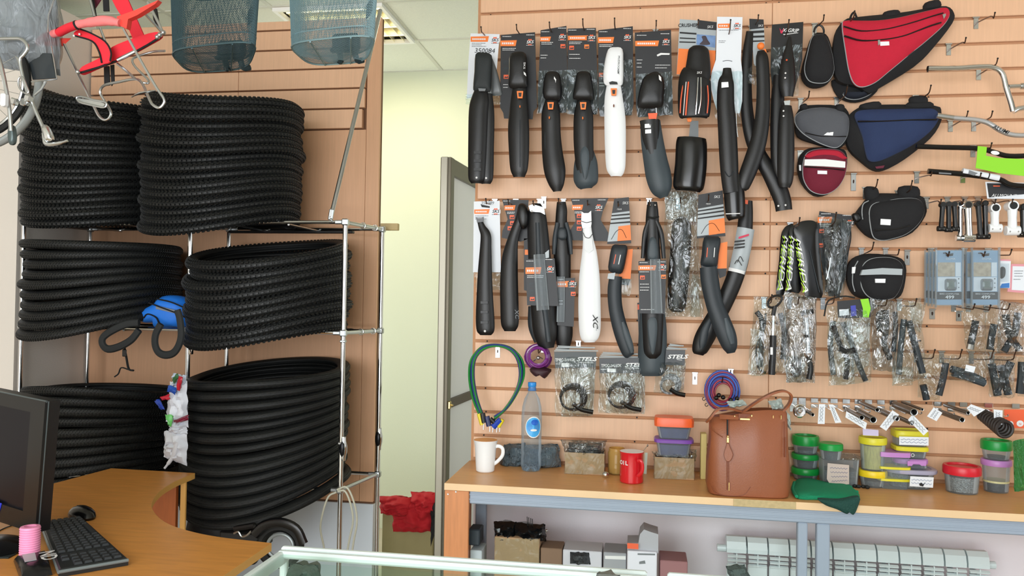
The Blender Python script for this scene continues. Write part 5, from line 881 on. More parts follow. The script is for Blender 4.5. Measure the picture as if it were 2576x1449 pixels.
bag('rounded wine red frame bag with a broad white reflective stripe', (2036, 230), 3.27,
    c3((130, 1220), (160, 1120), (240, 1085), (430, 1090), (480, 1130), (480, 1230), (440, 1340), (350, 1420), (250, 1430), (160, 1340)),
    c3((182, 1160), (210, 1112), (280, 1090), (360, 1088), (440, 1100), (482, 1140), (489, 1210), (470, 1295), (420, 1370), (350, 1412), (280, 1412), (220, 1380), (180, 1310), (172, 1230)), drd, .05,
    [('puff', 'top_panel', fab('red_canvas2', (176, 22, 48)), c3((200, 1150), (225, 1115), (280, 1098), (360, 1096), (430, 1105), (468, 1135), (476, 1160)), .063, .004), ('plate', 'reflective_stripe', printw, c3((188, 1162), (335, 1160), (483, 1178), (482, 1222), (330, 1212), (184, 1206)), dF+.014, .014), ('tube', 'zip_line', black, c3((186, 1216), (330, 1226), (476, 1240)), dF+.004, .004, .5), ('plate', 'white_tag', white, c3((280, 1243), (350, 1245), (350, 1270), (280, 1268)), dF+.006), ('plate', 'side_tag', white, c3((145, 1203), (160, 1203), (160, 1245), (147, 1243)), .05, .003)])
bag('small black teardrop saddle bag hanging by a clip loop', (2073, 38), 3.27,
    c3((160, 520), (190, 400), (240, 265), (330, 262), (370, 350), (392, 470), (370, 590), (300, 640), (220, 640), (168, 590)),
    c3((240, 275), (285, 256), (335, 268), (368, 340), (392, 440), (394, 530), (350, 595), (280, 606), (215, 585), (186, 510), (205, 400)), k_fab, .045,
    [('tube', 'clip_loop', black, c3((250, 255), (262, 205), (290, 183), (318, 200), (326, 235), (310, 258)), .04, .004), ('plate', 'clip_glint', steel, c3((243, 235), (256, 238), (252, 258), (240, 258)), .05, .002)])
bag('black rounded frame bag with grey piping and white tag, below the navy one', (2295, 455), 3.26,
    c6((690, 280), (745, 190), (800, 135), (900, 125), (1110, 140), (1148, 200), (1145, 270), (1060, 380), (930, 425), (820, 420), (740, 370)),
    c6((795, 235), (822, 190), (900, 170), (1020, 154), (1100, 158), (1140, 192), (1146, 255), (1105, 325), (1030, 385), (940, 415), (870, 425), (820, 402), (800, 320)), k_fab, .05,
    [('puff', 'velcro_strap', k_fab, c6((760, 85), (820, 78), (850, 100), (850, 160), (775, 170)), .03, .014), ('puff', 'velcro_strap', k_fab, c6((985, 80), (1105, 78), (1112, 150), (1000, 160)), .03, .014), ('plate', 'white_tag', white, c6((868, 286), (935, 290), (932, 328), (866, 324)), dF+.004), ('tube', 'zip_line', black, c6((830, 360), (960, 352), (1060, 330)), dF, .003), ('tube', 'second_piping', pipe, c6((790, 168), (755, 190), (746, 240), (752, 290)), .045, .002), ('puff', 'side_clip', black, c6((680, 258), (720, 250), (740, 290), (700, 310)), .03, .01)])
bag('black rounded frame bag with a broad silver reflective stripe, lowest of the bags', (2262, 628), 3.26,
    c6((640, 620), (680, 545), (780, 515), (960, 535), (1016, 590), (1012, 700), (985, 785), (930, 808), (800, 810), (700, 790), (650, 720)),
    c6((738, 650), (752, 590), (800, 550), (880, 538), (960, 548), (1008, 590), (1014, 650), (1000, 720), (965, 785), (925, 808), (835, 810), (775, 780), (742, 720)), k_fab, .055,
    [('plate', 'reflective_stripe', silver_p, c6((750, 618), (880, 606), (1010, 612), (1008, 652), (880, 648), (738, 652)), dF+.018, .018), ('plate', 'white_tag', white, c6((832, 676), (900, 676), (898, 703), (834, 702)), dF+.014, .008), ('plate', 'side_tag', white, c6((682, 600), (706, 598), (700, 640), (680, 642)), .055, .003), ('tube', 'second_piping', pipe, c6((720, 560), (690, 620), (685, 700), (700, 760)), .05, .002)])
# ------------------------------------------------------------------ handlebars
def bar(label, runs, mt_, Y, extra=()):
    t = thing('handlebar', label, 'handlebar', W(*runs[0][0][0], Y))
    for pts, r, nm in runs:
        m = MB(); m.tube([W(p[0], p[1], Y-(p[2] if len(p) > 2 else 0)) for p in pts], r, 12, smooth=5); part(nm, m, mt_, t, True)
    for e in extra:
        if e[0] == 'text': lettering(e[1], e[3], e[4], e[5], Y-e[6], e[2], t, rot=e[7], shear=.2, bold=.02); continue
        m = MB()
        if e[0] == 'plate': m.plate(e[3], Y-e[4], e[5])
        else: m.tube([W(p[0], p[1], Y-e[4]) for p in e[3]], e[5], 14)
        part(e[1], m, e[2], t, e[0] == 'tube')
    return t
bar('chrome high-rise handlebar with a cross bar, uppermost at the right edge', [(c3((1085, 500), (1300, 498), (1460, 488), (1560, 492), (1625, 535), (1655, 640), (1690, 750), (1706, 812)), .0105, 'rise_tube'), (c3((1706, 812), (1740, 795), (1800, 785), (1900, 780)), .0105, 'centre_tube'), (c3((1672, 632), (1740, 628), (1900, 626)), .0085, 'cross_tube')], chrome, 3.17,
    [('tube', 'end_plug', black, c3((1080, 500), (1088, 500)), 0, .0095), ('tube', 'clamp_collar', steel, c3((1762, 628), (1786, 628)), 0, .0115)])
bar('silver riser handlebar with black lettering, beside the navy bag', [(c3((1150, 842), (1280, 860), (1420, 872), (1520, 895), (1620, 955), (1720, 985), (1900, 985)), .0095, 'tube')], mat('satin_silver', (206, 208, 212), .3, .8), 3.17, [('text', 'ALUMI', printk, *c3((1615, 945))[0], 11, .011, 25), ('tube', 'knurled_grip_zone', steel, c3((1150, 842), (1270, 859)), .0, .0098)])
bar('black handlebar with a lime green card wrapped around it', [(c3((1000, 1068), (1200, 1074), (1450, 1082), (1560, 1108), (1680, 1138), (1900, 1130)), .0095, 'tube')], blackg, 3.17,
    [('plate', 'lime_card', mat('lime_card', (142, 216, 36), .5), c3((1440, 1170), (1448, 1064), (1515, 1072), (1508, 1135), (1600, 1152), (1800, 1160), (1800, 1285), (1600, 1262), (1432, 1224)), .012, .0015), ('plate', 'white_oval', white, [(x, y) for x, y in ell(*c3((1575, 1114))[0], 11, 5, rot=8)], .011, .001)])
bar('black handlebar with white printed sleeve, lowest of the bars', [(c3((1085, 1248), (1330, 1268), (1500, 1290), (1610, 1310), (1700, 1350), (1900, 1362)), .010, 'tube')], blackg, 3.17,
    [('tube', 'white_sleeve', whitep, c3((1335, 1250), (1600, 1300)), .0, .0125), ('plate', 'sleeve_print', printg, c3((1385, 1240), (1450, 1262), (1420, 1280), (1380, 1268)), .013, .001), ('plate', 'grey_print', printg, c3((1165, 1256), (1255, 1262), (1255, 1272), (1165, 1266)), .0105, .001), ('tube', 'black_ring', black, c3((1518, 1284), (1526, 1286)), .0, .013)])
G('hanging_card', 'white and black product card hanging at the right edge below the bars', 'card', None, 3.19, [('plate', 'card', whitep, c3((1503, 1325), (1900, 1335), (1900, 1452), (1517, 1448)), 0, .0015), ('plate', 'black_panel', darkcard, c3((1515, 1335), (1900, 1346), (1900, 1405), (1530, 1440)), .001, .0008), ('text', 'ALLMOUNTA', printw, *c3((1650, 1428))[0], 9, .002, 2, .95, .25), ('plate', 'red_print', orangered, c3((1560, 1352), (1610, 1353), (1610, 1360), (1562, 1360)), .002, .0005)], hk=False)
for tp, lab in (((2503, 32), 'empty slatwall hook at the top right, under the top groove'), ((2430, 95), 'empty slatwall hook above the end of the chrome handlebar'), ((2510, 147), 'slatwall hook holding the chrome high-rise handlebar'), ((2435, 280), 'slatwall hook holding the left end of the silver handlebar'), ((2497, 280), 'slatwall hook holding the bend of the silver handlebar'), ((2495, 360), 'slatwall hook holding the black bar with the lime card'), ((2468, 436), 'slatwall hook holding the bar with the white sleeve'), ((2345, 430), 'empty slatwall hook left of the lowest handlebar'), ((2208, 452), 'empty slatwall hook below the navy bag, right of a bright plate'), ((2198, 610), 'slatwall hook left of the black rounded bags in the middle')): hook(*tp, lab, drop=.02)
def plate_only(px, py, h, label, w=.02):
    c = W(px, py, YW-.004); t = thing('slat_bracket', label, 'hook', c); m = MB(); m.box(c, (w, .002, h), bev=.0008); part('plate', m, zinc, t); m = MB(); m.box(c+Vector((0, -.003, h/2-.002)), (w*1.2, .006, .006), bev=.001); part('clip', m, zinc, t)
    m = MB(); m.tube([c+Vector((0, -.002, -.004)), c+Vector((0, -.006, .002)), c+Vector((0, -.004, .008))], .002, 6); part('wire_stub', m, darkwire, t)
for px, py, h, lb in ((2147, 458, .07, 'tall bright hook plate below the navy bag'), (2013, 395, .05, 'hook plate left of the wine red bag'), (2036, 232+28, .0, ''), (2282, 648, .06, 'bright hook plate right of the silver-striped black bag'), (1252, 885, .05, 'white hook plate inside the green cable loop'), (1455, 866, .03, 'small hook plate under the white mudguard'), (1748, 952, .05, 'bare hook plate between the bagged locks and the red and blue cables'), (1838, 934, .02, 'hook plate above the red and blue cables'), (1368, 510, .05, 'bright hook plate beside the third lower mudguard'), (2012, 567, .02, 'hook plate above the three green lettered mudguards'), (2345, 790, .04, 'hook plate below the cycle computer packs'), (2412, 795, .04, 'hook plate below the right cycle computer pack')):
    if h: plate_only(px, py, h, lb)
# ------------------------------------------------------------------ stems
def stem(cx, y0, y1, mt_, wpx, label, Y=3.19, tilt=0, group=None):
    t = thing('alloy_stem', label, 'stem', W(cx, y1, Y), group); r = wpx*.58*ppm(Y, cx)
    a, b = W(cx, y0+wpx*.5, Y), W(cx+tilt, y1-wpx*.45, Y)
    m = MB(); m.tube([a+Vector((.0, r*1.5, 0)), a+Vector((0, -r*.6, 0))], r*1.0, 16); part('clamp_ring', m, mt_, t, True)
    m = MB(); m.tube([a+Vector((0, -r*.62, 0)), a+Vector((0, -r*.68, 0))], r*.72, 16); part('clamp_bore', m, rubber, t, True)
    m = MB(); m.tube([a-Vector((0, 0, r*.8)), (a+b)/2, b+Vector((0, 0, r*.5))], [r*.9, r*.78, r*.85], 12); part('shaft', m, mt_, t, True)
    m = MB(); m.tube([b-Vector((r*1.25, 0, 0)), b+Vector((r*1.25, 0, 0))], r*.95, 14); part('bar_clamp', m, mt_, t, True)
    for s_ in (-1, 1):
        m = MB(); m.ball(b+Vector((s_*r*.75, -r*.8, -r*.2)), r*.2, 5); part('bolt', m, steel, t)
cw = P_(0, 2.262, 2260, 380)
for i, (x, y0, y1, mm_, w, lb, ti) in enumerate(((252, 290, 455, black, 13, 'black stem, leftmost of the row under the handlebars', -4), (286, 288, 460, black, 13, 'black stem, second of the row under the handlebars', 0), (318, 288, 455, black, 13, 'black stem, third of the row, touching the polished ones', 3), (352, 285, 510, chrome, 15, 'polished silver stem, rear one of the two', 0), (394, 285, 515, chrome, 20, 'polished silver stem, front one of the two', 3), (455, 285, 500, black, 14, 'black stem just right of the polished silver stems', 5), (492, 282, 500, blackg, 14, 'glossy black stem left of the two white stems', 2), (548, 300, 462, white, 22, 'short white stem beside the glossy black one', 0), (648, 285, 478, white, 24, 'larger white stem near the right edge', 0), (712, 300, 490, blackg, 18, 'black stem cut by the right edge of the photo', 0))):
    (px, p0), (_, p1) = cw((x, y0), (x, y1)); stem(px, p0, p1, mm_, w, lb, 3.18 if i != 3 else 3.21, ti)
for x, lb in ((2368, 'hook carrying the left black stems'), (2424, 'hook carrying the polished stems'), (2470, 'hook carrying the glossy black stem'), (2505, 'hook carrying the short white stem'), (2548, 'hook carrying the larger white stem')): hook(x, 502, 'slatwall '+lb, .16, .006)
# ------------------------------------------------------------------ cycle computer packs
bl = mat('light_blue_card', (142, 172, 200), .5); skin = mat('photo_warm', (206, 186, 160), .5, var=.35, vs=60)
def pack(x0, y0, x1, y1, Y, label, front=True):
    t = thing('cycle_computer_pack', label, 'blister pack', W((x0+x1)/2, y1, Y)); w, h = x1-x0, y1-y0
    q = lambda a, b, c, d: [(x0+w*a, y0+h*b), (x0+w*c, y0+h*b), (x0+w*c, y0+h*d), (x0+w*a, y0+h*d)]
    m = MB(); m.plate(rrect(x0, y0, x1, y1, 3, 2), Y, .0015); part('card', m, bl, t)
    for nm, mm_, a in (('photo', skin, (.06, .22, .72, .48)), ('white_panel', whitep, (.06, .49, .94, .75)), ('icon_column', whitep, (.74, .22, .94, .48)), ('dark_band', darkcard, (.02, .76, .98, .90))):
        m = MB(); m.plate(q(*a), Y-.0008, .0007); part(nm, m, mm_, t)
    m = MB(); m.plate([(x0+w*.36, y0+h*.07), (x0+w*.66, y0+h*.05), (x0+w*.64, y0+h*.10), (x0+w*.38, y0+h*.11)], Y-.0008, .0007); part('hang_slot', m, darkcard, t)
    m = MB(); m.puff(rrect(x0+w*.32, y0+h*.52, x0+w*.78, y0+h*.74, 6, 3), Y-.001, .014, 0, 4, .004); d = part('device', m, mat('device_silver', (150, 154, 156), .25, .6), t, True)
    m = MB(); m.puff(rrect(x0+w*.40, y0+h*.56, x0+w*.70, y0+h*.69, 4, 3), Y-.018, .002, 0, 2, .001); part('device_display', m, mat('device_lcd', (112, 122, 116), .15), d)
    if front:
        lettering('499', x0+w*.52, y0+h*.86, 9, Y-.002, printw, t, bold=.03, sx=1.2); lettering('BIKE COMPUTER', x0+w*.5, y0+h*.80, 4, Y-.002, printw, t, sx=1.2)
        lettering('SIGMA', x0+w*.55, y0+h*.155, 5, Y-.002, printw, t, sx=1.2)
        for k in range(3):
            m = MB(); m.ball(W(x0+w*.86, y0+h*(.52+.08*k), Y-.001), .0025, 4); part('round_icon', m, printg, t)
    m = MB(); m.plate(rrect(x0-2, y0-2, x1+3, y1+3, 4, 2), Y-.022, .0006); m.box(W(x1+1, (y0+y1)/2, Y-.011), (.0008, .022, (y1-y0)*ppm(Y))); m.box(W(x0-1, (y0+y1)/2, Y-.011), (.0008, .022, (y1-y0)*ppm(Y))); part('blister', m, clearp, t)
for i in (3, 2, 1): pack(2355-9*i, 632+1*i, 2421-9*i, 766-1.5*i, 3.19+.028*i, f'light blue cycle computer pack, {ORD[i]} from the front of the left pile', False)
pack(2355, 630, 2421, 767, 3.185, 'light blue cycle computer pack marked 499, front one of the left pile')
pack(2430, 634, 2494, 764, 3.22, 'light blue cycle computer pack, hidden behind the front one of the right pile', False)
pack(2445, 630, 2512, 767, 3.185, 'light blue cycle computer pack marked 499, front one of the right pile')
for x, lb in ((2388, 'hook through the left pile of cycle computer packs'), (2478, 'hook through the right pile of cycle computer packs')): hook(x, 634, 'slatwall '+lb, .19, .004)
G('blister_pack', 'clear blister pack with a small black lamp on a white and blue card', 'blister pack', (2545, 628), 3.22, [('plate', 'card', whitep, cw((575, 622), (640, 625), (635, 780), (575, 780)), 0, .0015), ('plate', 'pink_edge', mat('pink_print', (224, 150, 160), .5), cw((575, 615), (640, 618), (640, 626), (575, 624)), .001, .001), ('plate', 'blue_corner', mat('blue_print', (60, 120, 190), .5), cw((590, 755), (632, 750), (632, 778), (575, 780)), .001, .001), ('puff', 'lamp', black, cw((582, 665), (602, 660), (606, 690), (600, 720), (582, 722)), .004, .014), ('plate', 'blister', clearp, cw((572, 640), (630, 640), (630, 745), (572, 745)), .022, .0006)])
G('product_card', 'white card with pink border at the right edge beside the blister packs', 'card', None, 3.23, [('plate', 'card', mat('pink_print', (224, 150, 160), .5), cw((642, 642), (800, 645), (800, 815), (620, 800)), 0, .0015), ('plate', 'white_panel', whitep, cw((650, 655), (800, 658), (800, 800), (645, 790)), .001, .001), ('deco', .002, 'light', dict(dashes=[(2552, 681, 22), (2552, 687, 20), (2552, 694, 22), (2550, 702, 18)]))])
# ------------------------------------------------------------------ green lettered mudguards
lime = mat('lime_print', (170, 214, 40), .5)
for i, (o_, tx, ty, sz_, rt, lb) in enumerate(((c6((236, 352), (262, 328), (300, 324), (300, 420), (262, 600), (240, 775), (186, 772), (206, 560), (218, 400)), *c6((232, 570))[0], 10, 95, 'black board mudguard with green and white lettering, left one of the three'), (c6((270, 372), (300, 330), (350, 330), (352, 500), (350, 750), (292, 762), (255, 758), (262, 560)), *c6((280, 570))[0], 10, 93, 'black board mudguard with green and white lettering, middle one of the three'), (c6((302, 360), (335, 310), (395, 296), (440, 304), (460, 345), (470, 500), (492, 775), (440, 800), (382, 802), (360, 700), (325, 500)), *c6((352, 585))[0], 10, 81, 'black board mudguard with green and white lettering, front and widest of the three'))):
    Y = 3.27-.03*i; t = thing('board_mudguard', lb, 'mudguard', W(tx, 750, Y)); m = MB(); m.puff(outline(o_, 3), Y, .008, .003, 4, .002); part('board', m, blackg, t, True)
    for dx, mm_, th in ((-3.5, lime, .0006), (1.5, printw, .0012)): lettering('MERIDA', tx+dx+(0 if i < 2 else 0), ty, sz_, Y-.0108, mm_, t, rot=rt, shear=.3, sx=3.0, bold=.01, th=th)
    if i == 2: m = MB(); m.tube([W(x, y, Y-.012) for x, y in c6((405, 490), (430, 600), (470, 765))], .002, 6); part('moulded_rib', m, greyd, t, True)
hook(2012, 548, 'slatwall hook carrying the three green lettered mudguards', .2)
G('mudguard', 'bagged black mudguard set with an orange strip card, right of the green lettered ones', 'mudguard', (2104, 535), 3.23, [('plate', 'card', darkcard, c6((470, 236), (682, 266), (672, 420), (640, 660), (600, 790), (530, 790), (480, 560), (455, 320)), 0, .0015), ('deco', 0, 0, dict(strip=(*c6((458, 275))[0], *c6((545, 312))[0]), squares=[(*c6((484, 365))[0], orangered), (*c6((478, 458))[0], orangered)], dashes=[(2066, 537, 24), (2120, 541, 20), (2062, 564, 32), (2063, 568, 24)], logo=(2137, 561))),
 ('shell', 'blade', B, [(2100, 560, 14), (2104, 590, 24), (2100, 620, 28), (2094, 660, 22), (2088, 700, 20), (2082, 735, 16)], .01), ('shell', 'rear_blade', greyd, [(2124, 560, 30), (2124, 600, 34), (2118, 640, 28), (2110, 680, 22)], .0), ('tube', 'strut', black, c6((545, 380), (560, 470), (590, 510), (610, 515)), .005), ('ball', 'silver_fitting', steel, *c6((552, 365))[0], .03, .006), ('tube', 'silver_strut', steel, [(*p, .03) for p in c6((540, 540), (535, 600), (515, 680))], .003), ('fan', 'clear_bag', clear, c6((470, 260), (680, 300), (620, 820), (500, 780)), .02, .05, 41, .01)])
# ------------------------------------------------------------------ pumps and parts in clear bags
def BG(name, label, cat, tip, Y, q, content, seed, mt_=clear, depth=.05, amp=.012, pinch=0, extra_bags=()):
    parts = content+[('fan', 'clear_bag', mt_, q, .012, depth, seed, amp, 8, 14)]+[('fan', 'inner_bag', clear, e, .02, .02, seed+7+i, .008, 6, 8) for i, e in enumerate(extra_bags)]
    return G(name, label, cat, tip, Y, parts)
BG('air_pump', 'black floor pump with oval handle in a clear bag, left end of the pump row', 'pump', (1942, 742), 3.20, c6((42, 795), (240, 790), (262, 1290), (20, 1310)), [
 ('tube', 'barrel', B, [(*p, .035) for p in c6((168, 1045), (165, 1180), (158, 1300))], .0125, 12, 0), ('tube', 'silver_shaft', steel, [(*p, .035) for p in c6((170, 905), (165, 1050))], .005, 8, 0), ('tube', 'oval_handle', B, [(*p, .035) for p in c6((132, 830), (160, 795), (200, 785), (226, 800), (210, 835), (175, 862), (140, 858), (132, 830))], .0045, 8, 3), ('tube', 'neck', B, [(*p, .035) for p in c6((180, 855), (175, 880), (168, 915))], .008, 8), ('plate', 'grey_label', printw, c6((150, 1122), (166, 1122), (166, 1170), (150, 1170)), .05, .001),
 ('tube', 'second_barrel', greyd, [(*p, .0) for p in c6((60, 890), (95, 950), (90, 1100), (85, 1250))], .010, 10), ('tube', 'hose', B, [(*p, .01) for p in c6((120, 900), (110, 1000), (60, 1120), (70, 1250), (120, 1290))], .004, 8, 4), ('tube', 'second_barrel', greyd, [(*p, .0) for p in c6((215, 900), (240, 1020), (230, 1200))], .010, 10)], 51, extra_bags=(c6((20, 1000), (110, 1000), (110, 1310), (0, 1300)),))
BG('air_pump', 'silver and black mini pump in a clear bag, second of the pump row', 'pump', (2010, 748), 3.21, c6((240, 760), (452, 800), (440, 1352), (250, 1350)), [
 ('tube', 'silver_barrel', mat('satin_silver', (206, 208, 212), .3, .8), [(*p, .02) for p in c6((380, 930), (392, 1045), (395, 1160))], .0095, 12, 0), ('tube', 'black_band', B, [(*p, .02) for p in c6((385, 1040), (388, 1058))], .0105, 12, 0), ('tube', 'pump_head', B, [(*p, .02) for p in c6((348, 905), (375, 895), (428, 888))], .010, 10), ('tube', 'lower_grip', B, [(*p, .02) for p in c6((398, 1180), (412, 1260), (402, 1330))], .0105, 12), ('puff', 'bracket', greyd, c6((280, 1200), (340, 1190), (350, 1300), (290, 1310)), .0, .012)], 52, clearm, extra_bags=(c6((250, 1180), (370, 1170), (380, 1350), (255, 1350)),))
BG('air_pump', 'bagged pumps under a black, blue and lime header card, middle of the pump row', 'pump', (2100, 742), 3.18, c6((515, 850), (800, 850), (808, 1350), (530, 1375)), [
 ('plate', 'header_card', darkcard, c6((585, 822), (700, 812), (800, 806), (802, 925), (660, 935), (590, 928)), .02, .002), ('plate', 'lime_edge', mat('lime_card', (142, 216, 36), .5), c6((735, 810), (788, 804), (803, 870), (790, 928), (752, 926), (752, 870)), .023, .001), ('plate', 'blue_panel', mat('indigo_print', (60, 66, 170), .5), c6((672, 852), (705, 848), (712, 915), (676, 922)), .023, .001), ('plate', 'white_label', whitep, c6((598, 876), (660, 874), (662, 912), (600, 918)), .023, .001),
 ('tube', 'barrel', B, [(*p, .02) for p in c6((560, 980), (600, 1100), (650, 1200), (640, 1330))], .010, 10), ('tube', 'barrel', greyd, [(*p, .01) for p in c6((620, 960), (680, 1100), (720, 1220), (770, 1340))], .010, 10), ('tube', 'barrel', greyd, [(*p, .0) for p in c6((560, 950), (540, 1100), (560, 1300))], .010, 10), ('tube', 'pump_head', B, [(*p, .03) for p in c6((600, 1130), (640, 1150), (700, 1140))], .011, 10), ('tube', 'wire_hanger', rubber, [(*p, .01) for p in c6((500, 920), (520, 830), (570, 800), (640, 790), (700, 800))], .003, 6, 4)], 53, extra_bags=(c6((530, 960), (680, 950), (700, 1360), (545, 1370)), c6((650, 940), (800, 930), (790, 1240), (680, 1300))))
BG('bagged_parts', 'clear bag holding dark brake parts, right of the lime header pumps', 'bagged part', (2232, 752), 3.21, c6((800, 800), (985, 830), (960, 1285), (815, 1270)), [('tube', 'dark_lever', greyd, [(*p, .01) for p in c6((900, 880), (905, 1000), (890, 1100), (930, 1200))], .011, 10), ('tube', 'dark_lever', greyd, [(*p, .0) for p in c6((960, 890), (965, 1000), (950, 1150))], .009, 10), ('puff', 'dark_block', greyd, c6((840, 900), (890, 890), (890, 1010), (845, 1020)), .0, .012)], 54, clearm)
BG('bagged_parts', 'tall clear bag holding a slanting dark seat tube, right end of the pump row', 'bagged part', (2306, 752), 3.20, c6((985, 830), (1130, 800), (1165, 1320), (940, 1370)), [('tube', 'slanting_tube', greyd, [(*p, .02) for p in c6((1050, 950), (1085, 1080), (1140, 1290))], .0125, 12, 0), ('tube', 'dark_tube', greyp, [(*p, .0) for p in c6((1020, 940), (1000, 1100), (985, 1300))], .011, 10, 0), ('tube', 'cross_pin', B, [(*p, .03) for p in c6((1078, 1078), (1130, 1080))], .003, 6)], 55, extra_bags=(c6((1050, 820), (1160, 850), (1130, 1030), (1080, 1000)), c6((940, 1250), (1080, 1250), (1080, 1370), (945, 1370))))
S = ((((360, 888), (500, 880), (495, 1150), (385, 1145)), [((440, 965), (425, 1040), (405, 1125))], 'small clear bag with one black bolt tube, below the cycle computer packs', (2452, 765)), (((498, 895), (568, 880), (580, 1155), (490, 1150)), [((545, 985), (530, 1060), (520, 1130))], 'narrow clear bag with a dark tube, right of the single bolt bag', (2492, 768)), (((575, 850), (730, 870), (730, 1165), (560, 1150)), [((610, 930), (630, 1040), (690, 1130)), ((680, 920), (660, 1040), (600, 1140))], 'shiny clear bag with crossed dark tubes at the right edge', (2540, 765)),
     (((115, 1150), (300, 1165), (235, 1420), (110, 1400)), [((270, 1205), (255, 1290), (230, 1390)), ((140, 1330), (150, 1370), (160, 1415))], 'clear bag with two dark tubes, left end of the lowest bag row', (2352, 880)), (((290, 1160), (510, 1150), (500, 1335), (290, 1300)), [((300, 1240), (390, 1265), (480, 1310)), ((310, 1262), (400, 1290), (490, 1322))], 'wide clear bag of dark pedal parts with a pale label', (2420, 880)), (((490, 1165), (670, 1165), (660, 1405), (520, 1400)), [((530, 1210), (545, 1290), (565, 1390)), ((580, 1220), (600, 1290), (625, 1385)), ((640, 1200), (600, 1290), (560, 1360))], 'clear bag with three dark seat tubes in the lowest bag row', (2500, 880)), (((670, 1170), (800, 1170), (800, 1400), (680, 1395)), [((705, 1200), (700, 1290), (690, 1380))], 'clear bag with a brown tube cut by the right edge', (2556, 882)))
for i, (q, tb, lb, tp) in enumerate(S):
    ct = [('tube', 'dark_tube', greyd if i != 4 else greyp, [(*p, .015) for p in cw(*s_)], .0125 if i < 4 else .014, 10, 3) for s_ in tb]
    if i == 0: ct.append(('tube', 'silver_tip', steel, [(*p, .016) for p in cw((412, 1100), (406, 1128))], .0135, 10, 0))
    if i == 4: ct.append(('plate', 'pale_label', whitep, cw((385, 1215), (440, 1228), (430, 1262), (378, 1250)), .04, .001))
    BG('bagged_parts', lb, 'bagged part', tp, 3.21, cw(*q), ct, 60+i, clearm if i in (2,) else clear)
# ------------------------------------------------------------------ locks and cables
cl_ = P_(0, 3.715, 1160, 840)
gmat, bmat = mat('green_cable', (24, 128, 52), .25, coat=.5), mat('blue_cable', (34, 56, 120), .25, coat=.5); yel = mat('yellow_plastic', (226, 206, 34), .4); blu = mat('blue_plastic', (26, 64, 170), .35)
lk = thing('cable_locks', 'bundle of green and navy cable locks hanging in a pointed loop', 'cable lock', W(1250, 1070, 3.2))
for i, (mt_, dx, dy, k) in enumerate(((gmat, 0, 0, 1), (bmat, 8, 6, .95), (gmat, 14, 12, .88), (bmat, 20, 14, .84), (gmat, -4, 10, .98), (bmat, 10, 2, .90))):
    pts = [(330+dx*.2, 100+dy), (190+dx, 125+dy*1.5), (100+dx*1.6, 240), (82+dx*1.8, 400), (110+dx*1.8, 580), (160+dx*1.5, 720), (215+dx, 815)]
    pr = [(310+dx*.5, 800-i*6), (420-dx*.6, 700), (520-dx*.8, 550), (580-dx*1.6, 390), (560-dx*1.8, 240), (470-dx, 135+dy), (330+dx*.2, 100+dy)]
    m = MB(); m.tube([W(x, y, 3.21-.008*(i % 3)) for x, y in cl_(*(pr+pts[1:]))], .0046, 8, smooth=6); part('cable', m, mt_, lk, True)
for p, q, r, mt_ in (((165, 745), (195, 850), .0085, yel), ((200, 740), (215, 830), .011, black), ((240, 770), (262, 862), .011, mat('navy_plastic', (22, 30, 84), .35)), ((370, 800), (300, 870), .0125, blu), ((390, 800), (350, 870), .008, yel), ((270, 790), (320, 840), .009, black)):
    m = MB(); m.tube([W(*a, 3.18) for a in cl_(p, q)], r, 10); part('lock_barrel', m, mt_, lk, True)
for x, y in ((212, 860), (270, 880), (298, 885), (335, 885), (362, 880)):
    m = MB(); m.tube([W(*a, 3.18) for a in cl_((x, y-20), (x-3, y+34))], .0022, 6); part('key_blade', m, steel, lk)
pu = mat('purple_cable', (112, 36, 122), .15, coat=.6); cl2 = thing('coiled_lock', 'purple coiled cable lock hanging below the sleeved mudguard', 'cable lock', W(1354, 940, 3.2)); pts = []
for k in range(110):
    a = 2*PI*k/22; r = 31-k*.10+1.5*math.sin(a*.7); pts.append(W(1354+r*math.cos(a)*(1+.02*(k % 3)), 897+r*math.sin(a), 3.24-.0009*k))
m = MB(); m.tube(pts, .0062, 8); part('coil', m, pu, cl2, True)
m = MB(); m.puff(outline(cl_((640, 330), (700, 300), (840, 330), (820, 375), (780, 418), (740, 385), (700, 400), (660, 370)), 2), 3.2, .03, .01, 4); part('hanging_ends', m, mat('dark_maroon', (52, 22, 32), .6), cl2, True)
m = MB(); m.ball(W(1354, 900, 3.17), .008, 6); m.tube([W(1342, 908, 3.17), W(1356, 898, 3.165), W(1366, 903, 3.17)], .003, 6); part('lock_core', m, chrome, cl2, True, kind='stuff')
hook(1354, 878, 'slatwall hook carrying the purple coiled lock', .16)
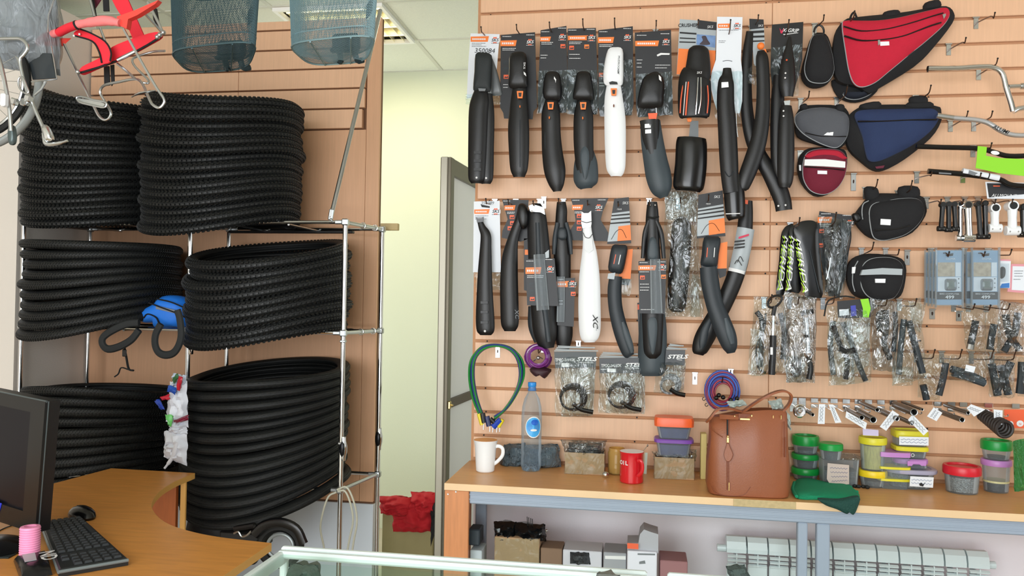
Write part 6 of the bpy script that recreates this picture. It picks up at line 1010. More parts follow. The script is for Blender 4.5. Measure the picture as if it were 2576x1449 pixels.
def lockbag(hq, bq, cx, cy, r, label, seed, ru=True, sl=(0, 0), cm=None):
    Y = 3.20-.01*(seed % 3); t = thing('bagged_lock', label, 'cable lock', W(cx, cy+r, Y))
    m = MB(); m.plate(hq, Y-.012, .0012); h = part('header_card', m, darkcard2 if seed != 71 else mat('green_black_card', (44, 52, 52), .4), t)
    x0, y0 = hq[0]; x1, y1 = hq[1]; xb, yb = hq[3]; hh = yb-y0
    lettering('STELS', x1-(x1-x0)*.24 if ru else (x0+x1)/2+4, y0+hh*.42+1.5, 10, Y-.014, printw, t, rot=-2, sx=1.45, shear=.3, bold=.04)
    m = MB(); m.plate([(x1-(x1-x0)*.44, y0+hh*.62), (x1-8, y0+hh*.66), (x1-8, y0+hh*.69), (x1-(x1-x0)*.44, y0+hh*.65)], Y-.0135, .0005); part('web_line', m, printw, t)
    if ru:
        lettering('ТРОС-ЗАМОК', x0+(x1-x0)*.26, y0+hh*.5, 7, Y-.014, printw, t, rot=-2, sx=.78, bold=.03)
        m = MB(); m.plate([(x0+(x1-x0)*.17, y0+hh*.68), (x0+(x1-x0)*.36, y0+hh*.69), (x0+(x1-x0)*.36, y0+hh*.93), (x0+(x1-x0)*.17, y0+hh*.92)], Y-.0135, .0006); part('white_field', m, printw, t)
        m = MB(); m.plate([(x0+4, y0+hh*.72), (x0+(x1-x0)*.15, y0+hh*.73), (x0+(x1-x0)*.15, y0+hh*.76), (x0+4, y0+hh*.75)], Y-.0135, .0006); part('field_name', m, printw, t)
    for k in range(4):
        m = MB(); yy = y0-4-4*k; m.plate([(x0+3*k, yy), (x1-4*k+4, yy+(4 if k % 2 else 0)), (x1-4*k+4, yy+3+(4 if k % 2 else 0)), (x0+3*k, yy+3)], Y+.006*k, .002); part('stacked_card_edge', m, mat('card_edge', (150, 156, 156), .4), t)
    for k in range(4):
        m = MB(); rr = r*(1-.07*k); m.tube([W(cx-k*2+rr*math.cos(a), cy+k*1.5+rr*math.sin(a), Y+.006-.008*k) for a in np.linspace(0, 2*PI, 25)[:-1]], .0045, 8, True); part('coiled_cable', m, cm or black, t, True)
    m = MB(); m.tube([W(cx-2, cy+r*.5, Y-.02), W(cx+r*.6, cy+r*.95, Y-.02), W(cx+r*1.5, cy+r*1.15, Y-.02)], .009, 10, smooth=3); part('lock_body', m, blackg, t, True)
    m = MB(); m.fan(bq, Y-.005, .055, 9, 13, .012, seed, .5); part('clear_bag', m, clear, t, True)
    m = MB(); m.fan([(p[0]*.85+cx*.15+8, p[1]) for p in bq], Y+.02, .03, 7, 9, .012, seed+3, .5); part('inner_bag', m, clear, t, True)
    return t
lockbag(cl_((870, 168), (1265, 168), (1258, 312), (880, 320)), cl_((872, 200), (1268, 200), (1228, 765), (882, 772)), *cl_((1050, 590))[0], 33, 'cable lock in a clear bag under a printed dark header card, left one of two', 71)
lockbag(cl_((1290, 228), (1725, 222), (1722, 366), (1296, 368)), cl_((1290, 260), (1725, 262), (1720, 745), (1290, 740)), *cl_((1500, 570))[0], 33, 'cable lock in a clear bag under a printed dark header card, beside the grey blade', 72)
lockbag(cl_((1915, 150), (2095, 150), (2088, 295), (1905, 290)), cl_((1840, 250), (2095, 250), (2062, 560), (1800, 555)), *cl_((1960, 470))[0], 24, 'small bagged cable lock with white ties right of the long black mudguard', 73, False, cm=mat('black_white_cable', (190, 192, 196), .35, var=.9, vs=90))
m = MB()
c_ = P_(0, 3.716, 1620, 900); rb = thing('elastic_cords', 'coil of red and blue elastic cords hanging above the brown handbag', 'elastic cord', W(1818, 1020, 3.2))
redc = mat('red_cable', (150, 28, 56), .4); bluc = mat('bright_blue_cable', (40, 84, 176), .4)
for k in range(12):
    rx, ry_ = (160-8*k+(k % 3)*4)/3.716, (185-9*k)/3.716; m = MB(); m.tube([W(1818+(k % 3-1)*1.5+rx*math.cos(a), 984+(k % 4-1)*1.5+ry_*math.sin(a), 3.24-.006*(k % 5)) for a in np.linspace(0, 2*PI, 25)[:-1]], .0038, 6, True); part('cord', m, (bluc, redc)[k % 2], rb, True)
for x, y in c_((675, 375), (740, 370), (870, 380), (700, 350), (810, 395)):
    m = MB(); m.ball(W(x, y, 3.19), .009, 6); part('cord_hook', m, blackg, rb, True)
for x, y in c_((560, 385), (585, 440)):
    m = MB(); m.tube([W(x+4*math.cos(a), y+4*math.sin(a), 3.19) for a in np.linspace(0, 5, 9)], .0014, 5); part('wire_hook', m, rubber, rb, True)
hook(1818, 950, 'hook carrying the red and blue elastic cords', .14)
# ------------------------------------------------------------------ steel tubes, washers and price tags on the low hook row
ct_ = P_(0, 4.14, 1960, 960); tubem = mat('dark_steel_tube', (96, 92, 88), .4, .7)
for i, (x, y, r, lb) in enumerate(((350, 345, 20, 'thin steel sleeve, first of the low hook row'), (860, 375, 28, 'steel sleeve left of the widest one in the low hook row'), (980, 398, 38, 'wide steel sleeve above the purple lidded tub'), (1022, 295, 24, 'short steel sleeve above the wide one'), (1225, 385, 30, 'steel sleeve behind the slanting price tag, above the yellow boxes'), (1404, 318, 42, 'widest open steel sleeve, centre of the low hook row'), (1385, 435, 24, 'steel sleeve half hidden by the long slanting tag'), (1905, 398, 30, 'steel sleeve above the red lidded tub'), (1968, 325, 22, 'thin steel sleeve behind the folded tag'), (1490, 290, 16, 'thin steel sleeve right of the widest one'))):
    px, py = ct_((x, y))[0]; E_ = W(px, py, 3.08); t = thing('steel_sleeve', lb, 'tube', Vector((E_.x, 3.2, E_.z))); rr = r/4.14*ppm(3.08, px); m = MB()
    prof = [(rr, -.22), (rr, 0), (rr*.78, 0), (rr*.78, -.21)]; m.lathe(prof, E_, 16, M=Matrix.Rotation(PI/2, 3, 'X')); part('tube_wall', m, tubem, t, True)
    m = MB(); m.tube([E_+Vector((rr*.88*math.cos(a), -.0005, rr*.88*math.sin(a))) for a in np.linspace(0, 2*PI, 17)[:-1]], rr*.12, 5, True); part('bright_rim', m, steel, t, True)
rg = thing('chrome_ring', 'bright chrome ring hanging at the left end of the low hook row', 'ring', W(2012, 1050, 3.15)); px, py = ct_((215, 305))[0]
m = MB(); m.tube([W(px+15*math.cos(a), py+15*math.sin(a), 3.15) for a in np.linspace(0, 2*PI, 25)[:-1]], .0042, 8, True); part('outer_ring', m, chrome, rg, True)
m = MB(); m.tube([W(px+8*math.cos(a), py+8*math.sin(a), 3.155) for a in np.linspace(0, 2*PI, 21)[:-1]], .005, 8, True); part('inner_ring', m, steel, rg, True)
for i, x in enumerate((150, 240, 368, 470, 572, 700, 825, 930, 1060, 1190, 1330, 1652, 1795, 1920, 2180, 2465)):
    px, py = ct_((x, 190+(x-150)*.028))[0]; c = W(px, py, YW-.004); t = thing('slat_bracket', f'chrome hook plate in the low row above the tubs, {ORD[i]} from the handbag', 'hook', c)
    m = MB(); m.box(c, (.028, .003, .018), bev=.001); part('clip', m, zinc, t); m = MB(); m.box(c+Vector((0, 0, -.022)), (.028, .002, .014 if x > 300 else .05), bev=.0008); part('plate', m, zinc, t)
    m = MB(); m.tube([c+Vector((0, 0, -.02)), c+Vector((0, -.15, -.022)), c+Vector((0, -.165, -.012))], .0024, 6, smooth=2); part('hook_wire', m, zinc, t, True)
for i, (q, lb) in enumerate(((((415, 235), (480, 235), (474, 442), (402, 440)), 'upright white price tag, leftmost above the green lids'), (((515, 238), (560, 238), (650, 425), (585, 432)), 'slanting white price tag, second above the green lids'), (((700, 308), (915, 430), (900, 500), (690, 372)), 'slanting white price tag over the purple lid'), (((1180, 298), (1250, 345), (1115, 512), (1048, 470)), 'tilted white price tag left of the yellow boxes'), (((1390, 340), (1555, 515), (1505, 560), (1342, 400)), 'long slanting price tag over the yellow boxes'), (((1610, 268), (1700, 325), (1640, 412), (1540, 362)), 'square tilted price tag right of the widest steel sleeve'), (((2000, 236), (2148, 290), (2030, 365), (1952, 275)), 'folded price tag above the red lidded tub'), (((2235, 290), (2328, 300), (2325, 450), (2238, 425)), 'white price tag on the dark rubber coil'))):
    Q = ct_(*q); t = thing('price_tag', lb, 'price tag', W(*Q[0], 3.1)); m = MB(); m.plate(Q, 3.09, .0012); part('tag', m, whitep, t)
    cx, cy = sum(p[0] for p in Q)/4, sum(p[1] for p in Q)/4; dx, dy = Q[1][0]-Q[0][0], Q[1][1]-Q[0][1]; ex, ey = Q[3][0]-Q[0][0], Q[3][1]-Q[0][1]
    if math.hypot(ex, ey) > math.hypot(dx, dy): dx, dy, ex, ey = ex, ey, dx, dy
    for k in (-.18, .12):
        m = MB(); pts = [(cx+dx*(u-.5)*.75+ex*k+ex*.09*math.sin(u*26+k*9), cy+dy*(u-.5)*.75+ey*k+ey*.09*math.sin(u*26+k*9)) for u in np.linspace(0, 1, 20)]; m.tube([W(*p, 3.0885) for p in pts], .0006, 4); part('handwriting', m, printg, t)
    m = MB(); m.tube([W(*Q[0], 3.09), W(Q[0][0]-3, Q[0][1]-9, 3.12), W(Q[0][0]-2, Q[0][1]-14, 3.15)], .0006, 4); part('thread', m, printw, t)
rc_ = thing('rubber_coil', 'dark coil of rubber rings hanging at the right end above the green lid', 'rubber coil', W(2510, 1095, 3.12))
for k in range(9):
    m = MB(); cx, cy = ct_((2130+30*k*.9, 350+18*k))[0]; m.tube([W(cx+(14+k*.8)*math.cos(a), cy+(12+k)*math.sin(a), 3.16-.012*k) for a in np.linspace(0, 2*PI, 19)[:-1]], .006, 7, True); part('ring', m, mat('brown_black_rubber', (42, 34, 32), .45), rc_, True)
G('orange_card', 'orange product card with white circles at the right edge', 'card', None, 3.2, [('plate', 'card', orangered, ct_((2345, 290), (2600, 292), (2600, 488), (2345, 480)), 0, .0015), ('plate', 'white_circle', printw, ell(*ct_((2412, 440))[0], 7, 7), .001, .001), ('plate', 'white_circle', printw, ell(*ct_((2510, 437))[0], 9, 8), .001, .001), ('text', 'u', orangered, *ct_((2512, 437))[0], 8, .002)])
# ------------------------------------------------------------------ things standing on the bench
BZ = .8205
def foot(px, py): return WZ(px, py, BZ)
def tubs(cx, ybot, levels, group=None, deep=1.0, n=28):
    f = foot(cx, ybot); Y = f.y; z = BZ; k0 = None
    for lv in levels:
        lab, hb, hl, wb, wt, lm, cm, fill = lv[:8]; pw = lv[8] if len(lv) > 8 else 2; ex = lv[9] if len(lv) > 9 else {}
        k = ppm(Y+wt*.0008*deep, cx); rb, rt = wb/2*k, wt/2*k; yc = Y+max(rt, .001)*deep; c = Vector((f.x+(ex.get('dx', 0))*k, yc, z)); hb_, hl_ = hb*k, hl*k
        if k0 is None: k0 = yc
        c.y = k0
        t = thing(ex.get('name', 'lidded_tub'), lab, ex.get('cat', 'food tub'), c, group)
        m = MB(); m.lathe([(rb*.96, 0), (rb, .004), (rt*.97, hb_), (rt*.95, hb_), (rb*.95, .005), (.001, .004)], c, n, 1, deep, pw); part('tub', m, ex.get('body', clearp), t, True)
        if cm and fill:
            rng = random.Random(int(cx)); m = MB(); hh = hb_*fill; m.lathe([(rb*.9, .006), ((rb+(rt-rb)*fill)*.9, hh), ((rb+(rt-rb)*fill)*.6, hh*1.04), (.0005, hh*1.02)], c, n, 1, deep, pw); part('contents', m, cm, t, True)
        if hl:
            m = MB(); m.lathe([(rt*.98, hb_-.001), (rt*1.05, hb_-.001), (rt*1.07, hb_+hl_*.2), (rt*1.07, hb_+hl_*.8), (rt*1.02, hb_+hl_), (rt*.85, hb_+hl_), (rt*.82, hb_+hl_*.8), (.001, hb_+hl_*.8)], c, n, 1, deep, pw); part('lid', m, lm, t, True)
        for e in ex.get('extra', ()):
            e(t, c, k)
        z += hb_+hl_-.0004
    return z, Vector((f.x, k0, z))
def tubpanel(x0, y0, x1, y1, mt_=None, lines=3):
    def f(t, c, k):
        Y = t['fy']
    return f
def labelplate(pts, dy, mt_, name='paper_label', lines=0):
    def f(t, c, k):
        Y = c.y-dy; m = MB(); m.plate(pts, Y, .0008); s_ = part(name, m, mt_, t)
        for q in range(lines):
            u = (q+1)/(lines+1); a = (pts[0][0]*(1-u)+pts[3][0]*u+4, pts[0][1]*(1-u)+pts[3][1]*u); b = (pts[1][0]*(1-u)+pts[2][0]*u-4, pts[1][1]*(1-u)+pts[2][1]*u); m = MB()
            m.tube([W(a[0]+(b[0]-a[0])*v, a[1]+(b[1]-a[1])*v+1.6*math.sin(v*37+q*5), Y-.0006) for v in np.linspace(0, 1, 26)], .0006, 4); part('handwriting', m, mat('blue_ink', (70, 90, 140), .6), s_)
    return f
gl = mat('green_lid', (16, 150, 62), .35); ye = mat('yellow_lid', (224, 214, 50), .4); ye2 = mat('strong_yellow_lid', (240, 208, 30), .4); pl_ = mat('lilac_lid', (192, 132, 200), .4); rl = mat('red_lid', (214, 32, 50), .35)
screws = mat('silver_screws', (178, 182, 180), .35, .6, var=.75, vs=160, bump=1, bs=200); grey_c = mat('grey_contents', (110, 112, 112), .5, var=.6, vs=120, bump=.8, bs=150); dark_c = mat('dark_contents', (52, 56, 60), .5, var=.5, vs=120, bump=.8, bs=150); pasta = mat('straw_contents', (220, 206, 120), .6, var=.35, vs=30, stretch=(6, 6, .8), bump=.8, bs=60)
tubs(2032, 1212, [('clear round tub with green lid, bottom of the green stack by the handbag', 16, 15, 58, 66, gl, grey_c, .5), ('clear round tub with green lid, middle of the green stack by the handbag', 24, 13, 58, 66, gl, dark_c, .75), ('clear round tub with green lid, top of the green stack by the handbag', 24, 23, 56, 64, gl, grey_c, .45)])
bt = tubs(2118, 1226, [('large clear rectangular tub with paper label between the green and yellow stacks', 72, 4, 88, 98, clearm, grey_c, .55, 5, dict(extra=[labelplate([(2082, 1165), (2136, 1170), (2136, 1218), (2090, 1222), (2080, 1205)], .085, mat('beige_label', (200, 182, 172), .6), lines=4)]))], deep=.8)
c = W(2095, 1128, 3.2); t = thing('lidded_tub', 'green lidded clear tub standing on the big labelled tub', 'food tub', c)
k = ppm(3.14, 2095); c = Vector((W(2093, 1150, 3.13).x, 3.15, BZ+76*ppm(3.05, 2118))); t.location = c
m = MB(); m.lathe([(24*k, 0), (28*k, 26*k), (27*k, 26*k), (23*k, .003), (.001, .003)], c, 24); part('tub', m, clearp, t, True)
m = MB(); m.lathe([(22*k, .003), (25*k, 20*k), (.001, 20*k)], c, 24); part('contents', m, dark_c, t, True)
m = MB(); m.lathe([(28*k, 25*k), (30.5*k, 26*k), (30.5*k, 40*k), (28*k, 43*k), (.001, 41*k)], c, 24); part('lid', m, gl, t, True)
tubs(2200, 1168, [('clear box with lilac lid and white label standing behind the straw-filled jar', 20, 0, 56, 60, pl_, None, 0, 5), ], n=20) if 0 else None
c = foot(2196, 1190); c.y = 3.20; k = ppm(3.2, 2196); t = thing('lidded_tub', 'clear box with yellow rims and lilac lid behind the straw-filled jar', 'food tub', c)
m = MB(); m.lathe([(34*k, 0), (38*k, 84*k), (37*k, 84*k), (33*k, .003), (.001, .003)], c, 24, 1, .7, 5); part('tub', m, clearp, t, True)
for z_, mm_, nm, hh in ((.25, ye, 'yellow_rim', 6), (.62, ye, 'yellow_rim', 6), (1.0, pl_, 'lid', 12)):
    m = MB(); m.lathe([(39*k, 84*k*z_), (41*k, 84*k*z_), (41*k, 84*k*z_+hh*k), (38*k, 84*k*z_+hh*k)]+([(.001, 84*k+hh*k*.9)] if z_ == 1 else []), c, 24, 1, .7, 5); part(nm, m, mm_, t, True)
m = MB(); m.plate([(2170, 1078), (2210, 1082), (2210, 1097), (2171, 1095)], 3.13, .001); part('paper_label', m, mat('lilac_label', (206, 196, 226), .6), t)
tubs(2204, 1230, [('small clear tub with bright yellow lid under the straw-filled jar', 28, 16, 56, 68, ye2, grey_c, .6), ('tall clear jar of straw-coloured ties with yellow lid', 70, 17, 56, 66, ye, pasta, .93)])
wl = whitep
tubs(2302, 1234, [('large clear oval tub of silver screws with handwritten white label', 42, 10, 100, 122, mat('grey_lilac_rim', (172, 168, 190), .4), screws, .85, 3, dict(extra=[labelplate([(2290, 1198), (2349, 1201), (2347, 1227), (2288, 1223)], .092, wl, lines=2), lambda t, c, k: part('black_mark', MB().plate([(2312, 1217), (2318, 1214), (2322, 1219), (2328, 1213), (2322, 1224), (2314, 1222)], c.y-.0935, .0008), printk, t)])),
 ('bunch of black plugs under a lilac tabbed lid in the yellow box stack', 14, 12, 84, 80, pl_, mat('black_plugs', (24, 26, 38), .4, bump=1, bs=80), .95, 4, dict(extra=[labelplate([(2283, 1160), (2330, 1160), (2330, 1172), (2318, 1172), (2312, 1167), (2298, 1167), (2294, 1172), (2283, 1172)], .068, pl_, 'lid_tab')])),
 ('clear box of small rings with yellow lid in the yellow box stack', 22, 11, 72, 80, ye, grey_c, .6, 5, dict(extra=[lambda t, c, k: [part('white_ring', MB().tube([W(x+4*math.cos(a), 1145+4*math.sin(a), c.y-.066) for a in np.linspace(0, 2*PI, 13)[:-1]], .001, 5, True), printw, t) for x in (2273, 2283, 2296)]])),
 ('yellow lidded box with handwritten white label, top of the yellow box stack', 24, 18, 76, 80, ye, None, 0, 5, dict(extra=[labelplate([(2262, 1098), (2336, 1100), (2336, 1121), (2262, 1119)], .070, wl, lines=2)]))], deep=.8)
for i, (x, y) in enumerate(((2252, 1172), (2268, 1176), (2300, 1174), (2332, 1176), (2346, 1180))):
    pass
tubs(2436, 1247, [('round clear tub of shiny screws with bright red lid', 50, 22, 78, 88, rl, screws, .85)])
tubs(2520, 1243, [('tall clear jar with lilac lid holding dark beads', 72, 15, 60, 70, pl_, dark_c, .35, 2, dict(extra=[lambda t, c, k: part('yellow_line', MB().lathe([(32*k, 26*k), (32*k, 31*k)], c, 24), mat('straw_band', (214, 210, 160), .5), t)])), ('clear tub with green lid on top of the lilac lidded jar', 28, 24, 62, 72, gl, dark_c, .3)])
tubs(2455, 1204, [('clear lilac lidded tub behind the red lidded tub, lower one', 26, 12, 56, 60, pl_, dark_c, .5, 5), ('clear lilac lidded tub behind the red lidded tub, upper one', 24, 14, 54, 58, pl_, dark_c, .6, 5)])
m = MB(); m.fan([(2548, 1110), (2620, 1090), (2640, 1236), (2552, 1236)], 3.1, .09, 8, 12, .01, 81); t = tag(part('green_bag', m, clearmat('green_clear', (90, 170, 100), .4, .2, .7, 30), None, True), 'clear bag with green contents standing at the right end of the bench', 'bag')
# brown leather handbag
hb = mat('brown_leather', (150, 86, 54), .42, bump=.15, bs=250, var=.06, vs=6); hbd = mat('dark_brown_leather', (122, 60, 30), .5, bump=.2, bs=200); gold = mat('gold_metal', (236, 200, 140), .2, 1)
xa, xb = foot(1781, 1240).x, foot(1983, 1248).x; yf_ = 2.905; cx, cy = (xa+xb)/2, yf_+.085; hw = (xb-xa)/2; zt_ = W(1880, 1034, 2.95).z
t = thing('leather_handbag', 'brown leather bucket handbag with a front zip standing on the bench', 'handbag', (cx, cy, BZ))
rings = []
for u, sx_, sy_, dz in ((0, .93, .92, 0), (.015, .98, .98, 0), (.1, 1.0, 1.0, 0), (.4, 1.0, .97, 0), (.7, .99, .85, 0), (.9, .965, .62, 0), (.975, .94, .46, 0), (1.0, .90, .40, 0)):
    z = BZ+(zt_-BZ)*u; r = []
    for k in range(48):
        a = 2*PI*k/48; ca, sa = math.cos(a), math.sin(a); g = (abs(ca)**5+abs(sa)**5)**(-.2); x = ca*g*hw*sx_; y = sa*g*.085*sy_
        y -= (.012*math.exp(-((x/hw-.15)/.3)**2)*u if sa < 0 else 0); zz = z-(.028*max(0, -(x/hw))*u**3)+(.006*math.sin(3*x/hw)*u**4)
        x += .006*math.sin(7*u)*math.copysign(1, x)*(abs(ca) > .8)
        r.append(Vector((cx+x, cy+y, zz)))
    rings.append(r)
m = MB(); m.loft(rings); part('body', m, hb, t, True)
def fr(px, py, d=0):      # point on the front of the bag below a pixel
    p = W(px, py, yf_); u = (p.z-BZ)/(zt_-BZ); sy_ = float(np.interp(u, [0, .1, .4, .7, .9, 1], [.96, 1, .97, .85, .62, .40])); xx = (p.x-cx)/hw
    return W(px, py, cy-.085*sy_-.012*math.exp(-((xx-.15)/.3)**2)*u-d)
m = MB(); m.tube([fr(1831, y, .001) for y in range(1052, 1240, 12)], .0042, 6, flat=.5); part('zip_tape', m, hbd, t, True)
m = MB(); m.tube([fr(1830, y, .003) for y in (1056, 1075, 1094)], .0028, 6); part('zip_opening', m, black, t, True)
m = MB(); m.box(fr(1831, 1107, .006), (.010, .006, .022), bev=.002); m.ball(fr(1831, 1098, .008), .005, 6); part('zip_slider', m, gold, t, True)
m = MB(); m.box(fr(1834, 1224, .004), (.004, .004, .030), bev=.001); part('zip_end', m, gold, t)
m = MB(); m.prism([fr(x, y, .010) for x, y in outline([(1831, 1113), (1838, 1128), (1844, 1144), (1838, 1158), (1831, 1161), (1825, 1157), (1821, 1143), (1826, 1126)], 2)], (0, .004, 0)); part('leather_tab', m, hb, t)
m = MB(); m.tube([fr(x, y, .0105) for x, y in outline([(1831, 1113), (1838, 1128), (1844, 1144), (1838, 1158), (1831, 1161), (1825, 1157), (1821, 1143), (1826, 1126)], 2)], .0009, 5, True); part('tab_stitching', m, hbd, t, True)
m = MB(); m.tube([fr(x, y, .001) for x, y in ((1790, 1222), (1800, 1240), (1830, 1247), (1870, 1245), (1888, 1225))], .0012, 5, smooth=4); m.tube([fr(x, y, .001) for x, y in ((1784, 1075), (1800, 1088), (1818, 1100))], .0012, 5, smooth=4); part('seam', m, hbd, t, True, kind='stuff')
m = MB(); m.prism([fr(x, y, .006) for x, y in ((1810, 1042), (1858, 1046), (1858, 1056), (1810, 1054))], (0, .004, 0)); part('closing_strap', m, hb, t)
for x, y, w, h in ((1874, 1054.5, .036, .008), (1865, 1044, .012, .007), (1891, 1046, .006, .009), (1848, 1047, .006, .006), (1800, 1033, .008, .012)):
    m = MB(); m.box(fr(x, y, .007), (w, .004, h), bev=.0015); part('gold_fitting', m, gold, t)
m = MB(); m.box(fr(1875, 1049, .003), (.05, .003, .024), bev=.002); part('clasp_base', m, hbd, t)
for x in (1945, 1965):
    m = MB(); m.box(fr(x, 1050, .004), (.004, .004, .016), bev=.001); part('gold_fitting', m, gold, t)
def strap(pts, w, th, mm_, nm):
    P3 = catmull([W(x, y, Y) for x, y, Y in pts], 6); m = MB(); R_ = []
    for i, p in enumerate(P3):
        d = (P3[min(i+1, len(P3)-1)]-P3[max(i-1, 0)]).normalized(); s_ = Vector((0, 1, 0)); n_ = d.cross(s_).normalized()
        R_.append([p+s_*w+n_*th, p-s_*w+n_*th, p-s_*w-n_*th, p+s_*w-n_*th])
    m.loft(R_); part(nm, m, mm_, t, True)
strap([(1868, 1036, 2.97), (1890, 1020, 2.95), (1918, 1002, 2.93), (1950, 987, 2.93), (1975, 984, 2.94), (1990, 996, 2.95), (1984, 1018, 2.97), (1966, 1036, 2.98)], .016, .0035, hb, 'handle')
strap([(1776, 1062, 2.95), (1786, 1052, 2.93), (1806, 1030, 2.93), (1836, 1028, 2.96), (1862, 1034, 2.98), (1880, 1036, 2.98)], .013, .0035, hb, 'handle')
m = MB(); m.tube([fr(1973, y, .002) for y in (1060, 1100, 1150)], .0016, 5); m.tube([fr(1975, y, .003) for y in (1100, 1125, 1150)], .003, 6); part('side_cord', m, hbd, t, True, kind='stuff')
for i, q in enumerate(([(1828, 1010), (1868, 1005), (1880, 1020), (1836, 1026)], [(1932, 1010), (1966, 1002), (1972, 1028), (1944, 1030)], [(1970, 1028), (1986, 1040), (1990, 1085), (1974, 1060)])):
    m = MB(); m.fan(q, 2.985, .03, 7, 7, .012, 90+i); solo('scarf_end', m, mat('grey_green_scarf', (178, 190, 184), .8, bump=.5, bs=60), ('pale scarf end poking out of the left side of the handbag top', 'pale scarf end poking out beside the handbag handle', 'pale scarf tail hanging at the right side of the handbag')[i], 'scarf', 'scarf ends in the handbag', True)
# white mug, bottle, red mug
def mug(cx, ytop, ybot, wt, wb, body, inner, label, hpts, Yoff=0, extra=None):
    f = foot(cx, ybot); k = ppm(f.y+.03, cx); c = Vector((f.x, f.y+wb/2*k, BZ)); H_ = (ybot-ytop)*k*.99; t = thing('mug', label, 'mug', c)
    rb, rt = wb/2*k, wt/2*k; m = MB()
    prof = [(rb*.9, 0), (rb, .004)]+[(rb+(rt*.92-rb)*u, H_*u) for u in (.2, .5, .8)]+[(rt*.96, H_*.93), (rt, H_), (rt*.96, H_), (rt*.88, H_*.9), (rb*.9, H_*.3)]; m.lathe(prof[:-3]+[(rt*.955, H_-.001)], c, 36); part('body', m, body, t, True)
    m = MB(); m.lathe([(rt*.96, H_), (rt*.9, H_*.93), (rb*.9, H_*.4), (rb*.85, .01), (.001, .008)], c, 36); part('inside', m, inner, t, True)
    m = MB(); m.tube([W(x, y, c.y+dy) for x, y, dy in hpts], .0055, 10, smooth=5, flat=1.3); part('handle', m, body, t, True)
    if extra: extra(t, c, k)
    return t
mug(1216, 1112, 1190, 60, 45, white, mat('mug_orange', (236, 156, 60), .35), 'white porcelain mug with orange inside at the left end of the bench', [(1238, 1128, 0), (1252, 1122, 0), (1264, 1128, 0), (1264, 1145, 0), (1252, 1160, 0), (1238, 1170, 0)])
def red_extra(t, c, k):
    r = 31*k
    for i, ch in enumerate('OIL'):
        a = -PI/2-.95+.27*i; p = c+Vector((r*1.0*math.cos(a), r*1.0*math.sin(a), 52*k)); M3 = Matrix(((-math.sin(a), 0, math.cos(a)), (math.cos(a), 0, math.sin(a)), (0, 1, 0)))
        lettering(ch, 0, 0, 8, c.y, printw, t, M3=M3, at=p, th=.0006, bold=.04)
mug(1588, 1140, 1219, 62, 60, mat('red_glaze', (206, 22, 36), .22, coat=.5), white, 'bright red mug with small white lettering on the bench', [(1604, 1160, -.047), (1612, 1160, -.052), (1616, 1172, -.052), (1614, 1188, -.05), (1604, 1198, -.044)], extra=red_extra)
m = MB(); q = foot(1588, 1212); m.tube([Vector((q.x+.02, q.y+.045, BZ+.08)), W(1628, 1122, q.y+.05)], .002, 6, flat=.6); m.ball(W(1629, 1121, q.y+.05), .005, 6, .6, 1); solo('teaspoon', m, steel, 'steel teaspoon handle leaning out of the red mug', 'spoon', smooth=True)
m = MB(); m.box(foot(1624, 1196)+Vector((0, .03, .042)), (.011, .004, .084), ry=.04); solo('tea_card', m, mat('mint_card', (214, 232, 222), .6), 'thin pale card standing right behind the red mug', 'card')
f = foot(1332, 1188); k = ppm(f.y+.04, 1332); c = Vector((f.x, f.y+.04, BZ)); t = thing('water_bottle', 'tall empty clear plastic water bottle with blue cap and round label', 'bottle', c)
R0_, H_ = 25.5*k, 218*k; pet = clearmat('pet_plastic', (222, 230, 236), .05, .05, 0)
m = MB(); m.lathe([(R0_*.3, .012), (R0_*.6, 0), (R0_*.86, .002), (R0_, .02), (R0_, H_*.14), (R0_*.95, H_*.18), (R0_, H_*.22), (R0_*.98, H_*.36), (R0_, H_*.5), (R0_*1.0, H_*.62), (R0_*.94, H_*.72), (R0_*.75, H_*.81), (R0_*.42, H_*.88), (R0_*.34, H_*.91), (R0_*.34, H_*.955)], c, 40); part('body', m, pet, t, True)
m = MB(); m.lathe([(R0_*.42, H_*.905), (R0_*.45, H_*.91), (R0_*.40, H_*.92), (R0_*.36, H_*.95)], c, 24); part('neck_ring', m, mat('blue_tint', (70, 120, 180), .3), t, True)
m = MB(); m.lathe([(R0_*.38, H_*.95), (R0_*.41, H_*.955), (R0_*.41, H_*.995), (R0_*.38, H_), (.001, H_)], c, 24); part('cap', m, mat('blue_cap', (40, 140, 220), .35), t, True)
for j in range(5):
    a = 2*PI*j/5+.4; m = MB(); m.ball(c+Vector((R0_*.62*math.cos(a), R0_*.62*math.sin(a), .010)), .011, 6); part('foot_lobe', m, pet, t, True)
V = []; lm = MB(); N_ = 24
def disc(nm, mt_, rad, cz, ca, sy=1.0, off=.0006):
    m = MB(); v = []
    for k2 in range(N_): a = 2*PI*k2/N_; th = ca+rad*math.cos(a)/R0_; z = cz+rad*sy*math.sin(a); v.append(c+Vector(((R0_+off)*math.cos(th), (R0_+off)*math.sin(th), z)))
    v.append(c+Vector(((R0_+off)*math.cos(ca), (R0_+off)*math.sin(ca), cz))); m.add(v, [(k2, (k2+1) % N_, N_) for k2 in range(N_)]); return part(nm, m, mt_, t)
disc('label_rim', printw, 21*k, 110*k, -PI/2+.35, 1.25); disc('label', mat('label_blue', (66, 168, 232), .4), 19*k, 110*k, -PI/2+.35, 1.25, .0012); disc('label_hill', mat('label_deep_blue', (20, 96, 200), .4), 9*k, 122*k, -PI/2+.45, .8, .0018); disc('label_wave', printw, 8*k, 103*k, -PI/2+.35, .35, .0018)
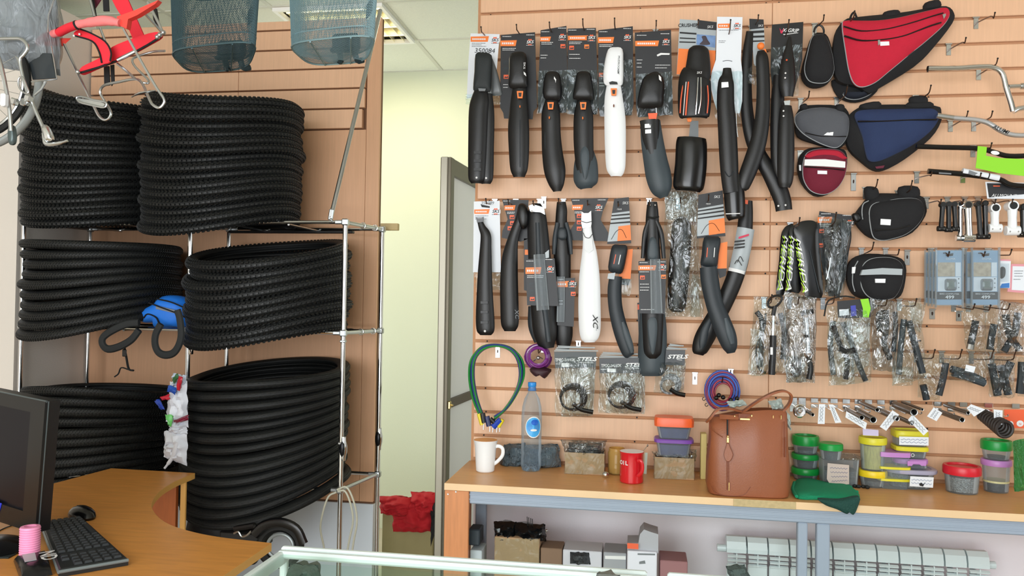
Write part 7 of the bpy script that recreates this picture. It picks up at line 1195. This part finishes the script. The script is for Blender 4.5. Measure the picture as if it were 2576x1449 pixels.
# wrapped bundles, cartons and boxes along the wall
film = clearmat('grey_film', (120, 136, 146), .5, .18, .9, 30)
for i, (q, d, lb) in enumerate((([(1268, 1118), (1322, 1114), (1330, 1176), (1256, 1176)], .10, 'grey film-wrapped bundle between the white mug and the bottle'), ([(1316, 1120), (1404, 1116), (1412, 1176), (1310, 1178)], .12, 'grey film-wrapped bundle behind and right of the bottle'))):
    Yb = foot(1330, 1178).y+.06; t = thing('wrapped_bundle', lb, 'bundle', Vector((W(q[3][0]+30, 1176, Yb).x, Yb, BZ)))
    m = MB(); m.fan(q, Yb, d, 12, 10, .014, 100+i, .4); part('film', m, film, t, True); m = MB(); m.fan([(a*.94+1335*.06, b+5) for a, b in q], Yb, d*.7, 10, 8, .014, 104+i, .4); part('dark_contents', m, mat('slate_contents', (60, 76, 84), .6, bump=1, bs=40), t, True)
def carton(x0, x1, yt, yb, label, mt_=None, depth=.10, z0=None, Yf=None, open_=True, seed=0, name='cardboard_carton', film_=True):
    f = foot((x0+x1)/2, yb) if z0 is None else W((x0+x1)/2, yb, Yf); Y = f.y; a, b = W(x0, yb, Y).x, W(x1, yb, Y).x; h = W(x0, yt, Y).z-W(x0, yb, Y).z; z0 = f.z; mt_ = mt_ or cartonm
    t = thing(name, label, 'carton', ((a+b)/2, Y+depth/2, z0)); 
    for nm, c_, d_ in (('front_wall', ((a+b)/2, Y+.002, z0+h/2), (b-a, .003, h)), ('back_wall', ((a+b)/2, Y+depth-.002, z0+h/2), (b-a, .003, h)), ('side_wall', (a+.0015, Y+depth/2, z0+h/2), (.003, depth-.006, h)), ('side_wall', (b-.0015, Y+depth/2, z0+h/2), (.003, depth-.006, h)), ('bottom', ((a+b)/2, Y+depth/2, z0+.0015), (b-a-.006, depth-.006, .003))):
        m = MB(); m.box(c_, d_, bev=.0008); part(nm, m, mt_, t)
    if film_:
        m = MB(); m.fan([(x0-2, yt-1), (x1+2, yt-1), (x1+2, yb), (x0-2, yb)], Y-.003, .006, 12, 8, .003, seed, .3); part('tape_film', m, tapem, t, True)
    return t, a, b, Y, z0+h
t, a, b, Y, zt_ = carton(1421, 1520, 1140, 1194, 'open cardboard carton with bagged grey parts, left one behind the red mug', seed=5)
m = MB(); m.fan([(1410, 1106), (1526, 1108), (1518, 1146), (1424, 1146)], Y+.05, .09, 12, 8, .012, 111, .4); part('film_bag', m, clearm, t, True); m = MB(); m.fan([(1430, 1112), (1512, 1112), (1512, 1150), (1430, 1150)], Y+.05, .07, 12, 8, .016, 113, .4); part('grey_parts', m, grey_c, t, True)
t, a, b, Y, zt_ = carton(1646, 1746, 1152, 1206, 'open cardboard carton under the two stacked lunch tubs', seed=8)
m = MB(); m.fan([(1640, 1134), (1752, 1130), (1750, 1160), (1644, 1158)], Y+.05, .09, 12, 8, .010, 112, .4); part('film_bag', m, clearm, t, True)
k = ppm(Y+.04, 1695); xm = W(1694, 1150, Y+.045).x; navy_c = mat('navy_contents', (58, 66, 112), .6, var=.3, vs=40, bump=.6, bs=60)
zc = zt_+.004
for lab, wb, wt, hb_, hl, lm_ in (('clear lunch tub with violet clip rim, lower one on the right carton', 78, 88, 34, 9, mat('violet_lid', (126, 76, 170), .35)), ('clear lunch tub with orange lid on top of the violet one', 74, 88, 32, 22, mat('orange_lid', (238, 96, 40), .35))):
    c = Vector((xm, Y+.045, zc)); t = thing('lunch_tub', lab, 'food tub', c); m = MB(); m.lathe([(wb/2*k, 0), (wt/2*k, hb_*k), (wt/2*k*.97, hb_*k), (wb/2*k*.95, .003), (.001, .003)], c, 32, 1, .7, 5); part('tub', m, clearp, t, True)
    m = MB(); m.lathe([(wb/2*k*.92, .004), (wt/2*k*.92, hb_*k*.85), (.001, hb_*k*.9)], c, 32, 1, .7, 5); part('contents', m, navy_c, t, True)
    m = MB(); e = 1.12; m.lathe([(wt/2*k, hb_*k), (wt/2*k*e, hb_*k), (wt/2*k*e*1.01, hb_*k+hl*k*.7), (wt/2*k*e*.96, hb_*k+hl*k), (wt/2*k*.9, hb_*k+hl*k), (.001, hb_*k+hl*k*.85)], c, 32, 1, .7, 5); part('lid', m, lm_, t, True); zc += (hb_+hl)*k
f = foot(1550, 1196); k = ppm(f.y, 1550); c = Vector((f.x, f.y+.03, BZ)); t = thing('glass_jar', 'amber tinted clear jar half hidden behind the red mug', 'jar', c)
m = MB(); m.lathe([(16*k, 0), (21*k, .006), (22*k, 55*k), (20*k, 58*k), (20*k, 66*k), (19*k, 66*k), (19*k, 56*k), (20*k, .008), (.001, .006)], c, 28); part('glass', m, clearmat('amber_clear', (226, 196, 120), .35, .08, 0), t, True)
m = MB(); m.lathe([(18*k, .007), (19*k, 26*k), (.001, 26*k)], c, 24); part('contents', m, mat('amber_contents', (190, 160, 100), .5, var=.4, vs=60), t, True)
f = foot(1523, 1204); m = MB(); m.ball(f+Vector((0, .012, .0125)), .0125, 10, 1.1, 1); solo('steel_ball', m, chrome, 'small shiny steel ball on the bench beside the left carton', 'ball', smooth=True)
m = MB(); q = foot(1770, 1207); m.box(q+Vector((0, .03, .088)), (.022, .05, .176), bev=.002); solo('narrow_box', m, mat('yellow_carton', (206, 186, 120), .7), 'narrow yellowish box standing against the left side of the handbag', 'box')
m = MB(); q = foot(1790, 1200); m.box(q+Vector((0.01, .06, .05)), (.05, .05, .10), bev=.002); solo('brown_box', m, mat('kraft_box', (170, 130, 84), .8), 'kraft box hidden behind the lower left of the handbag', 'box')
m = MB(); m.fan([(1978, 1050), (1996, 1050), (2002, 1210), (1980, 1215)], foot(1990, 1200).y+.05, .05, 6, 16, .014, 130); solo('clear_bag', m, clear, 'crumpled clear bag squeezed between the handbag and the green tubs', 'bag', smooth=True)
# green glove over the bench edge
gm = mat('green_knit', (16, 142, 100), .9, bump=.8, bs=320); gmd = mat('dark_green_dots', (10, 66, 58), .7, bump=1, bs=260)
t = thing('work_glove', 'green knitted work glove lying over the front edge of the bench', 'glove', foot(2075, 1255))
def glovepts(pts, h): return [foot(x, y)+Vector((0, 0, h)) for x, y in pts]
og = outline([(2000, 1216), (2030, 1210), (2075, 1220), (2110, 1226), (2135, 1226), (2150, 1238), (2160, 1248), (2156, 1262), (2110, 1262), (2060, 1258), (2010, 1256), (1994, 1240)], 3)
cc = (2078, 1240); m = MB(); m.loft([[foot(cc[0]+(x-cc[0])*k_, cc[1]+(y-cc[1])*k_)+Vector((0, 0, h)) for x, y in og] for k_, h in ((1, .0005), (1.02, .006), (.96, .014), (.75, .02), (.4, .022), (.03, .023))]); part('palm', m, gm, t, True)
yo = 2.868; m = MB(); m.puff(outline([(2058, 1254), (2110, 1256), (2160, 1248), (2156, 1276), (2146, 1294), (2136, 1288), (2128, 1292), (2104, 1280), (2076, 1270)], 3), yo, .012, .010, 5, .006); part('hanging_fingers', m, gmd, t, True)
m = MB(); m.tube([foot(1998, 1222)+Vector((0, 0, .012)), foot(1994, 1240)+Vector((0, 0, .012)), foot(2004, 1256)+Vector((0, 0, .01))], .006, 8, smooth=3); part('cuff_roll', m, gm, t, True)
for i, (a_, b_) in enumerate((((2090, 1232), (2142, 1234)), ((2096, 1244), (2158, 1246)))):
    m = MB(); m.tube([foot(*a_)+Vector((0, 0, .018)), foot(*b_)+Vector((0, 0, .012))], .008, 8, flat=.7); part('finger', m, gm, t, True)
m = MB(); q = foot(2160, 1228)
for dx, dy in ((0, 0), (.018, .004), (.03, -.004), (-.012, .006)): m.ball(q+Vector((dx, dy, .006)), .007, 5, 1.3, .8)
solo('rubber_bits', m, rubber, 'few small dark rubber pieces beside the green glove', 'rubber bits', smooth=True)['kind'] = 'stuff'
# ------------------------------------------------------------------ things on the lower shelf under the bench
Yl = 2.98; sh = .33
def low(x0, x1, yt, label, mt_, name, depth=.14, Y=Yl, film_=False, parts_=(), cat='box'):
    a, b = W(x0, yt, Y).x, W(x1, yt, Y).x; zt_ = W((x0+x1)/2, yt, Y).z; t = thing(name, label, cat, ((a+b)/2, Y+depth/2, sh)); m = MB(); m.box(((a+b)/2, Y+depth/2, (sh+zt_)/2+.0005), (b-a, depth, zt_-sh), bev=.003); part('box_body', m, mt_, t)
    if film_: m = MB(); m.fan([(x0, yt), (x1, yt), (x1, yt+80), (x0, yt+80)], Y-.004, .004, 12, 8, .003, 7, .3); part('tape_film', m, tapem, t, True)
    for nm, q, dy, mm_ in parts_: m = MB(); m.plate(q, Y-dy, .001); part(nm, m, mm_, t)
    return t, zt_
t, z_ = low(1244, 1357, 1354, 'cardboard carton with glossy tape carrying black wrapped parts', cartonm, 'cardboard_carton', film_=True)
for i, (q, lb) in enumerate((([(1242, 1312), (1300, 1312), (1302, 1358), (1246, 1356)], 'black wrapped part heap, left half on the taped carton'), ([(1292, 1314), (1372, 1320), (1374, 1362), (1296, 1360)], 'black wrapped part heap with wire ends, right half on the taped carton'))):
    g_ = thing('wrapped_parts', lb, 'bundle', Vector((W(q[3][0]+30, 1358, Yl+.05).x, Yl+.06, z_))); m = MB(); m.fan(q, Yl+.06, .10, 12, 10, .022, 140+i, .4); part('black_film', m, mat('gloss_black_film', (18, 19, 21), .18, bump=.8, bs=40), g_, True)
    if i:
        for dx in (0, 4, 9, 13): m = MB(); m.tube([W(1327+dx, 1322, Yl+.04), W(1326+dx, 1300+dx*.4, Yl+.04)], .0015, 5); part('wire_end', m, rubber, g_)
        m = MB(); m.ball(W(1375, 1335, Yl+.02), .005, 6); part('silver_tip', m, chrome, g_)
low(1360, 1414, 1380, 'brown cardboard box beside the taped carton under the bench', mat('dark_kraft', (130, 104, 84), .8), 'cardboard_box', .1)
t, z_ = low(1416, 1514, 1386, 'open white box with dark parts under the bench', mat('white_box', (206, 206, 214), .6), 'white_box', .12, parts_=(('dark_window', [(1434, 1390), (1478, 1390), (1484, 1418), (1434, 1418)], .0012, dark_c),))
m = MB(); m.fan([(1434, 1388), (1482, 1390), (1486, 1420), (1434, 1418)], Yl-.0, .05, 7, 6, .012, 150); solo('dark_parts', m, dark_c, 'small heap of dark metal parts in the open white box', 'parts', smooth=True)
low(1518, 1576, 1391, 'grey tray box with a ruled edge under the bench', mat('grey_tray', (160, 162, 168), .6), 'tray_box', .12, parts_=(('ruled_strip', [(1522, 1398), (1574, 1399), (1574, 1408), (1522, 1406)], .0012, printw),))
t, z_ = low(1578, 1653, 1388, 'white box with red corner and grey print under the bench', mat('white_box2', (226, 226, 236), .5), 'printed_box', .12, Y=2.95, parts_=(('red_corner', [(1578, 1366), (1606, 1368), (1606, 1382), (1578, 1380)], .0012, orangered), ('grey_print', [(1604, 1392), (1648, 1393), (1648, 1397), (1604, 1396)], .0012, printg), ('grey_print', [(1608, 1413), (1622, 1410), (1624, 1418), (1608, 1419)], .0012, printg)))
m = MB(); m.prism([W(x, y, 2.97) for x, y in ((1578, 1366), (1606, 1366), (1610, 1344), (1620, 1332), (1636, 1338), (1656, 1344), (1656, 1392), (1578, 1390))], (0, .1, 0)); part('raised_flap', m, mat('grey_flap', (176, 176, 182), .7), t)
low(1660, 1730, 1412, 'flat dull red box beside the printed box under the bench', mat('dusty_red_box', (156, 110, 112), .7), 'flat_box', .12)
m = MB(); m.fan([(1826, 1424), (1872, 1420), (1888, 1449), (1834, 1452)], 3.05, .06, 7, 6, .012, 151); m2 = thing('grey_fur_ball', 'dark grey fluffy bundle in front of the radiator', 'bundle', W(1850, 1450, 3.05)); part('fluff', m, mat('grey_fluff', (96, 110, 108), .9, bump=1, bs=200), m2, True)
t, z_ = low(1182, 1212, 1385, 'small dark and white boxes stacked by the bench leg', mat('pale_grey_box', (190, 200, 206), .6), 'small_box', .1, Y=2.95)
m = MB(); m.box(W(1197, 1345, 3.0), (.045, .08, .06), bev=.004); solo('dark_box', m, mat('slate_box', (44, 54, 62), .5), 'small slate box standing on the pale box by the bench leg', 'box')
# things inside the glass showcase
for i, (x0, x1, yt, col, lb) in enumerate(((730, 800, 1418, (70, 88, 78), 'dark green parts heap inside the glass showcase'), (1500, 1560, 1442, (120, 124, 120), 'grey item inside the glass showcase below its back rail'))):
    Y = c0.y-.12; m = MB(); m.fan([(x0, yt), (x1, yt+4), (x1+10, yt+60), (x0-10, yt+60)], Y, .08, 9, 8, .02, 160+i); solo('showcase_goods', m, mat('case_goods_%d' % i, col, .6, bump=.8, bs=60), lb, 'goods', smooth=True)
